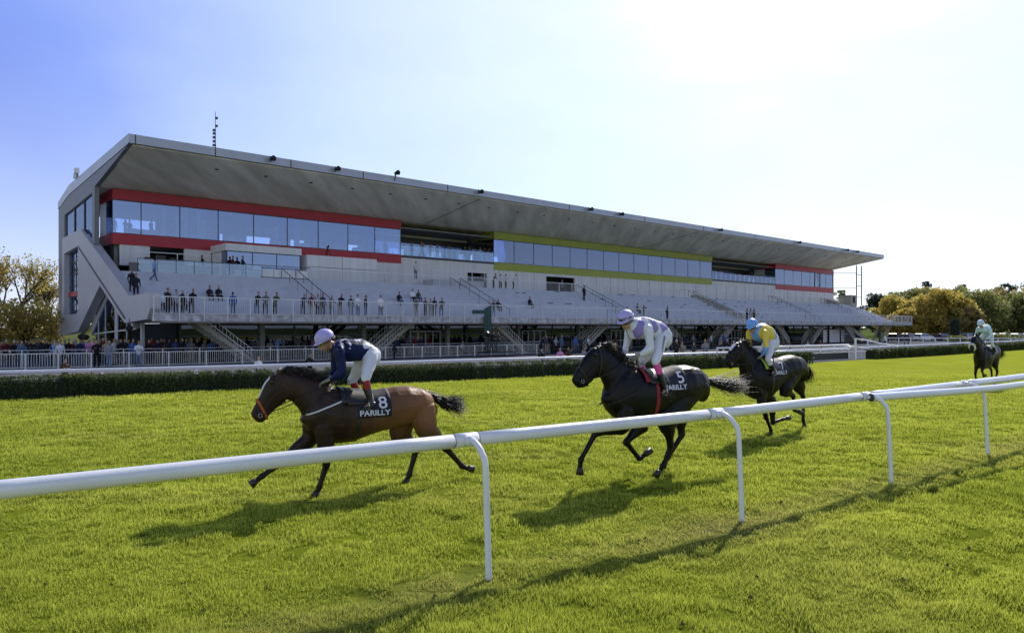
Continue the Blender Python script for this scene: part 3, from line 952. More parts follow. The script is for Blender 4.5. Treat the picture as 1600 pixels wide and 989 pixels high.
# ---- things fixed to the stand
def horn(px, up=False, near=''):
    a = a_at(px, CF)
    r = empty('loudspeaker', W(a, 56.8, 15.8), '', 'loudspeaker', 'loudspeakers along the roof edge')
    b = MB()
    d = -V
    p = W(a, 56.95, 15.72 + (.5 if up else 0))
    b.tube([p, p + d * .28, p + d * .5], [.11, .17, .23], 12)
    b.build('horn', M_spot, r, smooth=False)
    b = MB(); b.bar(W(a, 57.05, 15.55), p + d * .2, .03); b.bar(W(a, 57.02, 15.98), p, .03)
    b.build('bracket', M_drail, r)
    return r
names = ['second black horn loudspeaker on the roof edge, just right of the mast', 'black loudspeaker on the roof edge above the commentary box end',
         'small black loudspeaker standing up from the roof above the end of the long red band', 'black loudspeaker on the roof edge above the open loggia',
         'loudspeaker on the roof edge over the middle of the green windows', 'loudspeaker on the roof edge over the right half of the green windows',
         'loudspeaker on the roof edge over the right open loggia', 'loudspeaker on the roof edge over the small right red band',
         'left one of the pair of loudspeakers near the right roof tip', 'right one of the pair of loudspeakers nearest the right roof tip']
names[0] = 'first black loudspeaker on the roof edge to the right of the antenna mast'
for px, nm in zip((423, 524, 617, 748, 920, 968, 1123, 1246, 1321, 1337), names):
    horn(px, up=(px == 617))['label'] = nm
# antenna mast
a = a_at(336.5, CF + .3)
am = empty('antenna_mast', W(a, CF + .3, 15.95), 'thin dark antenna mast with small boxes rising from the roof edge', 'antenna')
b = MB(); b.tube([W(a, CF + .3, 15.9), W(a, CF + .3, 18.75)], [.035, .02], 6); b.build('pole', M_drail, am)
for z, s in ((18.2, .1), (17.6, .1), (17.25, .12), (17.0, .12), (16.7, .12), (16.4, .12), (16.1, .14)):
    b = MB(); q = (-.12 if z < 17.5 else .06); b.box(a + q - s * .5, a + q + s, CF + .2, CF + .4, z, z + .16, W); b.build('receiver', M_drail, am)
# floodlight at the left back roof edge
c, D = c_at(119, AL)
fl = empty('floodlight', W(AL, c, 14.95), 'pair of grey floodlights on a short bracket at the left roof slope', 'floodlight')
b = MB(); b.bar(W(AL + .1, c, 14.9), W(AL + .1, c, 15.7), .05); b.build('bracket', M_drail, fl)
for dc, z in ((.0, 15.75), (.3, 15.35)):
    b = MB(); b.box(AL - .15, AL + .2, c + dc - .3, c + dc + .15, z - .2, z + .25, W); b.build('lamp', M_rail, fl, bevel=.04)
# hanging round loudspeakers under the left end
for i, (px, py, c) in enumerate(((127, 526, 60.0), (134, 527, 59.0), (202, 513, 54.5))):
    p = W(a_at(px, c), c, z_at(px, py, c))
    r = empty('hanging_speaker', p, ['left round black speaker hanging under the grandstand side frame', 'right one of two round black speakers side by side under the side frame', 'round black speaker hanging at the start of the terrace edge'][i], 'loudspeaker', 'round speakers hanging under the stand')
    b = MB(); b.tube([p + Vector((0, 0, .2)), p + Vector((0, 0, .12)), p, p - Vector((0, 0, .14)), p - Vector((0, 0, .2))], [.08, .2, .25, .18, .05], 12)
    b.build('shell', M_spot, r, smooth=True)
    b = MB(); b.bar(p + Vector((0, 0, .2)), p + Vector((0, 0, .7)), .015); b.build('cable', M_drail, r)
# ------------------------------------------------------------------ running rails
M_rw = mat('white_plastic_rail', (0.74, 0.75, 0.78), 0.32, 0.05, 2.0, 0.06, 30, spec=0.5, coat=0.2)
_nt = M_rw.node_tree; _N = _nt.nodes; _L = _nt.links
_b = [n for n in _N if n.type == 'BSDF_PRINCIPLED'][0]; _src = _b.inputs['Base Color'].links[0].from_socket
_tc = _N.new('ShaderNodeTexCoord'); _mp = _N.new('ShaderNodeMapping'); _mp.inputs['Scale'].default_value = (5, 5, 22); _L.new(_tc.outputs['Object'], _mp.inputs[0])
_n = _N.new('ShaderNodeTexNoise'); _n.inputs['Scale'].default_value = 3.0; _n.inputs['Detail'].default_value = 8; _n.inputs['Roughness'].default_value = .7; _L.new(_mp.outputs[0], _n.inputs[0])
_r = _N.new('ShaderNodeValToRGB'); _r.color_ramp.elements[0].position = .27; _r.color_ramp.elements[1].position = .33
_r.color_ramp.elements[0].color = (.22, .22, .20, 1); _r.color_ramp.elements[1].color = (1, 1, 1, 1); _L.new(_n.outputs[0], _r.inputs[0])
_m = _N.new('ShaderNodeMix'); _m.data_type = 'RGBA'; _m.blend_type = 'MULTIPLY'; _m.inputs[0].default_value = 1
_L.new(_src, _m.inputs[6]); _L.new(_r.outputs[0], _m.inputs[7]); _L.new(_m.outputs[2], _b.inputs['Base Color'])
M_scuff = mat('scuffed_white', (0.55, 0.55, 0.52), 0.5, 0.25, 9)
M_in = mat('rail_bore', (0.05, 0.05, 0.05), 0.9, 0)

def spline(pts, n):
    out = []
    P = [Vector(p) for p in pts]
    for i in range(len(P) - 1):
        p0 = P[i - 1] if i > 0 else P[0] * 2 - P[1]
        p1, p2 = P[i], P[i + 1]
        p3 = P[i + 2] if i + 2 < len(P) else P[-1] * 2 - P[-2]
        for k in range(n):
            t = k / n
            out.append(0.5 * ((2 * p1) + (p2 - p0) * t + (2 * p0 - 5 * p1 + 4 * p2 - p3) * t * t + (3 * p1 - p0 - 3 * p2 + p3) * t ** 3))
    out.append(P[-1]); return out

ra = empty('running_rail', POSTS[4] + Vector((0, 0, 0)), 'near white plastic running rail on goose-neck posts crossing the whole foreground', 'rail')
feet = POSTS[2:11]
cent = []
for i, p in enumerate(feet):
    d = (feet[min(i + 1, len(feet) - 1)] - feet[max(i - 1, 0)]).normalized()
    nrm = Vector((-d.y, d.x, 0))
    cent.append(p + nrm * 0.42 + Vector((0, 0, 1.215 + 0.012 * max(0, i - 2))))
for i in range(len(cent) - 1):                      # one pipe per bay, sleeves at the joints
    cs = spline(cent, 6)[i * 6:(i + 1) * 6 + 1]
    b = MB(); b.tube(cs, 0.066, 24); b.build('rail_pipe', M_rw, ra, smooth=True)
for i, c in enumerate(cent[1:-1]):
    d = (cent[i + 2] - cent[i]).normalized()
    b = MB(); b.tube([c - d * 0.13 , c + d * 0.13], 0.0695, 24); b.build('sleeve', M_rw, ra, smooth=True)
    b = MB(); b.tube([c - d * 0.139 , c - d * 0.132], 0.068, 24); b.build('joint_gap', M_in, ra)
    b = MB(); b.tube([c + d * 0.132 , c + d * 0.137], 0.068, 24); b.build('joint_gap', M_in, ra)
for i, p in enumerate(feet):
    d = (feet[min(i + 1, len(feet) - 1)] - feet[max(i - 1, 0)]).normalized()
    nrm = Vector((-d.y, d.x, 0))
    c = cent[i]
    top = p + nrm * 0.06 + Vector((0, 0, c.z - 0.24))
    c1 = c - nrm * 0.03
    pts = [c1, c - nrm * 0.13 + Vector((0, 0, .012)), c - nrm * 0.22 - Vector((0, 0, .02)), c - nrm * 0.30 - Vector((0, 0, .085)), top + Vector((0, 0, .03)), top.lerp(p, .5), p - Vector((0, 0, .1))]
    sp = spline(pts, 5)
    b = MB(); b.tube(sp, 0.031, 16); b.build('post', M_rw, ra, smooth=True)
    b = MB(); b.tube([c - nrm * .05, c - nrm * .12], .05, 16); b.build('clamp', M_rw, ra, smooth=True)

# the second pipe that starts in front of the third post
rb0 = ground_pt(1361, 621, 1.235)
pts = [rb0]
for i in range(4, 9):
    d = (feet[min(i + 1, len(feet) - 1)] - feet[i - 1]).normalized(); nrm = Vector((-d.y, d.x, 0))
    pts.append(feet[i] + nrm * -0.02 + Vector((0, 0, 1.20)))
pts[1] = pts[1]
rb = empty('running_rail', Vector((rb0.x, rb0.y, 0)), 'second white pipe rail with open end lying in front of the posts at right', 'rail')
sp = spline(pts[:1] + pts[2:], 8)
b = MB(); b.tube(sp, 0.062, 24, caps=False); b.build('rail_pipe', M_rw, rb, smooth=True)
d = (sp[1] - sp[0]).normalized()
b = MB(); b.tube([sp[0] + d * .005, sp[0] + d * .35], 0.055, 20); b.build('open_end', M_in, rb)
b = MB(); b.tube([sp[0] - d * .002, sp[0] + d * .03], [.062, .064], 24, caps=False); b.tube([sp[0] - d * .002, sp[0] + d * .03], [.054, .054], 24, caps=False)
b.build('end_ring', M_rw, rb, smooth=True)
for i in range(4, 9):
    pass

# far running rail: measured bay by bay
FR = [(0, 27.9), (230, 30.3), (460, 33.4), (820, 40.0), (1140, 50.0), (1320, 60.0), (1460, 74), (1600, 96)]
frp = [Vector(((px - 800) / F * D, D, 0.62)) for px, D in FR]
frp = [frp[0] + (frp[0] - frp[1]) * 1.6] + frp + [frp[-1] + (frp[-1] - frp[-2]) * 1.5]
cs = spline(frp, 12)
fr = empty('running_rail', Vector((cs[20].x, cs[20].y, ZG)), 'far white running rail along the path behind the clipped hedge', 'rail')
b = MB(); b.tube(cs, 0.065, 10); b.build('rail_pipe', M_rw, fr, smooth=True)
b = MB()
for p, q in zip(cs[:-1], cs[1:]):
    b.bar(Vector((p.x, p.y, .30)), Vector((q.x, q.y, .30)), .03, .035)
b.build('kick_board', M_rw, fr)
acc = 0; nxt = 0.8; k = 0
for p, q in zip(cs[:-1], cs[1:]):
    l = (q - p).length
    while acc + l > nxt:
        t = (nxt - acc) / l; c = p.lerp(q, t)
        b = MB(); b.box(c.x - .035, c.x + .035, c.y - .035, c.y + .035, ZG, c.z); b.build('post', M_rw, fr)
        nxt += 3.5
    acc += l
# second low rail and dark board at the crossing
cb_ = [at_depth(1120, 46.0, 1.02), at_depth(1240, 50, 1.03), at_depth(1326, 54.5, 1.03)]
r2 = empty('crossing_rail', Vector((cb_[0].x, cb_[0].y, 0)), 'short white rail over a dark green board where the hedge is interrupted', 'rail')
b = MB(); b.tube(cb_, .06, 10); b.tube([c - Vector((0, .1, .32)) for c in cb_], .045, 10); b.build('rail_pipe', M_rw, r2, smooth=True)
b = MB()
for p, q in zip(cb_[:-1], cb_[1:]): b.box8([Vector((v.x, v.y + dy, z)) for z in (0, .48) for v, dy in ((p, 0), (q, 0), (q, .1), (p, .1))])
b.build('board', mat('dark_green_board', (0.02, 0.032, 0.026), 0.6, 0.2), r2)
b = MB()
for k in range(9):
    c = cb_[0].lerp(cb_[2], k / 8); b.box(c.x - .03, c.x + .03, c.y - .05, c.y + .01, 0, 1.0)
build_each(b, 'post', M_rw, r2)

# sloping white end gate at the crossing (px 1335-1403)
gp = [(1336.6, 529, 561), (1355.8, 532, 560), (1374, 538.5 - 2, 558.7), (1402.5, 540.8, 553.8)]
gD = [54.0, 57.0, 59.6, 63.5]
gt = empty('rail_gate', at_depth(1336.6, 54.0, 0), 'white tubular gate section sloping down to the right beside the hedge', 'gate')
tops = [at_depth(p, D, H - (t - YH) / F * D) for (p, t, bt), D in zip(gp, gD)]
bots = [at_depth(p, D, H - (bt - YH) / F * D) for (p, t, bt), D in zip(gp, gD)]
b = MB()
for i, (t, o) in enumerate(zip(tops, bots)):
    b.bar(t, Vector((o.x, o.y, min(o.z, 0.0) if i < 3 else o.z)), .055 if i == 0 else .04)
build_each(b, 'post', M_rw, gt)
b = MB(); b.tube(tops, .055, 8); b.build('top_rail', M_rw, gt, smooth=True)
low = [at_depth(1312, 54.0, H - (540 - YH) / F * 54), at_depth(1337, 54.0, H - (542 - YH) / F * 54), at_depth(1402.5, 63.5, bots[3].z)]
b = MB(); b.tube(low, .05, 8); b.build('lower_rail', M_rw, gt, smooth=True)

# public fence and leaning rail in front of the stand
FP = [(-30, 57.5), (1.0, 55.6), (14, 53.0), (30, 52.6), (52.5, 52.4)]
fp = [W(a, c, 0) for a, c in FP]
cs = spline(fp, 6)
pf = empty('public_fence', Vector((cs[8].x, cs[8].y, ZG)), 'long grey barred fence holding back the crowd in front of the grandstand', 'fence')
b = MB(); pb = MB()
for p, q in zip(cs[:-1], cs[1:]):
    b.bar(p + Vector((0, 0, .66)), q + Vector((0, 0, .66)), .028); b.bar(p + Vector((0, 0, -.2)), q + Vector((0, 0, -.2)), .02)
    l = (q - p).length; n = max(2, int(l / .135))
    for k in range(n):
        c = p.lerp(q, k / n); b.box(c.x - .011, c.x + .011, c.y - .011, c.y + .011, -.2, .66)
    n = max(1, round(l / 2.2))
    for k in range(n):
        c = p.lerp(q, k / n); pb.box(c.x - .045, c.x + .045, c.y - .045, c.y + .045, ZG, .68)
b.build('bar_panel', M_rail, pf)
build_each(pb, 'post', M_rail, pf)
lr = empty('leaning_rail', Vector((cs[8].x, cs[8].y + 1.2, ZG)), 'single grey tube rail behind the barred fence with people leaning on it', 'rail')
cs2 = [c + V * 1.3 for c in cs]
b = MB(); b.tube([c + Vector((0, 0, .84)) for c in cs2], .03, 6); b.build('top_rail', M_rail, lr)
b = MB()
for i in range(0, len(cs2), 1): b.box(cs2[i].x - .03, cs2[i].x + .03, cs2[i].y - .03, cs2[i].y + .03, ZG, .84)
build_each(b, 'post', M_rail, lr)

# ------------------------------------------------------------------ hedge
M_hedge_core = mat('hedge_core', (0.010, 0.018, 0.007), 0.95, 0.3, 3)
M_hleaf = leaf_mat('hedge_leaf', (0.02, 0.034, 0.010), (0.11, 0.14, 0.035), 0.35, 0.8)
def hedge(pts, h, w, label, n_per_m=1100, seed=1):
    rng = np.random.default_rng(seed)
    cs = spline([W(a, c, 0) for a, c in pts], 10)
    r = empty('hedge', Vector((cs[0].x, cs[0].y, 0)), label, 'hedge')
    b = MB()
    k = 0
    P = []
    for p, q in zip(cs[:-1], cs[1:]):
        l = (q - p).length; n = max(1, int(l / .5)); d = (q - p) / l
        for i in range(n): P.append((p + d * l * i / n, Vector((-d.y, d.x, 0))))
    rings = []
    for i, (c, nr) in enumerate(P):
        hh = h * (1 + .05 * mnoise.noise(Vector((i * .2, seed, 0)))) - .06
        ww = w * .5 - .05
        rings.append([c - nr * ww - Vector((0, 0, .4)), c - nr * ww + Vector((0, 0, hh - .08)), c - nr * (ww - .08) + Vector((0, 0, hh)),
                      c + nr * (ww - .08) + Vector((0, 0, hh)), c + nr * ww + Vector((0, 0, hh - .08)), c + nr * ww - Vector((0, 0, .4))])
    vs = [v for rr_ in rings for v in rr_]; fs = []
    for i in range(len(rings) - 1):
        for j in range(5): fs.append((i * 6 + j, i * 6 + j + 1, (i + 1) * 6 + j + 1, (i + 1) * 6 + j))
    fs.append((0, 1, 2, 3, 4, 5)); m = (len(rings) - 1) * 6; fs.append(tuple(m + t for t in range(6)))
    b.add(vs, fs); b.build('core', M_hedge_core, r)
    n = int(n_per_m * len(P) * .5)
    idx = rng.integers(0, len(P), n); off = rng.random(n) * .5
    C = np.array([[c.x, c.y] for c, _ in P]); NR = np.array([[v.x, v.y] for _, v in P])
    c = C[idx] + np.stack([NR[idx][:, 1], -NR[idx][:, 0]], 1) * off[:, None]
    face = rng.random(n)
    lat = np.where(face < .5, -w / 2, (rng.random(n) - .5) * w); z = np.where(face < .5, rng.random(n) * h, h)
    hv = h * (1 + .06 * (vnoise(idx * .15, idx * 0 + 3.3, seed) * 2 - 1))
    z = z * hv / h
    lat = lat + rng.normal(0, .035, n); z = z + rng.normal(0, .03, n)
    cen = np.stack([c[:, 0] + NR[idx][:, 0] * lat, c[:, 1] + NR[idx][:, 1] * lat, z], 1)
    s = (.018 + .02 * rng.random(n)) * (1 + np.clip((np.linalg.norm(cen[:, :2], axis=1) - 25) / 40, 0, 2))
    u = rng.normal(size=(n, 3)); u /= np.linalg.norm(u, axis=1)[:, None]
    v = np.cross(u, rng.normal(size=(n, 3))); v /= np.linalg.norm(v, axis=1)[:, None]
    Q = np.stack([cen - u * s[:, None], cen - v * s[:, None] * .6, cen + u * s[:, None], cen + v * s[:, None] * .6], 1)
    fast_mesh('foliage', Q.reshape(-1, 3), 4, M_hleaf, parent=r)
hedge([(a, c + .1) for a, c in HEDGE[:1]] + [(-20, 29.9)] + [(a, c + .35) for a, c in HEDGE[1:7]] + [(46.4, 22.75)], .66, .8, 'long low clipped hedge at the far edge of the track, left and centre', seed=1)
hedge([(55.5, 22.6), (65, 22.2), (91.4, 21.9), (130, 21.3), (200, 20.5)], .66, .8, 'low clipped hedge continuing at right beyond the white gate', seed=2)

# ------------------------------------------------------------------ trees
M_bark = mat('bark', (0.055, 0.042, 0.03), 0.9, 0.3, 6, 0.5, 20)
LEAFS = dict(yellow=leaf_mat('leaf_yellow_green', (0.22, 0.18, 0.03), (0.66, 0.52, 0.13), 0.55, 0.5),
             green=leaf_mat('leaf_green', (0.09, 0.10, 0.03), (0.32, 0.33, 0.09), 0.5, 0.4),
             olive=leaf_mat('leaf_olive', (0.17, 0.145, 0.045), (0.48, 0.38, 0.14), 0.6, 0.4),
             dark=leaf_mat('leaf_dark', (0.02, 0.032, 0.028), (0.07, 0.09, 0.06), 0.3, 0.4))
def leaves(parent, centers, radii, n, size, m, rng, flat=1.0):
    centers = np.array(centers); radii = np.array(radii)
    w = radii ** 2; idx = rng.choice(len(centers), n, p=w / w.sum())
    d = rng.normal(size=(n, 3)); d /= np.linalg.norm(d, axis=1)[:, None]
    rr_ = radii[idx] * (0.55 + 0.5 * rng.random(n) ** .7)
    cen = centers[idx] + d * rr_[:, None] * np.array([1, 1, .8])
    s = size * (.6 + .8 * rng.random(n))
    u = rng.normal(size=(n, 3)); u[:, 2] *= flat; u /= np.linalg.norm(u, axis=1)[:, None]
    v = np.cross(u, rng.normal(size=(n, 3))); v /= np.linalg.norm(v, axis=1)[:, None]
    Q = np.stack([cen - u * s[:, None], cen - v * s[:, None] * .7, cen + u * s[:, None], cen + v * s[:, None] * .7], 1)
    return fast_mesh('crown', Q.reshape(-1, 3), 4, m, parent=parent)

def tree(name, p, h, r, leafk, label, group, seed, n=5200, leaf=.22, trunk=.22, base=.18, blobs=34, gap=0.0, cat='tree'):
    rng = np.random.default_rng(seed); rd = random.Random(seed)
    p = Vector(p)
    root = empty(name, p, label, cat, group)
    b = MB()
    th = h * base * 1.6
    b.tube([p, p + Vector((rd.uniform(-.1, .1), 0, th * .6)), p + Vector((rd.uniform(-.2, .2), 0, h * .6))], [trunk, trunk * .8, trunk * .3], 8)
    cen, rad = [], []
    zc = h * (base + (1 - base) * .5); hz = h * (1 - base) * .5
    for i in range(blobs):
        th_ = rd.uniform(0, 2 * math.pi); q = rd.random() ** .5; zz = rd.uniform(-.85, .9)
        rr_ = r * math.sqrt(max(0.05, 1 - (abs(zz) ** 2.2))) * q * .85
        c = Vector((p.x + rr_ * math.cos(th_), p.y + rr_ * math.sin(th_), p.z + zc + hz * zz * .88))
        cen.append(tuple(c)); rad.append(r * rd.uniform(.16, .34) * (1 - gap))
        if i % 2 == 0: b.tube([p + Vector((0, 0, th * rd.uniform(.6, 1.6))), p.lerp(c, .5) + Vector((0, 0, h * .12)), c], [trunk * .4, trunk * .22, .02], 5)
    b.build('trunk', M_bark, root, smooth=True)
    leaves(root, cen, rad, n, leaf, LEAFS[leafk], rng)
    return root

def conifer(p, h, r, label, group, seed, n=6000):
    rng = np.random.default_rng(seed); rd = random.Random(seed); p = Vector(p)
    root = empty('cedar_tree', p, label, 'tree', group)
    b = MB(); lean = rd.uniform(-1.5, 1.5)
    b.tube([p, p + Vector((lean * .4, 0, h * .6)), p + Vector((lean, 0, h))], [.4, .25, .05], 7)
    C = []
    for i in range(34):
        t = .3 + .7 * i / 33; a = rd.uniform(0, 6.28)
        L_ = r * ((1 - t) ** .6 * 1.1 + .12) * rd.uniform(.5, 1.3)
        o = p + Vector((lean * t, 0, h * t)); tip = o + Vector((math.cos(a) * L_, math.sin(a) * L_, L_ * .22))
        b.tube([o, tip], [.08, .02], 4)
        for k in range(14):
            s_ = rd.uniform(.15, 1.05); q = o.lerp(tip, s_)
            C.append((q.x + rd.gauss(0, .28 * (1.2 - s_) * r * .4 + .15), q.y + rd.gauss(0, .3), q.z + rd.gauss(0, .13)))
    b.build('trunk', M_bark, root)
    leaves(root, C, [.32] * len(C), n, .15, LEAFS['dark'], rng, .4)

def bare_tree(p, h, label, seed, n=9000, leaf=.13, spread=.5, fill=.0):
    """autumn tree: branching limbs that show through thin foliage"""
    rng = np.random.default_rng(seed); rd = random.Random(seed); p = Vector(p)
    root = empty('autumn_tree', p, label, 'tree', 'thinning autumn trees at the left edge')
    b = MB(); tips = []
    def grow(o, d, l, r, k):
        e = o + d * l
        mid = o.lerp(e, .5) + Vector((rd.uniform(-.06, .06), rd.uniform(-.06, .06), 0)) * l
        b.tube([o, mid, e], [r, r * .82, r * .65], 5 if k < 3 else 3, caps=False)
        if k >= 5 or l < .25:
            tips.append(tuple(e)); return
        if k >= 3: tips.append(tuple(mid)); tips.append(tuple(e))
        for j in range(3 if k < 4 else 2):
            a = rd.uniform(0, 6.28); v = Vector((math.cos(a), math.sin(a), rd.uniform(.2, .9))) * spread * 1.4
            grow(e, (d + v).normalized(), l * rd.uniform(.62, .85), r * .6, k + 1)
    grow(p, Vector((0, 0, 1)), h * .24, h * .022, 0)
    b.build('trunk', M_bark, root)
    top = np.array(tips)
    # thin at the top, fuller and yellower low down
    zrel = (top[:, 2] - p.z) / h
    w = np.clip(1.15 - zrel, .12, 1) ** 2
    cen = [tuple(t) for t in top]
    idx = rng.choice(len(top), n, p=w / w.sum())
    c = top[idx] + rng.normal(0, .33, (n, 3))
    s = leaf * (.6 + .7 * rng.random(n))
    u = rng.normal(size=(n, 3)); u /= np.linalg.norm(u, axis=1)[:, None]
    v = np.cross(u, rng.normal(size=(n, 3))); v /= np.linalg.norm(v, axis=1)[:, None]
    Q = np.stack([c - u * s[:, None], c - v * s[:, None] * .7, c + u * s[:, None], c + v * s[:, None] * .7], 1)
    fast_mesh('crown', Q.reshape(-1, 3), 4, LEAFS['yellow' if seed % 2 else 'olive'], parent=root)

bare_tree(at_depth(22, 72, ZG), 11.8, 'tall thin leafed autumn tree with bare upper twigs at the left edge', 41, n=2600, leaf=.11)
bare_tree(at_depth(-40, 70, ZG), 12.5, 'autumn tree cut by the left edge of the picture', 44, n=2600, leaf=.11)
bare_tree(at_depth(88, 88, ZG), 11.0, 'olive autumn tree just left of the grandstand corner', 46, n=2600, leaf=.11)
for i, (px, D, h, r, k, lab) in enumerate(((40, 66, 5.0, 3.2, 'yellow', 'rounded yellow green tree behind the crowd at far left'), (-15, 62, 4.8, 3.4, 'yellow', 'low yellow green tree at the left picture edge'),
                                (78, 78, 5.2, 3.0, 'olive', 'low olive tree against the left corner of the grandstand'),
                                (130, 118, 7.2, 3.4, 'yellow', 'tree seen through the stair window of the side frame'), (160, 112, 7.5, 3.4, 'green', 'green tree seen through the left pane of the triangular opening'),
                                (182, 122, 8.6, 3.6, 'olive', 'olive tree seen through the right pane of the triangular opening'), (208, 112, 6.2, 3.0, 'yellow', 'yellow green tree glimpsed beside the black hanging speaker'))):
    tree('broadleaf_tree', at_depth(px, D, ZG), h, r, k, lab, 'trees behind the stand at left', 60 + i, n=3000, leaf=.12, gap=.0, blobs=60)

far = [ # px, D, height, radius, kind, label
 (1372, 205, 11.0, 5.0, 'dark', 'small dark tree at the left end of the wood, by the stand'),
 (1404, 190, 9.6, 6.0, 'yellow', 'yellow tree behind the right end of the terrace railing'),
 (1424, 200, 12.5, 6.5, 'green', 'tall green tree left of the leaning cedar top'),
 (1455, 205, 13.0, 7.0, 'yellow', 'broad yellow tree under the leaning cedar top'),
 (1440, 160, 8.4, 4.4, 'yellow', 'low yellow tree left of the golden tree'),
 (1470, 150, 9.6, 5.2, 'yellow', 'golden yellow tree with visible trunk, brightest of the row'),
 (1497, 190, 12.0, 6.5, 'green', 'green tree between the golden tree and the round tree'),
 (1529, 160, 9.6, 6.2, 'green', 'broad round green tree behind the last rider'),
 (1560, 215, 12.5, 7.5, 'olive', 'olive tree behind the round green tree'),
 (1583, 165, 9.5, 5.5, 'green', 'round green tree at the right edge behind parked cars'),
 (1613, 170, 10.5, 6.0, 'olive', 'olive tree cut by the right edge of the picture'),
 (1415, 150, 5.8, 3.4, 'yellow', 'small yellow tree behind the stair end of the stand'),
 (1506, 148, 6.0, 3.4, 'olive', 'bushy tree just left of the dark cypress'),
 (1640, 200, 17, 7, 'dark', 'dark tree beyond the right edge'),
]
for i, (px, D, h, r, k, lab) in enumerate(far):
    if px < 1625:
        tree('broadleaf_tree', at_depth(px, D, ZG), h * 1.06, r * 1.15, k, lab, 'trees beyond the car park', 80 + i, n=9000, leaf=.27, trunk=.3, base=.10, blobs=60)
conifer(at_depth(1448, 215, ZG), 15.6, 4.0, 'leaning dark cedar top rising above the green trees', 'dark conifers in the wood', 120)
conifer(at_depth(1510, 220, ZG), 15.0, 4.0, 'dark conifer with ragged tip above the middle of the wood', 'dark conifers in the wood', 121)
conifer(at_depth(1563, 225, ZG), 14.6, 5.5, 'broad dark conifer right of the round green tree', 'dark conifers in the wood', 122, 7000)
conifer(at_depth(1583, 215, ZG), 14.8, 6.0, 'dark conifer standing above the right edge trees', 'dark conifers in the wood', 123, 8000)
conifer(at_depth(1602, 220, ZG), 16.0, 6.5, 'tallest dark conifer at the right picture edge', 'dark conifers in the wood', 124, 8000)
tree('broadleaf_tree', at_depth(1312, 260, ZG), 17, 4.0, 'green', 'pale tree seen through the steel frame at the end of the roof', 'trees beyond the car park', 99, n=2500, leaf=.25, gap=.25)
# dark wooded mass closing the gaps low down
rng = np.random.default_rng(5)
cen = [tuple(at_depth(px, 235 + rng.random() * 15, ZG + 2.5 + 6 * rng.random())) for px in np.linspace(1365, 1640, 80)]
o = leaves(None, cen, [3.2] * len(cen), 22000, .35, LEAFS['dark'], rng)
o.name = 'far_wood'
tag(o, 'dark mass of the far wood behind the tree row', 'wood', kind='stuff')
# clipped cypress column and low bushes by the car park
p = at_depth(1492, 118, ZG)
cy = empty('cypress', p, 'narrow dark clipped cypress column beside the last rider', 'cypress')
rng = np.random.default_rng(9)
b = MB(); b.tube([p, p + Vector((0, 0, 3.6)), p + Vector((0, 0, 3.9))], [.62, .62, .4], 10); b.build('trunk', M_hedge_core, cy)
leaves(cy, [tuple(p + Vector((0, 0, z))) for z in np.linspace(.4, 3.5, 12)], [.72] * 12, 2500, .12, LEAFS['dark'], rng)
for i, (px, D, s, lab) in enumerate(((1502, 112, 1.1, 'low round bush at the foot of the cypress'), (1560, 112, 1.3, 'low round bush in front of the parked cars at right'), (1590, 110, 1.2, 'low bush at the right edge in front of the cars'), (1540, 114, .9, 'small bush right of the last rider'))):
    p = at_depth(px, D, ZG); r = empty('bush', p, lab, 'bush', 'bushes along the car park')
    b = MB(); b.tube([p, p + Vector((0, 0, .6 * s))], [.3, .1], 6); b.build('trunk', M_bark, r)
    leaves(r, [tuple(p + Vector((rng.normal() * s * .6, rng.normal() * s * .4, .7 * s))) for _ in range(8)], [.65 * s] * 8, 1500, .12, LEAFS['green'], rng)

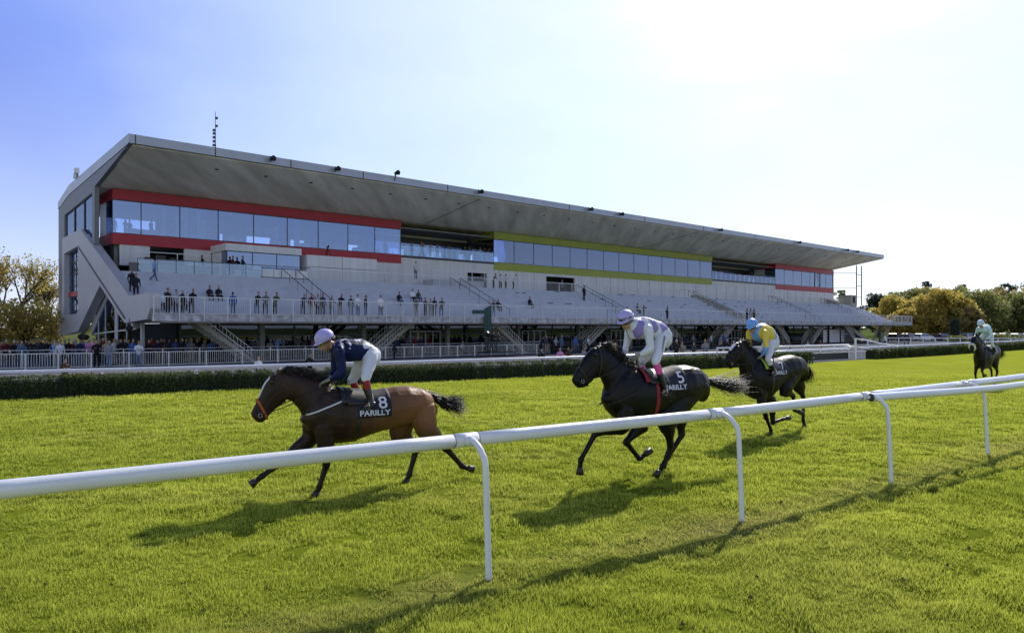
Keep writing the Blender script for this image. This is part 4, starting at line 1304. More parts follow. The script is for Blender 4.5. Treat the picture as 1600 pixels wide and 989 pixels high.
# ------------------------------------------------------------------ car park
M_paint = prop_mat('car_paint', 'paint', 0.25, 0.03, 2, spec=0.6)
M_tyre = mat('tyre', (0.015, 0.015, 0.015), 0.8, 0.1)
M_hub = mat('hub', (0.35, 0.35, 0.36), 0.4, 0.1, metallic=0.6)
M_carglass = mat('car_glass', (0.02, 0.025, 0.03), 0.08, 0.0, spec=0.8)
M_lampred = mat('tail_lamp', (0.25, 0.01, 0.01), 0.3, 0)
def make_car():
    r = empty('parked_car', (0, 0, 0), '', 'car', 'cars in the car park')
    out = [(-2.1, .35), (-2.15, .7), (-2.05, .92), (-1.2, .98), (1.25, .95), (2.0, .82), (2.12, .6), (2.1, .32), (1.75, .3), (1.65, .55), (1.35, .66), (1.05, .55), (.95, .28), (-.95, .28), (-1.05, .55), (-1.35, .66), (-1.65, .55), (-1.75, .3)]
    b = MB(); b.prism(out, lambda x, z, y: Vector((x, y, z)), -.86, .86); b.build('body', M_paint, r, bevel=.05)
    cab = [(-2.0, .93), (-1.75, 1.36), (-1.3, 1.46), (.1, 1.46), (.5, 1.38), (1.25, .95)]
    b = MB(); b.prism(cab, lambda x, z, y: Vector((x, y * (1.0 - .16 * (z - .93) / .5), z)), -.80, .80); b.build('roof', M_paint, r, bevel=.04)
    for s in (-1, 1):
        for win in ([(-1.7, 1.0), (-1.55, 1.32), (-.55, 1.38), (-.55, 1.0)], [(-.45, 1.0), (-.45, 1.38), (.1, 1.38), (.42, 1.30), (.95, 1.0)]):
            b = MB(); b.prism(win, lambda x, z, y: Vector((x, s * (y - .16 * .8 * (z - .93) / .5), z)), .79, .815); b.build('window', M_carglass, r)
    b = MB(); b.box8([Vector((1.18, -.66, 1.0)), Vector((1.2, -.66, 1.0)), Vector((1.2, .66, 1.0)), Vector((1.18, .66, 1.0)), Vector((.58, -.58, 1.36)), Vector((.60, -.58, 1.37)), Vector((.60, .58, 1.37)), Vector((.58, .58, 1.36))]); b.build('windscreen', M_carglass, r)
    b = MB(); b.box8([Vector((-1.98, -.66, 1.0)), Vector((-1.96, -.66, 1.0)), Vector((-1.96, .66, 1.0)), Vector((-1.98, .66, 1.0)), Vector((-1.81, -.58, 1.34)), Vector((-1.79, -.58, 1.34)), Vector((-1.79, .58, 1.34)), Vector((-1.81, .58, 1.34))]); b.build('rear_window', M_carglass, r)
    for x in (-1.35, 1.35):
        for s in (-1, 1):
            b = MB(); b.tube([Vector((x, s * .68, .33)), Vector((x, s * .88, .33))], .33, 16); w = b.build('wheel', M_tyre, r)
            b = MB(); b.tube([Vector((x, s * .88, .33)), Vector((x, s * .895, .33))], .2, 12); b.build('rim', M_hub, w)
    for s in (-1, 1):
        b = MB(); b.box(2.06, 2.13, s * .62 - .16, s * .62 + .16, .62, .74); b.build('headlight', M_hub, r)
        b = MB(); b.box(-2.16, -2.1, s * .68 - .12, s * .68 + .12, .68, .86); b.build('tail_light', M_lampred, r)
    return r
car0 = make_car()
cars = [(1398, 140, 0.6, (.06, .06, .07), 'black car half hidden behind the terrace stairs end'), (1421, 142, .3, (.35, .36, .38), 'grey car left of the white car'),
        (1443, 138, .2, (.75, .75, .76), 'white car parked left of the dark car in front of the golden tree'), (1473, 140, .25, (.05, .06, .08), 'dark car between the white car and the cypress'),
        (1515, 142, .2, (.55, .56, .58), 'silver car between the cypress and the last rider'), (1556, 140, .25, (.8, .8, .8), 'white van-like car right of the last rider'),
        (1574, 146, .1, (.12, .14, .2), 'dark blue car right of the white one near the right edge'), (1592, 140, .2, (.6, .6, .62), 'light grey car at the right picture edge'),
        (1610, 142, .3, (.07, .07, .07), 'dark car cut by the right picture edge')]
for i, (px, D, rz, c, lab) in enumerate(cars):
    o = car0 if i == 0 else copy_tree(car0)
    o.location = at_depth(px, D, -.296); o.rotation_euler = (0, 0, rz + ANG * 0.4); o['label'] = lab
    for ch in o.children: ch['paint'] = c
# car park fence
f0, f1 = at_depth(1385, 108, ZG), at_depth(1640, 104, ZG)
pf2 = empty('car_park_fence', f0, 'thin white two rail fence in front of the parked cars', 'fence')
b = MB(); b.bar(f0 + Vector((0, 0, 1.05)), f1 + Vector((0, 0, 1.05)), .05); b.bar(f0 + Vector((0, 0, .55)), f1 + Vector((0, 0, .55)), .03); b.build('rail', M_rw, pf2)
b = MB()
for k in range(14):
    c = f0.lerp(f1, k / 13); b.box(c.x - .05, c.x + .05, c.y - .05, c.y + .05, ZG, .8)
build_each(b, 'post', M_rw, pf2)
# two white panels and two boxes under the right part of the terrace
for i, (px0, px1, z1, lab) in enumerate(((1286, 1292, 1.9, 'narrow white panel left of the big white board under the terrace'), (1296, 1312, 1.95, 'large white board standing under the right end of the terrace'), (1314, 1319, 1.9, 'narrow white panel right of the big white board under the terrace'))):
    c = 55.0; a0, a1 = a_at(px0, c), a_at(px1, c)
    r = empty('display_board', W(a0, c, ZG), lab, 'board', 'white boards under the terrace')
    b = MB(); b.box(a0, a1, c, c + .1, ZG + .15, z1, W); b.build('board', M_white, r)
    b = MB(); b.box(a0 - .12, a0, c - .02, c + .12, ZG, z1 + .05, W); b.box(a1, a1 + .12, c - .02, c + .12, ZG, z1 + .05, W); build_each(b, 'post', M_drail, r)
# ------------------------------------------------------------------ living bodies
def ring(c, A, B, n=14, e=2.0):
    out = []
    for k in range(n):
        t = 2 * math.pi * k / n
        ca, sa = math.cos(t), math.sin(t)
        if e != 2.0:
            ca = math.copysign(abs(ca) ** (2 / e), ca); sa = math.copysign(abs(sa) ** (2 / e), sa)
        out.append(c + A * ca + B * sa)
    return out

class Body:
    """closed lofts that are fused by a voxel remesh into one skin; each loft carries a tag"""
    def __init__(s): s.v = []; s.f = []; s.seg = []
    def loft(s, rings, tag=0, n=14, e=2.0, cap=0.6):
        """rings: (centre, A, B) half axes"""
        rs = []
        (c, A, B) = rings[0]; (c1, _, _) = rings[1]
        d = (c - c1).normalized(); m = min(A.length, B.length)
        rs.append(ring(c + d * m * cap, A * .45, B * .45, n, e)); rs += [ring(c_, A_, B_, n, e) for c_, A_, B_ in rings]
        (c, A, B) = rings[-1]; (c1, _, _) = rings[-2]
        d = (c - c1).normalized(); m = min(A.length, B.length)
        rs.append(ring(c + d * m * cap, A * .45, B * .45, n, e))
        o = len(s.v); k = len(rs)
        for r in rs: s.v.extend(r)
        for i in range(k - 1):
            for j in range(n):
                j2 = (j + 1) % n
                s.f.append((o + i * n + j, o + i * n + j2, o + (i + 1) * n + j2, o + (i + 1) * n + j))
        s.f.append(tuple(o + j for j in range(n))[::-1]); s.f.append(tuple(o + (k - 1) * n + j for j in range(n)))
        for (c, A, B), (c2, A2, B2) in zip(rings[:-1], rings[1:]):
            s.seg.append((c, c2, (A.length + B.length) / 2, (A2.length + B2.length) / 2, tag))
    def limb(s, pts, radii, tag=0, n=12, flat=1.0, side=Vector((0, 1, 0)), sub=3):
        """limb through joints; radii: (fore-aft, lateral) or one number"""
        P = spline(pts, sub)
        R = []
        for i in range(len(radii) - 1):
            a = radii[i] if hasattr(radii[i], '__len__') else (radii[i], radii[i] * flat)
            b_ = radii[i + 1] if hasattr(radii[i + 1], '__len__') else (radii[i + 1], radii[i + 1] * flat)
            for k in range(sub):
                t = k / sub; t = t * t * (3 - 2 * t)
                R.append((a[0] + (b_[0] - a[0]) * t, a[1] + (b_[1] - a[1]) * t))
        l = radii[-1]; R.append(l if hasattr(l, '__len__') else (l, l * flat))
        rg = []
        for i, p in enumerate(P):
            d = (P[min(i + 1, len(P) - 1)] - P[max(i - 1, 0)]).normalized()
            B = (side - d * side.dot(d))
            B = B.normalized() if B.length > 1e-3 else Vector((1, 0, 0))
            A = d.cross(B).normalized()
            rg.append((p, A * R[i][0], B * R[i][1]))
        s.loft(rg, tag, n)
    def ball(s, c, r, tag=0, sx=1, sy=1, sz=1):
        c = Vector(c)
        k = 6; rg = []
        for i in range(1, k):
            t = math.pi * i / k
            rg.append((c + Vector((0, 0, -math.cos(t) * r * sz)), Vector((math.sin(t) * r * sx, 0, 0)), Vector((0, math.sin(t) * r * sy, 0))))
        s.loft(rg, tag, 12, cap=.3)
        s.seg[-1] = s.seg[-1]
    def build(s, name, mats, parent, voxel, smooth=4, fac=.5, tags=None, xf=None, deform=None):
        me = bpy.data.meshes.new(name + '_src')
        me.from_pydata([tuple(v) for v in s.v], [], s.f)
        bm = bmesh.new(); bm.from_mesh(me); bmesh.ops.recalc_face_normals(bm, faces=bm.faces); bm.to_mesh(me); bm.free()
        o = bpy.data.objects.new(name, me); COL.objects.link(o)
        m = o.modifiers.new('r', 'REMESH'); m.mode = 'VOXEL'; m.voxel_size = voxel
        if smooth:
            m2 = o.modifiers.new('s', 'SMOOTH'); m2.iterations = smooth; m2.factor = fac
        dg = bpy.context.evaluated_depsgraph_get()
        ev = o.evaluated_get(dg)
        new = bpy.data.meshes.new_from_object(ev)
        bpy.data.objects.remove(o); bpy.data.meshes.remove(me)
        new.name = name
        n = len(new.vertices); co = np.zeros(n * 3, dtype=np.float32); new.vertices.foreach_get('co', co); co = co.reshape(-1, 3)
        if deform is not None:
            co = deform(co); new.vertices.foreach_set('co', co.astype(np.float32).ravel())
        mats = mats if isinstance(mats, (list, tuple)) else [mats]
        new.materials.clear()
        for mm in mats: new.materials.append(mm)
        if len(mats) > 1:
            k = len(new.polygons)
            fc = np.zeros(k * 3, dtype=np.float32); new.polygons.foreach_get('center', fc); fc = fc.reshape(-1, 3)
            best = np.full(k, 1e9); bt = np.zeros(k, dtype=np.int32)
            for (p, q, r0, r1, tg) in s.seg:
                P = np.array(p); d = np.array(q) - P; L2 = max(1e-8, d @ d)
                t = np.clip(((fc - P) @ d) / L2, 0, 1)
                dist = np.linalg.norm(fc - (P + t[:, None] * d), axis=1) - (r0 + (r1 - r0) * t)
                mk = dist < best; best = np.where(mk, dist, best); bt = np.where(mk, tg, bt)
            new.polygons.foreach_set('material_index', bt)
        new.polygons.foreach_set('use_smooth', [True] * len(new.polygons))
        new.update()
        ob = bpy.data.objects.new(name, new); COL.objects.link(ob)
        if parent is not None: ob.parent = parent
        return ob

def simple(name, mb, m, parent, smooth=True):
    """a child whose vertices are already in the parent's own frame"""
    me = bpy.data.meshes.new(name)
    me.from_pydata([tuple(p) for p in mb.v], [], mb.f)
    for mm in (m if isinstance(m, (list, tuple)) else [m]): me.materials.append(mm)
    if isinstance(m, (list, tuple)): me.polygons.foreach_set('material_index', mb.m)
    bm = bmesh.new(); bm.from_mesh(me); bmesh.ops.recalc_face_normals(bm, faces=bm.faces); bm.to_mesh(me); bm.free()
    me.polygons.foreach_set('use_smooth', [smooth] * len(me.polygons))
    o = bpy.data.objects.new(name, me); COL.objects.link(o); o.parent = parent
    return o

# ------------------------------------------------------------------ horses and riders
def coat_mat(name, dark, light, legs, hi=0.5, rough=0.38, blend=(-0.9, 0.3)):
    """coat: light on the quarters, darker forehand, black points; sleek sheen"""
    m = bpy.data.materials.new(name)
    nt, N, L = nodes_of(m)
    out = N.new('ShaderNodeOutputMaterial'); b = N.new('ShaderNodeBsdfPrincipled'); L.new(b.outputs[0], out.inputs[0])
    tc = N.new('ShaderNodeTexCoord'); sp = N.new('ShaderNodeSeparateXYZ'); L.new(tc.outputs['Object'], sp.inputs[0])
    nz = N.new('ShaderNodeTexNoise'); nz.inputs['Scale'].default_value = 3.5; nz.inputs['Detail'].default_value = 6
    L.new(tc.outputs['Object'], nz.inputs[0])
    mr = N.new('ShaderNodeMapRange'); mr.inputs['From Min'].default_value = blend[1]; mr.inputs['From Max'].default_value = blend[0]
    L.new(sp.outputs['X'], mr.inputs[0])
    ad = N.new('ShaderNodeMath'); ad.operation = 'MULTIPLY_ADD'; ad.inputs[1].default_value = .5; ad.use_clamp = True
    sb = N.new('ShaderNodeMath'); sb.operation = 'SUBTRACT'; sb.inputs[1].default_value = .25
    L.new(nz.outputs[0], ad.inputs[0]); L.new(mr.outputs[0], sb.inputs[0]); L.new(sb.outputs[0], ad.inputs[2])
    m1 = N.new('ShaderNodeMix'); m1.data_type = 'RGBA'; m1.inputs[6].default_value = (*dark, 1); m1.inputs[7].default_value = (*light, 1)
    L.new(ad.outputs[0], m1.inputs[0])
    lz = N.new('ShaderNodeMapRange'); lz.inputs['From Min'].default_value = 0.95; lz.inputs['From Max'].default_value = 0.55
    L.new(sp.outputs['Z'], lz.inputs[0])
    m2 = N.new('ShaderNodeMix'); m2.data_type = 'RGBA'; m2.inputs[7].default_value = (*legs, 1)
    L.new(lz.outputs[0], m2.inputs[0]); L.new(m1.outputs[2], m2.inputs[6]); L.new(m2.outputs[2], b.inputs['Base Color'])
    b.inputs['Roughness'].default_value = rough; b.inputs['Specular IOR Level'].default_value = hi
    b.inputs['Sheen Weight'].default_value = 0.0
    mp = N.new('ShaderNodeMapping'); mp.inputs['Scale'].default_value = (2.2, 3.0, 2.6); L.new(tc.outputs['Object'], mp.inputs[0])
    n2 = N.new('ShaderNodeTexNoise'); n2.inputs['Scale'].default_value = 2.6; n2.inputs['Detail'].default_value = 3; L.new(mp.outputs[0], n2.inputs[0])
    n3 = N.new('ShaderNodeTexNoise'); n3.inputs['Scale'].default_value = 160; L.new(tc.outputs['Object'], n3.inputs[0])
    bp = N.new('ShaderNodeBump'); bp.inputs['Strength'].default_value = .38; bp.inputs['Distance'].default_value = .05; L.new(n2.outputs[0], bp.inputs['Height'])
    bp2 = N.new('ShaderNodeBump'); bp2.inputs['Strength'].default_value = .18; bp2.inputs['Distance'].default_value = .004; L.new(n3.outputs[0], bp2.inputs['Height'])
    L.new(bp.outputs[0], bp2.inputs['Normal']); L.new(bp2.outputs[0], b.inputs['Normal'])
    return m
M_hoof = mat('hoof', (0.02, 0.018, 0.016), 0.5, .2, 20)
M_mane = mat('horse_hair', (0.012, 0.010, 0.010), 0.5, .3, 30, spec=.4)
M_eye = mat('eye', (0.006, 0.004, 0.003), 0.08, 0, spec=.8)
M_nostril = mat('nostril', (0.004, 0.003, 0.003), .8, 0)
M_leather = mat('black_leather', (0.015, 0.014, 0.014), 0.4, .2, 20, .2, 80)
M_strap = mat('strap_brown', (0.03, 0.015, 0.01), 0.5, .2, 20)
M_orange = mat('orange_noseband', (0.42, 0.09, 0.02), .7, .15, 20)
M_fleece = mat('white_sheepskin', (0.62, 0.62, 0.56), .95, .15, 30, .8, 60)
M_blaze = mat('white_face_marking', (0.62, 0.60, 0.58), .7, .1, 20)
M_metal = mat('stirrup_steel', (0.6, 0.6, 0.6), .25, .05, metallic=1)
M_cloth = mat('navy_saddle_cloth', (0.006, 0.008, 0.020), .7, .2, 6, .3, 14)
M_print = mat('white_print', (0.72, 0.72, 0.80), .6, .03, 4)
M_skin = mat('skin', (0.42, 0.22, 0.15), .55, .1, 12)
M_glove = mat('grey_glove', (0.26, 0.25, 0.22), .7, .15, 30)
M_breech = mat('white_breeches', (0.66, 0.67, 0.74), .6, .05, 5, .9, 10)
M_boot = mat('black_boot', (0.012, 0.014, 0.02), .3, .1, 10, spec=.6)

class Horse:
    def __init__(s, name, ground_px, ground_py, heading, label, sc, ox, oy, lift=0.0):
        s.h = math.radians(heading)
        s.f = Vector((-math.cos(s.h), -math.sin(s.h), 0)); s.l = Vector((-s.f.y, s.f.x, 0))
        s.O = ground_pt(ground_px, ground_py, 0)
        s.sc, s.ox, s.oy = sc, ox, oy
        rz = math.atan2(s.f.y, s.f.x)
        s.root = empty('horse', s.O, label, 'horse', rz=rz)
        s.rz = rz
    def P(s, x, y, lat=0.0):
        """measured point -> the horse's own frame, on the upright plane at side offset lat"""
        px, py = s.ox + x / s.sc, s.oy + y / s.sc
        k = (px - 800) / F
        # point D*(k,1) with l.(p-O)=lat
        D = (lat + s.l.dot(s.O)) / (s.l.x * k + s.l.y)
        p = Vector((k * D, D, 0)) - s.O
        return Vector((s.f.dot(p), lat, H + (YH - py) / F * D))
    def person_root(s, label, group=None):
        return empty('person', s.O, label, 'person', group, rz=s.rz)

def pair(top, bot, hw):
    c = (top + bot) / 2
    return (c, (top - bot) / 2, Vector((0, hw, 0)))

def build_horse(hs, T, coat, cloth_txt, pose):
    """T: measured trace in local frame values"""
    P = hs.P
    B = Body()
    xb, xc = T['xb'], T['xc']; zc, zw, zg, zf = T['zc'], T['zw'], T['zg'], T['zf']
    L_ = xc - xb
    prof = [(0, zc - .26, zc - .50, .07), (.045, zc - .12, zc - .62, .19), (.12, zc - .04, zf + .14, .25), (.24, zc + .005, zf + .05, .285), (.34, zc - .005, zf + .01, .28),
            (.44, zc - .045, zf - .02, .265), (.55, (zc + zw) / 2 - .075, (zf + zg) / 2, .285), (.66, zw - .07, zg + .01, .295), (.76, zw - .03, zg, .28),
            (.85, zw - .0, zg + .03, .235), (.92, zw - .07, zg + .10, .215), (.97, zw - .22, zg + .19, .175), (1.0, zw - .36, zg + .30, .11)]
    rg = [(Vector((xb + t * L_, 0, (a + c) / 2)), Vector((0, 0, (a - c) / 2)), Vector((0, w, 0))) for t, a, c, w in prof]
    B.loft(rg, 0, 20, 2.15)
    # muscle masses
    for s_ in (-1, 1):
        B.loft([(Vector((xb + .10 * L_, s_ * .11, zc - .34)), Vector((.13, 0, .05)), Vector((0, .13, 0))), (Vector((xb + .19 * L_, s_ * .125, zc - .28)), Vector((.15, 0, .12)), Vector((0, .15, 0))),
                (Vector((xb + .28 * L_, s_ * .13, zc - .24)), Vector((.10, 0, .08)), Vector((0, .14, 0)))], 0)
        B.limb([Vector((xb + .84 * L_, s_ * .13, zw - .12)), Vector((xb + .88 * L_, s_ * .14, zw - .38)), Vector((xc - .16, s_ * .12, zg + .36)), Vector((xb + .84 * L_, s_ * .15, zg + .16))],
               [(.08, .06), (.12, .085), (.11, .085), (.10, .075)])
    # neck and head
    B.loft([pair(*n) for n in T['neck']], 0, 18, 2.1)
    B.loft([pair(*n) for n in T['head']], 0, 18, 2.3, cap=.35)
    hd = T['head']
    # lower jaw and cheek
    for s_ in (-1, 1):
        c = hd[1][1].lerp(hd[1][0], .38)
        B.loft([(c + Vector((-.05, s_ * .045, .02)), Vector((.05, 0, .05)), Vector((0, .03, 0))), (c + Vector((.03, s_ * .052, .0)), Vector((.085, 0, .03)), Vector((0, .032, 0))), (c + Vector((.12, s_ * .04, -.04)), Vector((.04, 0, .03)), Vector((0, .025, 0)))], 0, 10)
        q = hd[3][0].lerp(hd[3][1], .3)
        B.ball(q + Vector((-.02, s_ * hd[3][2] * .75, 0)), .035, 0, 1.4, .6, .8)
        # eye socket ridge
        e = hd[1][0].lerp(hd[1][1], .22); B.ball(e + Vector((.03, s_ * hd[1][2] * .82, 0)), .034, 0, 1.2, .7, .8)
    # ears
    for s_ in (-1, 1):
        e0, e1 = T['ear']; e0 = e0 + Vector((0, s_ * .045, 0)); e1 = e1 + Vector((0, s_ * .075, 0))
        B.limb([e0 - (e1 - e0) * .4, e0, e0.lerp(e1, .5), e1], [(.03, .03), (.036, .03), (.034, .022), (.008, .008)], 0, 8)
    # legs
    hooves = []
    for kind, pts in T['legs']:
        if kind == 'F':     # shoulder elbow knee fetlock hoof
            sh, el, kn, fe, ho = pts
            up = el + (sh - el) * .5
            B.limb([sh, el, el.lerp(kn, .35), el.lerp(kn, .8), kn], [(.14, .09), (.125, .085), (.10, .072), (.060, .052), (.058, .052)], 0, 14)
            B.limb([kn + (el - kn).normalized() * .04, kn, kn.lerp(fe, .22), kn.lerp(fe, .75), fe], [(.054, .050), (.060, .053), (.044, .036), (.038, .032), (.050, .042)], 0, 12)
        else:               # hip stifle hock fetlock hoof
            sh, el, kn, fe, ho = pts
            B.limb([sh, el, el.lerp(kn, .3), el.lerp(kn, .72), kn], [(.22, .13), (.18, .115), (.135, .088), (.070, .050), (.064, .050)], 0, 14)
            pth = kn + (kn - fe).normalized() * .055      # point of hock
            B.limb([pth, kn.lerp(pth, .3), kn.lerp(fe, .22), kn.lerp(fe, .75), fe], [(.032, .030), (.056, .047), (.047, .038), (.040, .034), (.052, .044)], 0, 12)
            B.limb([el.lerp(kn, .45) + (el - kn).cross(Vector((0, 1, 0))).normalized() * (.06 if T.get('ach', 1) > 0 else -.06), pth], [.022, .016], 0, 8)
        d = (ho - fe)
        pa = fe + d * .55
        B.limb([fe, pa], [(.042, .037), (.037, .035)], 0, 10)
        hooves.append((pa, ho, (kn - fe).normalized()))
    # chestnut-like folds between neck and chest are left to the bump
    bone = B.build('body_coat', coat, hs.root, .0125, 5, .5)
    body = bone
    body.name = 'body'
    # hooves
    for pa, ho, _u in hooves:
        d = (ho - pa).normalized()
        m = MB(); m.tube([pa - d * .01, pa + d * .02, ho + d * .015], [.040, .047, .060], 14); simple('hoof', m, M_hoof, hs.root)
    # eyes, nostrils
    for s_ in (-1, 1):
        e = hd[1][0].lerp(hd[1][1], .22) + Vector((.035, s_ * (hd[1][2] * .82 + .020), 0))
        b_ = Body(); b_.ball(e, .018, 0, 1.3, .6, 1)
        m = MB(); m.v = b_.v; m.f = b_.f; m.m = [0] * len(b_.f); simple('eye', m, M_eye, hs.root)
        q = hd[-2][0].lerp(hd[-2][1], .3) + Vector((.02, s_ * (hd[-2][2] * .88), 0))
        b_ = Body(); b_.ball(q, .017, 0, .8, .5, 1.4)
        m = MB(); m.v = b_.v; m.f = b_.f; m.m = [0] * len(b_.f); simple('nostril', m, M_nostril, hs.root)
    bvh = BVHTree.FromPolygons([v.co.copy() for v in body.data.vertices], [tuple(p.vertices) for p in body.data.polygons])
    # mane: locks of hair streaming back from the crest
    rd = random.Random(hash(cloth_txt[0]) % 97 + 5)
    crest = spline([T['head'][0][0] + Vector((-.0, 0, 0))] + [n[0] for n in T['neck'][::-1]], 8)
    m = MB()
    for i in range(420):
        t = rd.random() * .93; k = t * (len(crest) - 1); c = crest[int(k)].lerp(crest[min(int(k) + 1, len(crest) - 1)], k % 1)
        c = c + Vector((0, rd.uniform(-.02, .02), -.025))
        s_ = rd.choice((-1, 1, 1)); l = rd.uniform(.10, .24) * T.get('mane', 1)
        w = Vector((-1, 0, 0)) * l * rd.uniform(.5, 1.0) + Vector((0, s_ * l * rd.uniform(.15, .6), l * rd.uniform(.05, .5)))
        m.tube([c, c + w * .45 + Vector((0, 0, l * .22)), c + w + Vector((0, 0, -l * rd.uniform(.0, .35)))], [.0055, .0045, .0015], 4, caps=False)
    simple('mane', m, M_mane, hs.root)
    # tail
    ts = T['tail']; m = MB()
    for i in range(T.get('tn', 340)):
        o = ts[0] + Vector((rd.uniform(-.02, .03), rd.uniform(-.035, .035), rd.uniform(-.04, .02)))
        sp = rd.uniform(.5, 1.0)
        pts = [o]
        off = Vector((0, rd.gauss(0, .07), rd.gauss(0, .06)))
        for k, q in enumerate(ts[1:], 1):
            f_ = k / (len(ts) - 1)
            pts.append(q + off * f_ * 1.3 + Vector((rd.gauss(0, .02), rd.gauss(0, .03) * f_, rd.gauss(0, .03) * f_)))
        pts[-1] = pts[-2].lerp(pts[-1], sp)
        q = spline(pts, 3)
        m.tube(q, [.0052 * (1 - .75 * j / (len(q) - 1)) for j in range(len(q))], 4, caps=False)
    dock = ts[0].lerp(ts[1], .6)
    m.tube([ts[0] + Vector((.08, 0, -.01)), ts[0].lerp(ts[1], .35), dock], [.055, .045, .02], 10)
    simple('tail', m, M_mane, hs.root)
    # ---- saddlery -----------------------------------------------------
    ax = T['girth_x']; zax = zw - .42
    def skin_pt(x, th, off=.012):
        """point on the coat seen from the barrel axis at angle th (0 = up, + = left side)"""
        dr = Vector((0, math.sin(th), math.cos(th)))
        o = Vector((x, 0, zax))
        hit = bvh.ray_cast(o, dr, .55)
        if hit[0] is None: return o + dr * (.3 + off)
        r_ = min((hit[0] - o).length, .40)
        return o + dr * (r_ + off)
    def drape(name, x0, x1, th0, th1, m_, off, nx=14, nt=30, skew=0.0, fold=0.0, ripple=0.0):
        mb = MB(); g = []
        for i in range(nt + 1):
            th = th0 + (th1 - th0) * i / nt
            row = []
            for j in range(nx + 1):
                x = x0 + (x1 - x0) * j / nx + skew * abs(th)
                rp = ripple * math.sin(j * 1.9 + abs(th) * 3) * max(0, abs(th) - .5)
                row.append(skin_pt(x, th, off + rp))
            g.append(row)
        # relax so the cloth bridges hollows
        for _ in range(3):
            for i in range(1, nt):
                for j in range(nx + 1):
                    g[i][j] = g[i][j] * .5 + (g[i - 1][j] + g[i + 1][j]) * .25
        vs = [p for r in g for p in r] + [p + Vector((0, 0, 0)) for r in g for p in r]
        n = (nx + 1) * (nt + 1)
        fs = []
        for i in range(nt):
            for j in range(nx):
                a = i * (nx + 1) + j
                fs.append((a, a + 1, a + nx + 2, a + nx + 1))
        mb.add([p for r in g for p in r], fs)
        o = simple(name, mb, m_, hs.root)
        sm = o.modifiers.new('t', 'SOLIDIFY'); sm.thickness = .006; sm.offset = 1
        return g, o
    cx0, cx1, cth = T['cloth']
    g, cloth = drape('saddle_cloth', cx0, cx1, -cth, cth, M_cloth, .014, ripple=.006)
    cbvh = BVHTree.FromPolygons([v.co.copy() for v in cloth.data.vertices], [tuple(p.vertices) for p in cloth.data.polygons])
    # printing follows the cloth on both flanks
    def on_cloth(u_, v_, side, off=.010):
        """u_ metres forward from the cloth's rear edge, v_ metres up from its lower edge"""
        x = cx0 + u_
        R = .36
        th = cth - v_ / R
        dr = Vector((0, math.sin(th * side), math.cos(th * side))); o = Vector((x, 0, zax))
        hit = cbvh.ray_cast(o, dr, 1.0)
        return (hit[0] if hit[0] is not None else skin_pt(x, th * side, .014)) + dr * off
    def print_text(txt, size, u0, v0, side, shear=0.0, name='lettering'):
        cu = bpy.data.curves.new('t', 'FONT'); cu.body = txt; cu.size = size; cu.offset = size * (.010 if len(txt) == 1 else .022)
        to = bpy.data.objects.new('t', cu); COL.objects.link(to)
        dg = bpy.context.evaluated_depsgraph_get(); me = bpy.data.meshes.new_from_object(to.evaluated_get(dg))
        bm = bmesh.new(); bm.from_mesh(me)
        bmesh.ops.subdivide_edges(bm, edges=[e for e in bm.edges if e.calc_length() > size * .3], cuts=2)
        bmesh.ops.triangulate(bm, faces=bm.faces)
        wd = max(v.co.x for v in bm.verts)
        vs = []
        for v in bm.verts:
            x, y = v.co.x, v.co.y
            u_ = (u0 + (wd - x)) if side > 0 else (u0 + x)
            vs.append(on_cloth(u_, v0 + y + shear * x, side))
        mb = MB(); mb.add(vs, [tuple(q.index for q in f_.verts) for f_ in bm.faces])
        bm.free(); bpy.data.objects.remove(to)
        o = simple(name, mb, M_print, cloth, smooth=False)
        return o
    num = cloth_txt[0]
    for side in (1, -1):
        print_text(num, T.get('ns', .28), T.get('nu', .06), .145, side, name='number')
        print_text('PARILLY', .125, .02, .03, side, name='lettering')
    # saddle, girth
    sx = T['saddle_x']
    drape('saddle', sx - .22, sx + .16, -1.05, 1.05, M_leather, .035, nx=8, nt=20)
    drape('saddle_pad', sx + .02, sx + .24, -.95, .95, T.get('pad', M_leather), .028, nx=6, nt=18)
    mb = MB(); ringp = [skin_pt(sx + .02, 2 * math.pi * k / 40, .006) for k in range(41)]
    for k in range(40):
        a, c = ringp[k], ringp[k + 1]; e = Vector((.034, 0, 0)); mb.add([a - e, a + e, c + e, c - e], [(0, 1, 2, 3)])
    o = simple('girth', mb, T.get('girth', M_leather), hs.root)
    # bridle: straps that follow the rings of the head
    def head_ring(t, off=.006, n=28):
        k = t * (len(hd) - 1); i = min(int(k), len(hd) - 2); f_ = k - i
        tp = hd[i][0].lerp(hd[i + 1][0], f_); bt = hd[i][1].lerp(hd[i + 1][1], f_); w = hd[i][2] + (hd[i + 1][2] - hd[i][2]) * f_
        c = (tp + bt) / 2; A = (tp - bt) / 2
        out = []
        for q in range(n):
            a = 2 * math.pi * q / n; dr = (A.normalized() * math.cos(a) * A.length + Vector((0, w, 0)) * math.sin(a))
            dn = dr.normalized(); hit = bvh.ray_cast(c + dn * .5, -dn, .5)
            out.append((hit[0] if hit[0] is not None else c + dr) + dn * off)
        return out
    def strap(name, pts, w, m_, closed=False, par=None):
        mb = MB(); P_ = list(pts) + ([pts[0]] if closed else [])
        mb.tube(P_, w, 6, caps=not closed, flat=1)
        return simple(name, mb, m_, par or hs.root)
    nb = head_ring(T.get('nose_t', .62))
    br = strap('bridle', head_ring(.12, .008), .010, M_strap, True)
    if T.get('fleece'):
        strap('noseband', head_ring(T.get('nose_t', .62), .02), .045, M_fleece, True, br)
    else:
        strap('noseband', nb, T.get('nose_w', .011), T.get('nose_m', M_strap), True, br)
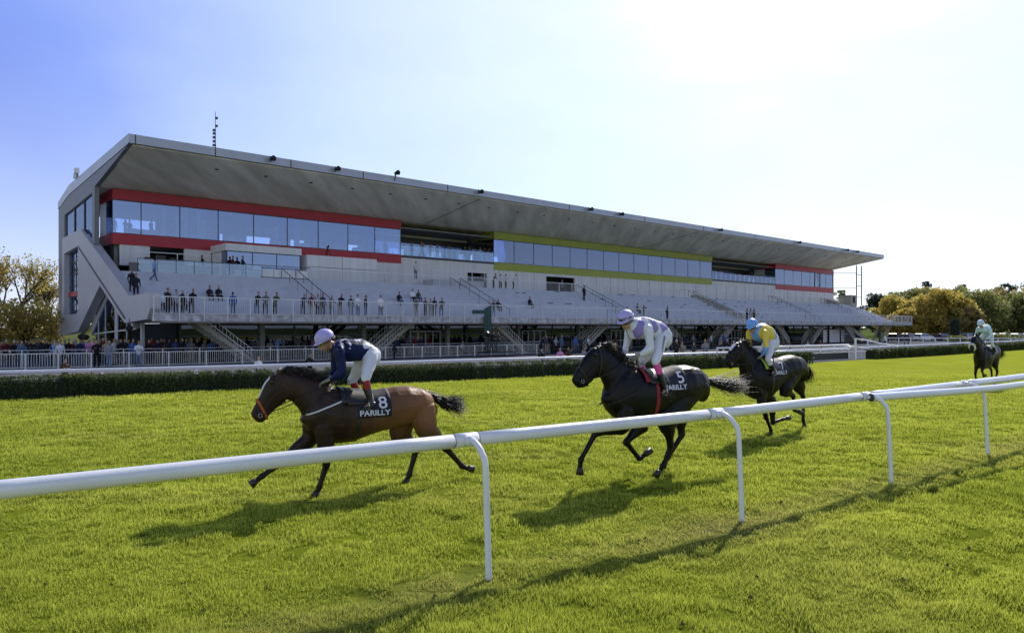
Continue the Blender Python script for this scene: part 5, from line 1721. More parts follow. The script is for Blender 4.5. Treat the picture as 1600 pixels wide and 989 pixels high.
    for side in (1, -1):
        pts = []
        for t in (.05, .2, .35, .5, .68, .8):
            r_ = head_ring(t, .007); pts.append(r_[7 if side > 0 else 21].lerp(r_[8 if side > 0 else 20], .4))
        strap('cheek_strap', pts, .008, M_strap, par=br)
        bit = pts[-1]
        mb = MB(); mb.tube([bit + Vector((math.cos(a) * .026, side * .008, math.sin(a) * .026)) for a in np.linspace(0, 6.283, 13)], .0035, 6); simple('bit_ring', mb, M_metal, br)
        hand = T['hand'][0 if side > 0 else 1]
        mid = bit.lerp(hand, .5) + Vector((0, side * .06, -.05))
        strap('rein', spline([bit, mid, hand], 8), .007, M_strap)
    if T.get('breast'):
        a_, b_ = T['breast']
        for side in (1, -1):
            pts = []
            for k in range(13):
                q = a_.lerp(b_, k / 12); dr = Vector((0, side, 0)); hit = bvh.ray_cast(Vector((q.x, side * .6, q.z)), -dr, .6)
                pts.append((hit[0] if hit[0] is not None else Vector((q.x, side * .1, q.z))) + dr * .008)
            strap('breast_strap', pts, .012, M_print if T.get('white_breast') else M_leather)
    if T.get('blaze'):
        z0, z1, w = T['blaze']; mb = MB(); L1 = []; 
        for k in range(9):
            t = z0 + (z1 - z0) * k / 8; r_ = head_ring(t, .003, 28); q = w if 0 < k < 8 else max(1, w - 1)
            L1.append([r_[(j) % 28] for j in range(-q, q + 1)] if q == w else [r_[max(-q, min(q, j)) % 28] for j in range(-w, w + 1)])
        k_ = len(L1[0]); vs = [p for r_ in L1 for p in r_]; fs = []
        for i in range(8):
            for j in range(k_ - 1): fs.append((i * k_ + j, i * k_ + j + 1, (i + 1) * k_ + j + 1, (i + 1) * k_ + j))
        mb.add(vs, fs); simple('blaze', mb, M_blaze, hs.root)
    return bvh, skin_pt

def hand_part(B, wrist, knuckle, up, side, tg, grip=True):
    """palm with four curled fingers and a thumb from its side"""
    d = (knuckle - wrist).normalized(); u = (up - d * up.dot(d)).normalized(); v = d.cross(u)
    B.limb([wrist, wrist.lerp(knuckle, .6), knuckle], [(.026, .024), (.024, .038), (.020, .040)], tg, 10, side=v)
    for k, ln in enumerate((.062, .070, .066, .052)):
        o = knuckle + v * (k - 1.5) * .021
        p1 = o + d * ln * .45 - u * .006; p2 = p1 - u * ln * .40 + d * .010; p3 = p2 - d * ln * .38 - u * .004
        B.limb([o - d * .015, o, p1, p2, p3], [.009, .0098, .0092, .0085, .007], tg, 6, side=v, sub=2)
    t0 = wrist.lerp(knuckle, .45) - v * .030 * side
    B.limb([t0, t0 - v * .018 * side + d * .028, t0 - v * .004 * side + d * .058 - u * .014], [.013, .011, .008], tg, 6, side=v, sub=2)

def build_jockey(hs, J, label, silk_mats, silk_tag, helmet_m, sock_m, extra=None):
    r = hs.person_root(label)
    B = Body()
    # torso skin: pelvis to neck, then head as one piece; arms with hands; legs with boots below
    tor = [pair(*n) for n in J['torso']]
    thin = [(c, A * .9, B_ * .9) for c, A, B_ in tor]
    B.loft(thin, 0, 16, 2.2)
    hc = J['head']; fw = J['face']                # head centre, facing direction
    up = Vector((0, 0, 1)); fx = fw.normalized(); ux = (up - fx * up.dot(fx)).normalized(); sx = ux.cross(fx)
    B.limb([tor[0][0], tor[0][0].lerp(hc, .5), hc - ux * .03], [(.07, .08), (.055, .055), (.055, .055)], 0, 12)
    B.loft([(hc - ux * .115 + fx * .045, fx * .042, sx * .038), (hc - ux * .085 + fx * .028, fx * .072, sx * .056), (hc - ux * .04 + fx * .008, fx * .092, sx * .068), (hc + ux * .01, fx * .096, sx * .074), (hc + ux * .06, fx * .094, sx * .074), (hc + ux * .10, fx * .07, sx * .055)], 0, 14, 2.1)
    B.limb([hc + fx * .088 + ux * .012, hc + fx * .112 - ux * .030, hc + fx * .100 - ux * .042], [.010, .015, .012], 0, 8)      # nose
    B.limb([hc + fx * .088 - ux * .074 - sx * .02, hc + fx * .094 - ux * .074, hc + fx * .088 - ux * .074 + sx * .02], [.007, .009, .007], 0, 6)   # lips
    B.ball(hc + fx * .075 - ux * .108, .020, 0)                                                                                 # chin
    for s_ in (-1, 1):
        B.limb([hc - fx * .005 + ux * .012 + sx * s_ * .074, hc - fx * .008 - ux * .03 + sx * s_ * .078], [(.02, .009), (.014, .008)], 0, 6)      # ears
    Jk = Body(); Jk.loft([(c, A * 1.0, B_ * 1.0) for c, A, B_ in tor[:-1]], 0, 18, 2.3)
    Br = Body()
    pel = J['pelvis']
    Br.loft([pair(*n) for n in pel], 0, 18, 2.2)
    for k, (sh, el, wr, kn) in enumerate(J['arms']):
        B.limb([sh, el], [.042, .036], 0, 10); B.limb([el, wr], [.036, .024], 0, 10)
        hand_part(B, wr, kn, up, 1 if k == 0 else -1, 1)
        fa = wr.lerp(el, .08)
        Jk.limb([tor[1][0].lerp(sh, .6), sh, sh.lerp(el, .5), el], [(.075, .07), (.078, .070), (.068, .060), (.056, .052)], 1 + k, 12)
        Jk.limb([el, el.lerp(wr, .35), fa], [(.056, .052), (.058, .052), (.034, .032)], 3 + k if J.get('cuffs') else 1 + k, 12)
    for k, (hp_, kn, an, toe) in enumerate(J['legs']):
        B.limb([hp_, hp_.lerp(kn, .5), kn], [.085, .07, .052], 0, 12); B.limb([kn, kn.lerp(an, .3), an], [.052, .05, .032], 0, 10)
        B.limb([an, an.lerp(toe, .5) - Vector((0, 0, .01)), toe], [.03, .03, .022], 0, 8)
        Br.limb([pel[-1][0].lerp(pel[-1][1], .5) + Vector((0, hp_.y * .6, 0)), hp_, hp_.lerp(kn, .45), hp_.lerp(kn, .85), kn, kn.lerp(an, .10)], [(.12, .10), (.125, .10), (.098, .085), (.070, .066), (.064, .060), (.054, .052)], 0, 14)
        # sock cuff and boot
        so = Body(); so.limb([kn.lerp(an, .06), kn.lerp(an, .42)], [(.058, .056), (.057, .055)], 0, 12); so.build('sock', sock_m, r, .009, 2)
        bo = Body()
        bo.limb([kn.lerp(an, .40), kn.lerp(an, .6), an + (kn - an) * .12, an], [(.056, .053), (.053, .051), (.040, .038), (.042, .038)], 0, 12)
        hl = an - (toe - an).normalized() * .05 - (kn - an).normalized() * .03
        bo.limb([hl, an.lerp(toe, .35) - (kn - an).normalized() * .025, toe], [(.036, .034), (.036, .038), (.026, .034)], 0, 10)
        bo.build('boot', M_boot, r, .009, 3)
        # stirrup, hanging from the saddle
        m = MB(); c = an.lerp(toe, .45) - (kn - an).normalized() * .055; y = Vector((0, 1, 0))
        m.tube([c + y * .05, c - y * .05, c - y * .045 + Vector((0, 0, .10)), c + Vector((0, 0, .14)), c + y * .045 + Vector((0, 0, .10)), c + y * .05], .006, 6)
        o = simple('stirrup', m, M_metal, hs.root)
        m = MB(); top = Vector((J['saddle_x'], (1 if hp_.y > 0 else -1) * .24, c.z + .42)); m.bar(c + Vector((0, 0, .13)), top, .012, .004); simple('leather', m, M_leather, o)
    B.build('body', [M_skin, M_glove], r, .0085, 2, .4)
    wr_ = lambda co: co + (np.array([[mnoise.noise(Vector((float(p[0]) * 9, float(p[1]) * 9, float(p[2]) * 5))) * .016, 0, mnoise.noise(Vector((float(p[0]) * 6, float(p[1]) * 9 + 5, float(p[2]) * 9))) * .02] for p in co]))
    jk = Jk.build('jacket', silk_mats, r, .011, 3, .5, deform=wr_)
    if silk_tag is not None and len(jk.data.polygons):
        mi = [silk_tag(p.center, jk.data.materials, p.material_index) for p in jk.data.polygons]
        jk.data.polygons.foreach_set('material_index', mi); jk.data.update()
    br = Br.build('breeches', M_breech, r, .011, 3, .5, deform=wr_)
    # helmet with peak, goggles
    hb = Body(); k = J.get('hs', 1.0)
    hb.loft([(hc + ux * .005 - fx * .012, fx * .122 * k, sx * .098 * k), (hc + ux * .05 - fx * .012, fx * .128 * k, sx * .104 * k), (hc + ux * .10 - fx * .012, fx * .112 * k, sx * .093 * k), (hc + ux * .14 - fx * .012, fx * .072 * k, sx * .062 * k), (hc + ux * .158 - fx * .012, fx * .03, sx * .03)], 0, 18, 2.05, cap=.15)
    hm = hb.build('helmet', helmet_m, r, .008, 3)
    m = MB(); pk = []
    for a in np.linspace(-1.1, 1.1, 11):
        pk.append((hc + ux * .022 - fx * .012 + fx * math.cos(a) * .118 * k + sx * math.sin(a) * .098 * k, hc + ux * .008 - fx * .012 + fx * (math.cos(a) * .165 * k) + sx * math.sin(a) * .098 * k))
    vs = [p for q in pk for p in q]; m.add(vs + [v + ux * .008 for v in vs], [(2 * i, 2 * i + 1, 2 * i + 3, 2 * i + 2) for i in range(10)] + [(22 + 2 * i, 22 + 2 * i + 1, 22 + 2 * i + 3, 22 + 2 * i + 2) for i in range(10)] + [(2 * i + 1, 2 * i + 3, 2 * i + 25, 2 * i + 23) for i in range(10)])
    simple('peak', m, J.get('peak_m', helmet_m), hm)
    for gi, (dz, m_) in enumerate(J['goggles']):
        g_ = MB(); vs = []; n_ = 12
        for a in np.linspace(-1.0, 1.0, n_ + 1):
            kk = 1.0 + (.20 if dz > .02 else 0)
            base = hc + ux * dz + fx * math.cos(a) * (.108 * kk) + sx * math.sin(a) * (.090 * kk)
            vs += [base - ux * .020, base + ux * .020, base + ux * .020 - fx * .01, base - ux * .020 - fx * .01]
        fs = []
        for i in range(n_):
            for j in range(4): fs.append((i * 4 + j, i * 4 + (j + 1) % 4, i * 4 + 4 + (j + 1) % 4, i * 4 + 4 + j))
        g_.add(vs, fs); gg = simple('goggles', g_, m_, r)
        st = MB(); st.tube([hc + ux * dz + fx * math.cos(a) * .12 * k * (1.02) - fx * .012 + sx * math.sin(a) * .106 * k for a in np.linspace(1.0, 2 * math.pi - 1.0, 16)], .008, 5); simple('goggle_strap', st, M_leather, gg)
    if extra: extra(r, br, jk)
    return r

M_lens_y = mat('yellow_goggle_lens', (0.20, 0.24, 0.03), .1, .1, spec=.9)
M_lens_k = mat('black_goggle_lens', (0.008, 0.008, 0.01), .06, 0, spec=.9)
M_navy = mat('navy_silk', (0.004, 0.010, 0.060), .5, .12, 6, .9, 13, spec=.2)
M_lilac = mat('lilac_helmet_silk', (0.42, 0.38, 0.72), .45, .06, 6, .2, 30)
M_violet = mat('violet_silk', (0.24, 0.19, 0.50), .45, .08, 6, .9, 13)
M_wsilk = mat('white_silk', (0.66, 0.68, 0.76), .5, .06, 6, .9, 13)
M_blue = mat('sky_blue_silk', (0.16, 0.36, 0.82), .45, .07, 6, .9, 13)
M_yel = mat('yellow_silk', (0.75, 0.56, 0.04), .45, .07, 6, .9, 13)
M_mint = mat('pale_aqua_silk', (0.48, 0.68, 0.78), .5, .06, 6, .9, 13)
M_redc = mat('red_cloth', (0.26, 0.012, 0.016), .6, .1, 6)
M_pinkc = mat('pink_cloth', (0.75, 0.08, 0.36), .6, .06, 6)
M_lime = mat('lime_pad', (0.42, 0.55, 0.05), .6, .08, 6)
M_bay = coat_mat('bay_coat', (0.024, 0.013, 0.009), (0.26, 0.118, 0.050), (0.014, 0.008, 0.006), .24, .42, blend=(-1.0, 0.45))  # brown quarters of the coat, with a sunlit highlight painted in and carried forward
M_blk1 = coat_mat('black_coat', (0.006, 0.0055, 0.006), (0.007, 0.006, 0.006), (0.004, 0.004, 0.004), .22, .40)
M_dkb = coat_mat('dark_brown_coat', (0.006, 0.005, 0.0045), (0.008, 0.006, 0.005), (0.004, 0.004, 0.004), .2, .42)

def V3(x, y, z): return Vector((x, y, z))

# ================= horse 1: bay, nearest ==================
h1 = Horse('horse', 575, 762.5, 30, 'leading bay horse in full gallop with white blaze and saddle cloth number 8', 3.297, 380, 490)
P = h1.P
def leg(h, kind, lat, tr, top):
    pts = [top] + [h.P(x, y, lat) for x, y in tr]
    return (kind, pts)
T1 = dict(xb=P(985, 480).x, xc=P(312, 540).x, zc=P(810, 372).z, zw=P(470, 372).z, zg=P(560, 668, .1).z, zf=P(755, 600, .1).z)
T1['neck'] = [(P(455, 362), P(330, 600), .15), (P(400, 345), P(312, 545), .135), (P(330, 322), P(285, 490), .11), (P(262, 300), P(250, 452), .09), (P(205, 298), P(222, 440), .08)]
T1['head'] = [(P(190, 298), P(225, 440), .085), (P(140, 318), P(205, 462), .098), (P(105, 362), P(165, 492), .085), (P(78, 430), P(128, 530), .062), (P(55, 480), P(105, 558), .054), (P(38, 512), P(80, 562), .045)]
T1['ear'] = (P(185, 305), P(196, 283))
T1['legs'] = [('F', [V3(P(370, 560).x, -.14, P(370, 560).z)] + [P(345, 640, -.15), P(185, 775, -.14), P(95, 838, -.12), P(42, 880, -.12)]),
              ('F', [V3(P(400, 570).x, .14, P(400, 570).z)] + [P(425, 668, .14), P(428, 780, .12), P(392, 893, .12), P(368, 940, .12)]),
              ('H', [V3(P(860, 480).x, -.13, P(860, 480).z)] + [P(810, 610, -.15), P(888, 712, -.13), P(855, 832, -.12), P(838, 868, -.12)]),
              ('H', [V3(P(900, 480).x, .13, P(900, 480).z)] + [P(945, 590, .15), P(1052, 700, .14), P(1130, 788, .12), P(1180, 800, .12)])]
T1['tail'] = [P(930, 398), P(985, 430), P(1040, 462), P(1090, 468), P(1140, 480)]
T1['girth_x'] = P(600, 500).x
T1['cloth'] = (P(768, 480, .3).x, P(592, 480, .3).x, 1.62)
T1['saddle_x'] = P(590, 450, .2).x
T1['hand'] = (P(392, 365, .10), P(440, 330, -.10))
T1['nose_m'] = M_orange; T1['nose_w'] = .019; T1['nose_t'] = .66; T1['blaze'] = (.22, .62, 2)
T1['breast'] = (P(515, 450, .25), P(335, 525, .2)); T1['white_breast'] = True
T1['pad'] = M_leather
build_horse(h1, T1, M_bay, '8', None)
J1 = dict(saddle_x=T1['saddle_x'],
    torso=[(P(478, 138), P(455, 205), .13), (P(515, 126), P(492, 240), .20), (P(565, 126), P(540, 252), .19), (P(615, 136), P(590, 245), .16), (P(650, 155), P(630, 235), .15), (P(670, 170), P(650, 230), .12)],
    pelvis=[(P(625, 148), P(590, 238), .15), (P(655, 158), P(620, 245), .165), (P(690, 180), P(635, 250), .17), (P(700, 205), P(645, 255), .15)],
    head=P(420, 138), face=V3(.86, .12, -.50), hs=1.12,
    arms=[(P(492, 178, .19), P(512, 312, .26), P(447, 338, .14), P(405, 358, .08)), (P(480, 175, -.19), P(470, 300, -.24), P(450, 325, -.14), P(425, 335, -.08))],
    legs=[(P(660, 225, .11), P(628, 335, .27), P(658, 462, .30), P(615, 492, .31)), (P(620, 235, -.11), P(560, 345, -.27), P(620, 462, -.30), P(575, 480, -.31))],
    goggles=[(-.012, M_lens_y)])
def silk1(c, mats, mi): return 1 if (mnoise.noise(Vector((c.x * 11, c.y * 11, c.z * 11))) > .33 and c.z > 2.0) else 0
build_jockey(h1, J1, 'jockey in navy silks, white cap and breeches crouching on the bay horse number 8', [M_navy, M_wsilk], silk1, M_lilac, M_redc)

# ================= horse 2: black, centre ==================
h2 = Horse('horse', 1010, 743, 32, 'big glossy black horse with saddle cloth number 5 and red girth, second at centre', 3.409, 860, 470)
P = h2.P
T2 = dict(xb=P(828, 470).x, xc=P(296, 520).x, zc=P(700, 342).z, zw=P(430, 350).z, zg=P(520, 648, .1).z, zf=P(690, 585, .1).z)
T2['neck'] = [(P(455, 345), P(330, 610), .16), (P(400, 330), P(300, 540), .145), (P(355, 305), P(292, 460), .12), (P(325, 275), P(270, 412), .095), (P(290, 245), P(255, 405), .085)]
T2['head'] = [(P(282, 238), P(262, 400), .088), (P(225, 248), P(235, 408), .10), (P(180, 300), P(215, 432), .088), (P(150, 352), P(195, 450), .066), (P(128, 388), P(180, 462), .058), (P(115, 418), P(150, 465), .046)]
T2['ear'] = (P(268, 245), P(287, 222))
T2['legs'] = [('F', [V3(P(370, 560).x, .14, P(370, 570).z)] + [P(390, 665, .15), P(240, 705, .14), P(160, 850, .12), P(157, 920, .12)]),
              ('F', [V3(P(400, 570).x, -.14, P(400, 570).z)] + [P(490, 655, -.14), P(403, 752, -.13), P(475, 842, -.12), P(530, 797, -.12)]),
              ('H', [V3(P(720, 470).x, .13, P(720, 470).z)] + [P(625, 640, .16), P(640, 775, .14), P(600, 880, .12), P(562, 930, .12)]),
              ('H', [V3(P(740, 470).x, -.13, P(740, 470).z)] + [P(690, 610, -.15), P(700, 715, -.14), P(625, 835, -.12), P(600, 880, -.12)])]
T2['tail'] = [P(800, 402), P(850, 430), P(900, 440), P(960, 448), P(1040, 445)]
T2['girth_x'] = P(600, 500).x
T2['cloth'] = (P(735, 430, .3).x, P(600, 430, .3).x, 1.45)
T2['saddle_x'] = P(560, 430, .2).x
T2['hand'] = (P(415, 305, .10), P(370, 300, -.08))
T2['pad'] = M_redc; T2['girth'] = M_redc
T2['breast'] = (P(470, 480, .25), P(330, 560, .2))
build_horse(h2, T2, M_blk1, '5', None)
J2 = dict(saddle_x=T2['saddle_x'],
    torso=[(P(450, 90), P(420, 165), .13), (P(485, 84), P(440, 200), .20), (P(530, 90), P(490, 205), .19), (P(575, 108), P(530, 205), .165), (P(605, 130), P(565, 200), .15), (P(615, 140), P(580, 200), .12)],
    pelvis=[(P(585, 118), P(540, 205), .15), (P(610, 135), P(560, 215), .165), (P(627, 165), P(575, 225), .17), (P(628, 190), P(580, 235), .15)],
    head=P(402, 103), face=V3(.84, .22, -.42), hs=1.12,
    arms=[(P(518, 145, .19), P(535, 262, .25), P(470, 288, .16), P(425, 303, .10)), (P(420, 160, -.19), P(402, 250, -.24), P(392, 290, -.14), P(372, 298, -.06))],
    legs=[(P(590, 205, .11), P(560, 325, .27), P(612, 470, .30), P(595, 505, .31)), (P(560, 225, -.11), P(478, 335, -.27), P(520, 440, -.30), P(490, 460, -.31))],
    goggles=[(-.012, M_lens_k), (.055, M_lens_k)])
ang2 = {}
def silk2(c, mats, mi):
    if mi in (1, 2, 3, 4): return 0
    n = mnoise.noise(Vector((c.x * 5, c.y * 5, c.z * 4 + 3)))
    if abs(c.y) < .055: return 0
    return 1 if n > -.02 else 0
def name_text(r, br, jk):
    # the rider's name runs up the outside of the thigh
    hp_, kn = J2['legs'][0][0], J2['legs'][0][1]
    bv = BVHTree.FromPolygons([v.co.copy() for v in br.data.vertices], [tuple(p.vertices) for p in br.data.polygons])
    cu = bpy.data.curves.new('t', 'FONT'); cu.body = 'A.FLANDRIN'; cu.size = .066; cu.offset = .002
    to = bpy.data.objects.new('t', cu); COL.objects.link(to)
    me = bpy.data.meshes.new_from_object(to.evaluated_get(bpy.context.evaluated_depsgraph_get()))
    bpy.data.objects.remove(to)
    a = h2.P(578, 272, .2); b_ = h2.P(612, 190, .2); d = Vector((b_.x - a.x, 0, b_.z - a.z)).normalized(); u = Vector((-d.z, 0, d.x))
    if u.x < 0: u = -u
    wd = max(v.co.x for v in me.vertices); k = ((b_ - a).length) / wd
    vs = []
    for v in me.vertices:
        q = a + d * v.co.x * k + u * v.co.y * k; hit = bv.ray_cast(Vector((q.x, .8, q.z)), Vector((0, -1, 0)), 1.0)
        vs.append((hit[0] if hit[0] else Vector((q.x, .2, q.z))) + Vector((0, .006, 0)))
    m = MB(); m.add(vs, [tuple(p.vertices) for p in me.polygons]); simple('lettering', m, M_leather, br, smooth=False)
build_jockey(h2, J2, 'jockey in violet and white silks with pink socks crouching on the black horse number 5', [M_wsilk, M_violet], silk2, M_lilac, M_pinkc, name_text)

# ================= horse 3 ==================
h3 = Horse('horse', 1213, 676, 36, 'dark horse with white star and lime saddle pad, third in the field', 4.3, 1100, 470)
P = h3.P
T3 = dict(xb=P(672, 520).x, xc=P(268, 540).x, zc=P(545, 366).z, zw=P(420, 378).z, zg=P(430, 665, .1).z, zf=P(570, 560, .1).z)
T3['neck'] = [(P(420, 375), P(300, 640), .16), (P(370, 370), P(262, 540), .15), (P(325, 350), P(245, 460), .125), (P(285, 315), P(238, 420), .10), (P(262, 285), P(232, 405), .088)]
T3['head'] = [(P(258, 272), P(240, 402), .088), (P(212, 280), P(228, 408), .10), (P(180, 318), P(215, 425), .088), (P(160, 355), P(200, 440), .066), (P(145, 385), P(192, 452), .058), (P(140, 410), P(178, 458), .046)]
T3['ear'] = (P(252, 280), P(268, 258))
T3['legs'] = [('F', [V3(P(360, 580).x, .14, P(360, 580).z)] + [P(385, 665, .15), P(418, 785, .13), P(450, 868, .12), P(442, 912, .12)]),
              ('F', [V3(P(380, 580).x, -.14, P(380, 580).z)] + [P(455, 670, -.14), P(462, 818, -.13), P(528, 795, -.12), P(568, 785, -.12)]),
              ('H', [V3(P(590, 450).x, .13, P(590, 450).z)] + [P(545, 590, .16), P(600, 640, .14), P(605, 735, .12), P(652, 750, .12)]),
              ('H', [V3(P(610, 450).x, -.13, P(610, 450).z)] + [P(640, 575, -.15), P(668, 650, -.14), P(666, 800, -.12), P(678, 850, -.12)])]
T3['tail'] = [P(648, 435), P(675, 440), P(690, 470), P(695, 500), P(690, 535)]
T3['girth_x'] = P(480, 500).x
T3['cloth'] = (P(565, 450, .3).x, P(480, 450, .3).x, 1.45)
T3['saddle_x'] = P(450, 430, .2).x
T3['hand'] = (P(352, 392, .10), P(322, 375, -.08))
T3['pad'] = M_lime; T3['blaze'] = (.22, .48, 2)
T3['breast'] = (P(350, 430, .25), P(345, 500, .2))
build_horse(h3, T3, M_dkb, '7', None)
J3 = dict(saddle_x=T3['saddle_x'],
    torso=[(P(365, 158), P(335, 235), .13), (P(392, 152), P(350, 265), .20), (P(425, 165), P(385, 275), .19), (P(455, 195), P(415, 285), .165), (P(470, 225), P(430, 290), .15), (P(475, 240), P(440, 295), .12)],
    pelvis=[(P(462, 205), P(415, 285), .15), (P(476, 232), P(430, 300), .165), (P(480, 265), P(435, 310), .17), (P(478, 285), P(440, 320), .15)],
    head=P(323, 170), face=V3(.86, .18, -.40), hs=1.12, cuffs=True,
    arms=[(P(410, 215, .19), P(420, 315, .26), P(385, 372, .16), P(358, 390, .08)), (P(305, 215, -.19), P(300, 310, -.22), P(318, 365, -.14), P(328, 380, -.05))],
    legs=[(P(450, 290, .11), P(430, 395, .27), P(472, 470, .30), P(455, 500, .31)), (P(425, 300, -.11), P(365, 385, -.25), P(420, 460, -.30), P(400, 475, -.31))],
    goggles=[(-.012, M_lens_k)])
def silk3(c, mats, mi):
    if mi in (1, 2): return 1
    if mi in (3, 4): return 0
    return 1 if (c.y > .10 or c.y < -.10) and c.x > J3['torso'][2][0].x - .05 else 0
build_jockey(h3, J3, 'jockey in yellow and sky blue silks with blue cap riding the third horse', [M_blue, M_yel], silk3, M_blue, M_breech)

# ================= horse 4: far right ==================
h4 = Horse('horse', 1541, 604, 38, 'small dark horse with white sheepskin noseband galloping last at the right edge', 7.067, 1480, 480)
P = h4.P
T4 = dict(xb=P(612, 500).x, xc=P(305, 560).x, zc=P(560, 412).z, zw=P(420, 410).z, zg=P(400, 690, .1).z, zf=P(540, 600, .1).z)
T4['xc'] = .80; T4['xb'] = -.98
zw4 = T4['zw']
T4['neck'] = [(V3(.42, 0, zw4), V3(.70, 0, zw4 - .78), .17), (V3(.60, 0, zw4 + .10), V3(.84, 0, zw4 - .55), .155), (V3(.78, 0, zw4 + .20), V3(.96, 0, zw4 - .28), .125), (V3(.95, 0, zw4 + .30), V3(1.06, 0, zw4 - .08), .10), (V3(1.05, 0, zw4 + .36), V3(1.14, 0, zw4 + .02), .09)]
T4['head'] = [(V3(1.08, 0, zw4 + .36), V3(1.12, 0, zw4 + .0), .09), (V3(1.24, 0, zw4 + .30), V3(1.18, 0, zw4 - .06), .105), (V3(1.33, 0, zw4 + .15), V3(1.24, 0, zw4 - .12), .09), (V3(1.39, 0, zw4 + .02), V3(1.28, 0, zw4 - .18), .068), (V3(1.43, 0, zw4 - .08), V3(1.32, 0, zw4 - .24), .06), (V3(1.44, 0, zw4 - .17), V3(1.36, 0, zw4 - .27), .048)]
T4['ear'] = (V3(1.08, 0, zw4 + .33), V3(1.10, 0, zw4 + .50))
T4['legs'] = [('F', [V3(.52, -.14, 1.1), V3(.48, -.15, .92), V3(.66, -.14, .52), V3(.60, -.13, .20), V3(.55, -.13, .10)]),
              ('F', [V3(.52, .14, 1.1), V3(.50, .15, .92), V3(.80, .14, .66), V3(.62, .13, .42), V3(.48, .13, .46)]),
              ('H', [V3(-.62, .13, 1.25), V3(-.45, .15, .88), V3(-.70, .14, .56), V3(-.55, .13, .20), V3(-.48, .13, .05)]),
              ('H', [V3(-.62, -.13, 1.25), V3(-.60, -.15, .88), V3(-.92, -.14, .60), V3(-.95, -.13, .25), V3(-1.02, -.13, .12)])]
T4['tail'] = [V3(-.94, 0, T4['zc'] - .06), V3(-1.15, 0, T4['zc'] - .08), V3(-1.30, 0, T4['zc'] - .20), V3(-1.42, 0, T4['zc'] - .36), V3(-1.5, 0, T4['zc'] - .5)]
T4['girth_x'] = .1; T4['cloth'] = (-.42, .02, 1.45); T4['saddle_x'] = .12
T4['hand'] = (V3(.55, .09, 1.78), V3(.55, -.09, 1.78)); T4['fleece'] = True; T4['nose_t'] = .60; T4['mane'] = .8
T4['blaze'] = (.12, .22, 1)
build_horse(h4, T4, M_blk1, '2', None)
J4 = dict(saddle_x=.12,
    torso=[(V3(.34, 0, 2.36), V3(.44, 0, 2.16), .13), (V3(.20, 0, 2.42), V3(.34, 0, 2.08), .20), (V3(.04, 0, 2.42), V3(.14, 0, 2.08), .19), (V3(-.10, 0, 2.35), V3(-.02, 0, 2.03), .165), (V3(-.22, 0, 2.25), V3(-.12, 0, 1.98), .15), (V3(-.26, 0, 2.2), V3(-.16, 0, 1.98), .12)],
    pelvis=[(V3(-.12, 0, 2.32), V3(-.02, 0, 2.0), .15), (V3(-.22, 0, 2.24), V3(-.10, 0, 1.94), .165), (V3(-.30, 0, 2.10), V3(-.12, 0, 1.88), .17), (V3(-.30, 0, 2.02), V3(-.12, 0, 1.86), .15)],
    head=V3(.54, 0, 2.43), face=V3(.90, .05, -.38), hs=1.12,
    arms=[(V3(.27, .19, 2.26), V3(.25, .28, 1.98), V3(.45, .14, 1.84), V3(.53, .09, 1.79)), (V3(.27, -.19, 2.26), V3(.25, -.28, 1.98), V3(.45, -.14, 1.84), V3(.53, -.09, 1.79))],
    legs=[(V3(-.16, .11, 1.98), V3(.20, .26, 1.72), V3(.0, .31, 1.34), V3(.12, .31, 1.28)), (V3(-.16, -.11, 1.98), V3(.20, -.26, 1.72), V3(.0, -.31, 1.34), V3(.12, -.31, 1.28))],
    goggles=[(-.012, M_lens_k)])
build_jockey(h4, J4, 'jockey in pale aqua silks and cap riding the last horse at the right edge', [M_mint], None, M_mint, M_breech)
# ------------------------------------------------------------------ spectators
M_sk = prop_mat('face_and_hands', 'skin_tone', .55, .08, 10)
M_top = prop_mat('upper_clothes', 'top_colour', .85, .25, 9)
M_leg = prop_mat('lower_clothes', 'leg_colour', .85, .2, 9)
M_hair = prop_mat('hair', 'hair_colour', .6, .2, 20)
M_shoe = mat('shoes', (0.02, 0.018, 0.016), .5, .2)

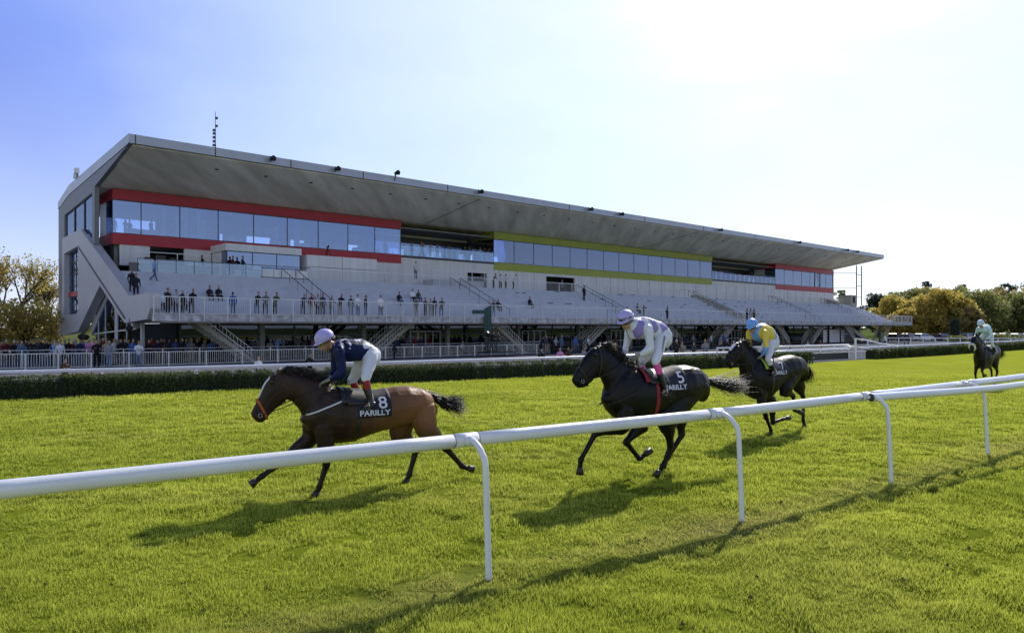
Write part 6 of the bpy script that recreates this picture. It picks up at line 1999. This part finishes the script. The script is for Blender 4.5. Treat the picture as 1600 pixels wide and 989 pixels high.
def figure(pose, bag=False):
    B = Body()
    if pose == 'sit':
        hipz = .46; lean = .06
    else:
        hipz = .92; lean = {'lean': .20, 'stand': .02, 'arms': .0, 'photo': -.03, 'walk': .05, 'back': .03}[pose]
    sh = V3(lean, 0, hipz + .50)
    hip = V3(0, 0, hipz)
    B.loft([(hip - V3(0, 0, .03), V3(.10, 0, 0), V3(0, .155, 0)), (hip.lerp(sh, .35), V3(.105, 0, 0), V3(0, .145, 0)), (hip.lerp(sh, .75), V3(.12, 0, 0), V3(0, .185, 0)), (sh - V3(0, 0, .0), V3(.09, 0, 0), V3(0, .165, 0)), (sh + V3(0, 0, .05), V3(.06, 0, 0), V3(0, .08, 0))], 1, 14, 2.3)
    nk = sh + V3(lean * .1, 0, .06); hd = nk + V3(.03 + lean * .25, 0, .15)
    B.limb([sh, nk, hd - V3(0, 0, .04)], [.055, .052, .055], 0, 10)
    B.loft([(hd - V3(-.02, 0, .11), V3(.05, 0, 0), V3(0, .045, 0)), (hd - V3(-.005, 0, .06), V3(.085, 0, 0), V3(0, .062, 0)), (hd, V3(.095, 0, 0), V3(0, .072, 0)), (hd + V3(0, 0, .05), V3(.088, 0, 0), V3(0, .070, 0))], 0, 12)
    B.loft([(hd + V3(-.03, 0, .02), V3(.085, 0, .0), V3(0, .079, 0)), (hd + V3(-.012, 0, .07), V3(.098, 0, 0), V3(0, .080, 0)), (hd + V3(-.01, 0, .115), V3(.06, 0, 0), V3(0, .05, 0))], 3, 12)
    B.limb([hd + V3(.085, 0, .0), hd + V3(.108, 0, -.03)], [.012, .014], 0, 6)
    # arms
    S = [sh + V3(-.005, s * .185, -.03) for s in (1, -1)]
    if pose == 'lean': E_ = [V3(.26, s * .25, 1.18) for s in (1, -1)]; W_ = [V3(.46, s * .12, 1.15) for s in (1, -1)]
    elif pose == 'arms': E_ = [V3(.06, s * .27, 1.16) for s in (1, -1)]; W_ = [V3(.20, -.06, 1.22), V3(.22, .08, 1.18)]
    elif pose == 'photo': E_ = [V3(.18, s * .26, 1.28) for s in (1, -1)]; W_ = [V3(.27, s * .05, 1.52) for s in (1, -1)]
    elif pose == 'sit': E_ = [V3(.10, s * .24, .68) for s in (1, -1)]; W_ = [V3(.34, s * .10, .60) for s in (1, -1)]
    elif pose == 'walk': E_ = [V3(.14, .23, 1.15), V3(-.16, -.23, 1.16)]; W_ = [V3(.33, .20, 1.02), V3(-.20, -.24, .92)]
    else: E_ = [V3(-.02, s * .25, 1.13) for s in (1, -1)]; W_ = [V3(.08, s * .24, .88) for s in (1, -1)]
    for a, e, w in zip(S, E_, W_):
        B.limb([a, e], [.058, .046], 1, 10); B.limb([e, w], [.046, .034], 1, 10)
        d = (w - e).normalized(); B.limb([w, w + d * .06, w + d * .13], [.026, (.030, .036), .018], 0, 8)
        for k in range(4):
            o = w + d * .09 + Vector((0, (k - 1.5) * .018, 0)); B.limb([o, o + d * .055 - V3(0, 0, .02)], [.010, .007], 0, 5)
    # legs
    for i, s in enumerate((1, -1)):
        hp = hip + V3(0, s * .095, -.02)
        if pose == 'sit': kn = V3(.42, s * .14, .48); an = V3(.44, s * .13, .06)
        elif pose == 'walk': kn = V3(.16 if s > 0 else -.03, s * .09, .50); an = V3(.30 if s > 0 else -.36, s * .08, .08 if s > 0 else .16)
        else: kn = V3(.02, s * .11, .49); an = V3(-.01, s * .12, .08)
        B.limb([hp, kn, an], [(.092, .09), (.064, .062), (.045, .045)], 2, 12)
        B.limb([an - V3(.04, 0, .03), an + V3(.08, 0, -.045), an + V3(.17, 0, -.05)], [(.035, .035), (.032, .042), (.022, .035)], 4, 8)
    if bag: B.loft([(V3(-.05, .23, 1.0), V3(.10, 0, 0), V3(0, .05, 0)), (V3(-.05, .23, .75), V3(.12, 0, 0), V3(0, .06, 0))], 4, 8)
    o = B.build('person', [M_sk, M_top, M_leg, M_hair, M_shoe], None, .019, 2, .4)
    me = o.data; bpy.data.objects.remove(o)
    return me
FIG = {p: figure(p) for p in ('stand', 'lean', 'arms', 'photo', 'sit', 'walk')}
FIG['bag'] = figure('stand', True)

TOPS = {'black': (.012, .012, .014), 'dark suit jacket': (.014, .015, .022), 'navy': (.014, .022, .06), 'white': (.62, .62, .64), 'light blue': (.20, .33, .58), 'grey': (.16, .165, .18),
        'pink': (.55, .22, .42), 'brown': (.07, .04, .025), 'green': (.05, .08, .04), 'beige': (.32, .27, .20), 'red': (.28, .02, .02), 'blue': (.05, .12, .36), 'dark grey': (.045, .047, .055), 'denim': (.09, .14, .24), 'striped grey': (.26, .26, .29), 'burgundy': (.10, .012, .02)}
LEGS = {'jeans': (.06, .10, .20), 'dark trousers': (.015, .016, .022), 'black trousers': (.010, .010, .012), 'beige trousers': (.25, .21, .15), 'grey trousers': (.10, .10, .11), 'pale jeans': (.16, .22, .34), 'white trousers': (.5, .5, .5)}
HAIRS = {'dark': (.018, .012, .010), 'brown': (.06, .032, .018), 'grey': (.30, .29, .28), 'fair': (.26, .17, .08), 'white': (.55, .54, .52), 'cap': (.05, .05, .06)}
people = []
prd = random.Random(77)
def person(px, c, z, pose, top, legs, hair='dark', place='', face=0.0, scale=None, D=None, bag=False):
    if D is not None: p = at_depth(px, D, z)
    else: p = W(a_at(px, c), c, z)
    people.append(dict(px=px, p=p, pose=pose, top=top, legs=legs, hair=hair, place=place, face=face, s=scale or prd.uniform(.96, 1.05), bag=bag))
# facing: 0 = towards the track; positive turns to the left of the picture
b_ = lambda px, *a, **k: person(px, 52.2, 3.1, *a, place='on the terrace balcony', **k)
for args in (
    (262, 'arms', 'dark suit jacket', 'dark trousers', 'brown', .5), (275, 'stand', 'striped grey', 'dark trousers', 'brown', .2), (284.5, 'stand', 'dark suit jacket', 'dark trousers', 'grey', .6), (299, 'lean', 'black', 'dark trousers', 'dark', .1),
    (364, 'stand', 'blue', 'jeans', 'dark', 3.0), (401, 'lean', 'black', 'jeans', 'brown', .1), (414.5, 'lean', 'grey', 'dark trousers', 'brown', -.2), (429.5, 'lean', 'green', 'dark trousers', 'brown', .1),
    (431 + 42, 'lean', 'navy', 'dark trousers', 'brown', 0), (486.5, 'stand', 'burgundy', 'beige trousers', 'dark', .1), (496.5, 'arms', 'striped grey', 'dark trousers', 'fair', .2), (504, 'stand', 'dark grey', 'dark trousers', 'brown', .1),
    (518, 'arms', 'grey', 'dark trousers', 'grey', .1), (531, 'lean', 'dark suit jacket', 'beige trousers', 'brown', 0), (548, 'stand', 'navy', 'jeans', 'dark', 0), (559, 'arms', 'white', 'jeans', 'dark', .3), (571, 'stand', 'black', 'jeans', 'brown', .7),
    (594.5, 'stand', 'white', 'black trousers', 'brown', 0), (650.5, 'stand', 'green', 'beige trousers', 'cap', .1), (664.5, 'arms', 'brown', 'dark trousers', 'brown', .2), (672.5, 'arms', 'striped grey', 'beige trousers', 'fair', 0), (678.5, 'stand', 'black', 'dark trousers', 'dark', -.1), (689.5, 'lean', 'dark grey', 'jeans', 'dark', -.4),
    (771, 'photo', 'black', 'pale jeans', 'brown', 0), (1006, 'photo', 'green', 'beige trousers', 'fair', -.2), (1042.5, 'stand', 'navy', 'dark trousers', 'dark', 0),
    (1167, 'stand', 'black', 'dark trousers', 'dark', 0), (1172.5, 'stand', 'dark grey', 'dark trousers', 'brown', .2), (1178, 'stand', 'brown', 'black trousers', 'dark', -.2), (1392.5, 'stand', 'brown', 'grey trousers', 'dark', .3)):
    px, pose, top, legs, hair, fc = args
    b_(px, pose, top, legs, hair, face=fc)
def seat(px, row, pose, top, legs, hair='dark', face=0.0, place='on the terrace steps'):
    c = 54.2 + 7.8 * row / 9; z = 3.1 + 3.45 * row / 9
    person(px, c + (.25 if pose == 'sit' else .4), z + (-.05 if pose == 'sit' else .39), pose, top, legs, hair, place, face=face)
for a in ((245, 1, 'sit', 'blue', 'dark trousers', 'dark'), (257, 1, 'sit', 'white', 'dark trousers', 'brown'), (266, 1, 'sit', 'burgundy', 'black trousers', 'fair'), (285, 1, 'sit', 'black', 'dark trousers', 'dark'),
          (206, 3, 'stand', 'black', 'dark trousers', 'brown'), (212.5, 2, 'stand', 'dark suit jacket', 'dark trousers', 'brown'), (327, 3, 'sit', 'dark suit jacket', 'dark trousers', 'brown'), (341, 3, 'sit', 'dark suit jacket', 'black trousers', 'grey'),
          (240.5, 6, 'walk', 'light blue', 'jeans', 'dark', 1.8), (623, 3, 'sit', 'dark suit jacket', 'jeans', 'dark'), (644, 4, 'sit', 'white', 'dark trousers', 'brown'), (653, 4, 'sit', 'green', 'jeans', 'dark'),
          (777.5, 2, 'sit', 'black', 'dark trousers', 'brown'), (827, 3, 'sit', 'black', 'grey trousers', 'dark'), (912.5, 5, 'stand', 'navy', 'black trousers', 'dark'), (979.5, 1, 'sit', 'black', 'dark trousers', 'dark'), (995, 2, 'sit', 'grey', 'dark trousers', 'dark')):
    seat(*a)
u_ = lambda px, c, *a, **k: person(px, c, k.pop('z', 6.55), *a, place=k.pop('place', 'on the upper deck'), **k)
u_(317, 62.6, 'walk', 'black', 'pale jeans', 'dark', face=-1.5); u_(363.5, 62.9, 'arms', 'burgundy', 'dark trousers', 'brown', face=.7); u_(379, 62.6, 'arms', 'navy', 'jeans', 'dark', face=.8)
u_(649.5, 64.2, 'stand', 'white', 'grey trousers', 'dark', z=7.35, place='on the raised viewing platform'); u_(752, 65.6, 'stand', 'black', 'dark trousers', 'dark', place='in the dark doorway under the loggia')
u_(771, 62.8, 'lean', 'grey', 'dark trousers', 'dark', face=.4); u_(782, 62.8, 'arms', 'white', 'dark trousers', 'dark'); u_(790, 62.8, 'arms', 'white', 'dark trousers', 'brown', face=.3); u_(802, 62.8, 'lean', 'white', 'black trousers', 'grey', face=.5)
u_(878, 65.5, 'stand', 'grey', 'dark trousers', 'dark', place='in the doorway under the green band')
lg = lambda px, *a, **k: person(px, 67.4, 9.86, *a, place='behind the loggia balustrade', **k)
for a in ((643, 'stand', 'grey', 'dark trousers', 'dark'), (659, 'photo', 'beige', 'dark trousers', 'fair'), (672, 'stand', 'dark grey', 'dark trousers', 'dark'), (683, 'stand', 'grey', 'dark trousers', 'brown'), (702, 'stand', 'black', 'dark trousers', 'dark'), (726, 'stand', 'brown', 'dark trousers', 'fair'), (733, 'stand', 'grey', 'dark trousers', 'brown'), (742, 'stand', 'beige', 'dark trousers', 'brown'), (750, 'stand', 'white', 'dark trousers', 'fair'), (757, 'stand', 'dark grey', 'dark trousers', 'dark'), (764, 'stand', 'brown', 'dark trousers', 'grey'), (1122, 'stand', 'dark grey', 'dark trousers', 'dark')):
    lg(*a)
# diners behind the upper windows
dn = lambda px, c, *a, **k: person(px, c, 9.86, *a, place='behind the upper restaurant windows', **k)
for px, c, t in ((178, 68.6, 'white'), (196, 68.8, 'light blue'), (202, 69.4, 'navy'), (236, 68.6, 'dark grey'), (248, 69.8, 'pink'), (268, 68.6, 'white'), (292, 69.6, 'grey'), (322, 68.8, 'navy'), (331, 69.5, 'dark grey'), (560, 69, 'white'), (575, 69.6, 'dark grey'), (602, 68.8, 'grey'), (790, 69, 'white'), (812, 69.4, 'dark grey'), (858, 68.8, 'white'), (902, 69, 'navy'), (968, 69, 'white'), (1018, 69, 'grey')):
    dn(px, c, prd.choice(('sit', 'stand', 'arms')), t, 'dark trousers', prd.choice(('dark', 'brown', 'grey')), face=prd.uniform(-1.5, 1.5))
# the crowd behind the leaning rail and barred fence
def fence_c(px): return 55.9 - min(1, max(0, px) / 260) * 1.7 + (0 if px > 0 else .4)
def crowd(px, pose, top, legs, hair='dark', dc=1.9, face=0.0, place='behind the barred fence'):
    c = fence_c(px) + dc - .3; person(px, c, ZG, pose, top, legs, hair, place, face=face)
for a in ((-6, 'lean', 'dark grey', 'dark trousers', 'grey'), (9, 'lean', 'burgundy', 'dark trousers', 'grey'), (21, 'lean', 'black', 'dark trousers', 'white'), (33, 'lean', 'denim', 'dark trousers', 'grey', .9), (49, 'arms', 'black', 'dark trousers', 'dark', 1.7), (57, 'stand', 'dark grey', 'dark trousers', 'brown', 3.0), (72, 'lean', 'black', 'jeans', 'dark'), (94, 'stand', 'white', 'black trousers', 'dark', 1.2),
          (106, 'lean', 'black', 'dark trousers', 'cap'), (124, 'lean', 'navy', 'jeans', 'dark'), (138, 'lean', 'pink', 'dark trousers', 'grey', 2.2), (146, 'stand', 'pink', 'black trousers', 'brown', 3.2), (161, 'stand', 'burgundy', 'dark trousers', 'grey', 3), (166, 'stand', 'beige', 'dark trousers', 'fair', 2.6), (187, 'lean', 'black', 'dark trousers', 'dark'), (195, 'stand', 'dark grey', 'dark trousers', 'brown', 3.1),
          (208, 'stand', 'blue', 'jeans', 'grey', 2.6), (231, 'lean', 'black', 'dark trousers', 'brown'), (246, 'photo', 'navy', 'beige trousers', 'dark', 1.8), (252, 'photo', 'brown', 'dark trousers', 'brown', 2.2), (264, 'stand', 'dark grey', 'dark trousers', 'dark', 3.0), (275, 'arms', 'blue', 'dark trousers', 'dark', 2.4), (283, 'lean', 'dark suit jacket', 'black trousers', 'white', 1.9), (299, 'stand', 'grey', 'beige trousers', 'grey', 1.6), (308, 'arms', 'dark suit jacket', 'dark trousers', 'grey', 2.1),
          (328.5, 'lean', 'blue', 'dark trousers', 'fair', 2.0), (349, 'lean', 'black', 'dark trousers', 'dark', 2.0), (367, 'arms', 'white', 'black trousers', 'brown', 2.0), (395, 'stand', 'dark grey', 'jeans', 'dark', 1.6), (413, 'arms', 'dark suit jacket', 'dark trousers', 'grey', 2.0), (422, 'arms', 'grey', 'dark trousers', 'brown', 1.8), (433, 'photo', 'light blue', 'dark trousers', 'brown', 1.9), (476, 'stand', 'dark grey', 'jeans', 'grey', 2.0), (455, 'stand', 'black', 'dark trousers', 'dark', 3.2), (342, 'stand', 'dark grey', 'dark trousers', 'brown', 3.4), (318, 'stand', 'black', 'dark trousers', 'dark', 3.4),
          (600, 'stand', 'black', 'dark trousers', 'grey', 2.6), (637, 'stand', 'grey', 'grey trousers', 'fair', 3.4), (656.5, 'stand', 'navy', 'dark trousers', 'dark', 1.4), (722, 'sit', 'white', 'dark trousers', 'white', 2.4)):
    crowd(*a)
f_ = lambda px, c, *a, **k: person(px, c, ZG, *a, place=k.pop('place', 'in front of the barred fence'), **k)
f_(151, 53.2, 'arms', 'black', 'black trousers', 'brown'); f_(170, 52.6, 'stand', 'striped grey', 'pale jeans', 'grey', face=.3); f_(216.5, 52.9, 'lean', 'white', 'pale jeans', 'fair', face=-.2); f_(616, 51.6, 'lean', 'navy', 'dark trousers', 'brown', face=1.4)
xr = random.Random(5)
for px in (4, 28, 42, 64, 82, 88, 101, 113, 118, 131, 157, 178, 181, 201, 222, 238, 257, 291, 320, 338, 357, 378, 386, 405, 443, 449, 466, 488, 499, 520, 534, 548, 566, 585, 610, 626, 648, 670, 686, 700, 738):
    if px > 300 and xr.random() < .4: continue
    crowd(px, xr.choice(('stand', 'arms', 'stand', 'walk', 'photo')), xr.choice(('white', 'light blue', 'grey', 'beige', 'red', 'navy', 'black', 'striped grey', 'pink', 'brown', 'denim')), xr.choice(('jeans', 'dark trousers', 'beige trousers', 'grey trousers', 'pale jeans')), xr.choice(('dark', 'brown', 'grey', 'fair')), dc=xr.uniform(2.8, 5.0), face=xr.uniform(-1.2, 1.2), place='further back behind the barred fence')
# people standing by the ground floor doors further along
for px, dc, pose, t, l_, h_ in ((845, 1.0, 'lean', 'navy', 'dark trousers', 'dark'), (853, .6, 'stand', 'dark grey', 'beige trousers', 'grey'), (862, 1.2, 'stand', 'black', 'dark trousers', 'dark'), (868, .5, 'arms', 'striped grey', 'dark trousers', 'brown'), (877, .8, 'stand', 'denim', 'jeans', 'grey'), (899, .6, 'stand', 'blue', 'jeans', 'dark'), (907, 1.0, 'stand', 'dark grey', 'dark trousers', 'dark'), (919, .5, 'arms', 'white', 'dark trousers', 'white'),
        (1040, 2.0, 'stand', 'black', 'dark trousers', 'dark'), (1047, 1.2, 'stand', 'navy', 'dark trousers', 'brown'), (1054, 1.6, 'stand', 'dark grey', 'dark trousers', 'dark'), (1061, 1.0, 'arms', 'brown', 'dark trousers', 'grey'), (1068, 2.2, 'stand', 'navy', 'dark trousers', 'dark'), (1083, .8, 'arms', 'grey', 'dark trousers', 'fair'), (1093, 2.0, 'stand', 'black', 'dark trousers', 'dark'), (1111, .4, 'stand', 'white', 'black trousers', 'dark'), (1120, 2.4, 'stand', 'dark grey', 'dark trousers', 'dark'), (1131, 1.2, 'stand', 'blue', 'dark trousers', 'dark'),
        (1013, 1.4, 'stand', 'navy', 'dark trousers', 'dark'), (1024, 1.0, 'arms', 'black', 'dark trousers', 'brown'), (1033, 2.2, 'stand', 'dark grey', 'jeans', 'dark'), (950, 1.8, 'stand', 'dark grey', 'dark trousers', 'dark'), (962, 1.6, 'stand', 'brown', 'dark trousers', 'grey')):
    person(px, 51.0 + dc, ZG, pose, t, l_, h_, 'in front of the ground floor doors', face=prd.uniform(-.6, .6))
# small figures close behind the white rail
def rail_person(px, D, s, top, hair, pose='arms', place='close behind the far white rail'):
    person(px, 0, ZG, pose, top, 'dark trousers', hair, place, D=D, scale=s, face=prd.uniform(-.4, .4))
for px, D, s, t, h_ in ((101.5, 31.5, .72, 'brown', 'brown'), (403.5, 35.5, .68, 'white', 'fair'), (484, 36.5, .74, 'black', 'brown'), (846, 44, .74, 'black', 'grey'), (875, 45.5, .76, 'pink', 'fair'), (888, 46, .78, 'brown', 'brown'), (913, 46.5, .74, 'striped grey', 'dark'),
                        (1031, 49.5, .72, 'grey', 'white'), (1044, 50, .70, 'white', 'grey'), (1057, 51.5, .98, 'black', 'white'), (1066, 52, .92, 'beige', 'brown'), (1084, 53.5, .84, 'dark grey', 'grey'), (1102, 53, 1.0, 'striped grey', 'fair'), (1126, 55, .88, 'black', 'dark'), (1136, 55, .98, 'black', 'grey'), (1146, 55.5, .9, 'dark grey', 'white'), (1233, 61, .86, 'brown', 'brown'), (1262, 64, .8, 'white', 'grey'), (1282, 66, .84, 'burgundy', 'dark')):
    rail_person(px, D, s, t, h_)
# by the car park
for px, D, t, l_ in ((1383, 100, 'white', 'dark trousers'), (1413.5, 112, 'navy', 'jeans'), (1419, 112, 'dark grey', 'dark trousers')):
    person(px, 0, ZG, 'stand', t, l_, 'dark', 'near the car park fence', D=D)

POSEW = {'lean': 'leaning forward', 'stand': 'standing', 'arms': 'with folded arms', 'photo': 'with raised hands', 'sit': 'seated', 'walk': 'walking', 'bag': 'standing'}
def topw(t): return t if 'jacket' in t else t + ' top'
labels = {}
people.sort(key=lambda d: d['px'])
for d in people:
    hair = {'cap': 'a dark cap', 'dark': 'dark hair', 'brown': 'brown hair', 'grey': 'grey hair', 'fair': 'fair hair', 'white': 'white hair'}[d['hair']]
    legs = '' if d['place'].startswith(('close', 'behind the upper', 'behind the loggia')) else ''
    d['key'] = '%s %s %s' % (topw(d['top']), POSEW[d['pose']], d['place'])
    labels.setdefault(d['key'], []).append(d)
ORD = ['first', 'second', 'third', 'fourth', 'fifth', 'sixth', 'seventh', 'eighth', 'ninth', 'tenth']
for k, ds in labels.items():
    for i, d in enumerate(ds):
        if len(ds) == 1: d['label'] = 'person in ' + k
        elif len(ds) == 2: d['label'] = '%s person in %s' % (('left', 'right')[i], k)
        else: d['label'] = '%s person from left in %s' % (ORD[i], k)
GRP = {}
for d in people:
    me = FIG[d['pose']]
    o = bpy.data.objects.new('person', me); COL.objects.link(o)
    o.location = d['p']
    track = math.atan2(-V.y, -V.x)
    if d['place'].startswith('close'): track = math.atan2(-d['p'].y, -d['p'].x)
    o.rotation_euler = (0, 0, track + d['face']); o.scale = (d['s'],) * 3
    jit = prd.uniform(.8, 1.25)
    o['top_colour'] = tuple(min(1, x * jit) for x in TOPS[d['top']]); o['leg_colour'] = LEGS[d['legs']]; o['hair_colour'] = HAIRS[d['hair']]
    sk = prd.uniform(.7, 1.15); o['skin_tone'] = (.40 * sk, .235 * sk, .165 * sk)
    tag(o, d['label'], 'person', 'spectators ' + d['place'])

# ------------------------------------------------------------------ television crew, tables, banner
def tv_camera(p, face, label, s=1.0):
    r = empty('television_camera', p, label, 'camera', 'television cameras')
    q = Vector((math.cos(face), math.sin(face), 0)); y = Vector((-q.y, q.x, 0))
    b = MB(); b.bar(p + Vector((0, 0, 1.45 * s)) - q * .28 * s, p + Vector((0, 0, 1.45 * s)) + q * .22 * s, .12 * s, .15 * s); b.build('body', M_leather, r, bevel=.02)
    b = MB(); b.tube([p + Vector((0, 0, 1.45 * s)) + q * .2 * s, p + Vector((0, 0, 1.45 * s)) + q * .4 * s, p + Vector((0, 0, 1.45 * s)) + q * .62 * s], [.09 * s, .11 * s, .14 * s], 12); b.build('lens', M_spot, r)
    b = MB(); b.bar(p + Vector((0, 0, 1.62 * s)) - q * .2 * s + y * .1, p + Vector((0, 0, 1.74 * s)) - q * .1 * s + y * .1, .07 * s, .08 * s); b.build('viewfinder', M_leather, r)
    for k in range(3):
        a = k * 2.094 + .5
        b = MB(); b.bar(p + Vector((0, 0, 1.3 * s)), p + Vector((math.cos(a) * .5 * s, math.sin(a) * .5 * s, 0)), .022); b.build('leg', M_spot, r)
    return r
tr_ = math.atan2(-V.y, -V.x)
tv_camera(W(a_at(512, 63.6), 63.6, 8.95), tr_ - .3, 'black television camera standing on top of the solid white box', .62)
pl = W(a_at(770, 50.2), 50.2, ZG)
pf_ = empty('camera_platform', pl, 'low dark platform with the camera crew in front of the terrace', 'platform')
b = MB(); a0 = a_at(755, 50.2); b.box(a0, a0 + 3.2, 49.4, 51.0, ZG + .35, ZG + .45, W); b.build('deck', M_drail, pf_)
b = MB()
for da in (0.05, 3.1):
    for c in (49.45, 50.95): b.box(a0 + da, a0 + da + .06, c, c + .06, ZG, ZG + .35, W)
build_each(b, 'leg', M_drail, pf_)
tv_camera(W(a_at(763, 50), 50.0, ZG + .45), tr_ + .2, 'television camera on a tripod on the crew platform')
for px, c, t, lab in ((761, 50.6, 'grey', 'left camera operator in grey on the crew platform'), (768, 50.3, 'black', 'middle camera operator in black bent over the camera on the platform'), (775, 50.5, 'dark grey', 'right crew member in dark grey on the platform')):
    o = bpy.data.objects.new('person', FIG['lean']); COL.objects.link(o); o.location = W(a_at(px, c), c, ZG + .45); o.rotation_euler = (0, 0, tr_)
    o['top_colour'] = TOPS[t]; o['leg_colour'] = LEGS['grey trousers']; o['hair_colour'] = HAIRS['dark']; o['skin_tone'] = (.38, .22, .15)
    tag(o, lab, 'person', 'television crew')
M_tarp = mat('dark_green_tarpaulin', (0.02, 0.06, 0.055), .6, .25, 2, .6, 6)
bn = empty('green_banner', W(a_at(755, 51.1), 51.1, 1.9), 'dark green tarpaulin draped over the balcony railing and hanging down above the camera crew', 'banner')
b = MB(); a1, a2, a3 = a_at(737, 51.3), a_at(755.5, 51.3), a_at(767, 51.3)
def wavy(x0, x1, z0t, z0b, z1t, z1b, n=14):
    mb = MB(); vs = []
    for i in range(n + 1):
        t = i / n; a = x0 + (x1 - x0) * t; w_ = .07 * math.sin(t * 17) + .04 * math.sin(t * 7)
        for k in range(7):
            q = k / 6; z = (z0t + (z1t - z0t) * t) * (1 - q) + (z0b + (z1b - z0b) * t) * q
            vs.append(W(a, 51.28 + w_ * (.4 + q) - .05, z))
    fs = [(i * 7 + k, i * 7 + k + 1, (i + 1) * 7 + k + 1, (i + 1) * 7 + k) for i in range(n) for k in range(6)]
    mb.add(vs, fs); return mb
wavy(a1, a2, 3.85, 3.5, 3.85, 3.5).build('draped_part', M_tarp, bn, smooth=True)
wavy(a2, a3, 3.95, 1.5, 4.35, 1.2).build('hanging_part', M_tarp, bn, smooth=True)
def table(a0, a1, c, z, label, m=M_drail, goods=True):
    r = empty('folding_table', W(a0, c, z), label, 'table', 'tables on the upper deck')
    b = MB(); b.box(a0, a1, c, c + .7, z + .72, z + .76, W); b.build('table_top', m, r)
    b = MB()
    for a in (a0 + .08, a1 - .12):
        for cc in (c + .05, c + .6): b.box(a, a + .04, cc, cc + .04, z, z + .72, W)
    build_each(b, 'leg', m, r)
table(17.9, 21.6, 64.6, 7.0, 'long dark table loaded with equipment at the left end of the upper deck')
table(22.6, 24.1, 64.4, 7.0, 'small dark table on the upper deck left of the commentary box')
for i, (a, w, h_) in enumerate(((18.3, .5, .25), (19.2, .7, .45), (20.2, .5, .3), (21.0, .4, .2))):
    o = MB(); o.box(a, a + w, 64.75, 65.1, 7.77, 7.77 + h_, W)
    o.build('equipment_case', M_leather, bevel=.04, label='%s dark equipment case on the long deck table' % (ORD[i] + ' from left'), cat='case', group='equipment cases on the deck table')
# restaurant tables behind the windows
M_tc = mat('white_table_cloth', (.8, .8, .82), .8, .03)
for i, (px, c) in enumerate(((206, 68.2), (222, 68.4), (240, 68.2), (300, 68.6), (362, 68.4), (430, 68.6), (475, 68.5), (558, 68.6), (812, 68.4), (862, 68.4), (876, 68.6), (898, 68.4), (914, 68.6), (950, 68.5), (985, 68.5), (1017, 68.5), (1034, 68.5), (1065, 68.5), (1088, 68.5))):
    a = a_at(px, c); r = empty('restaurant_table', W(a, c, 9.86), '%s white clothed table behind the %s windows, counted from the left' % ((ORD + ['eleventh'])[i if i < 8 else i - 8], 'red banded' if i < 8 else 'green banded'), 'table', 'restaurant tables behind the upper windows')
    b = MB(); b.tube([W(a, c, 10.62), W(a, c, 10.58), W(a, c, 10.2)], [.5, .52, .56], 14); b.build('table_cloth', M_tc, r)
    b = MB(); b.tube([W(a, c, 9.86), W(a, c, 10.2)], .05, 8); b.build('pedestal', M_drail, r)
# small cart at the crossing
p = at_depth(1318, 53.6, 0)
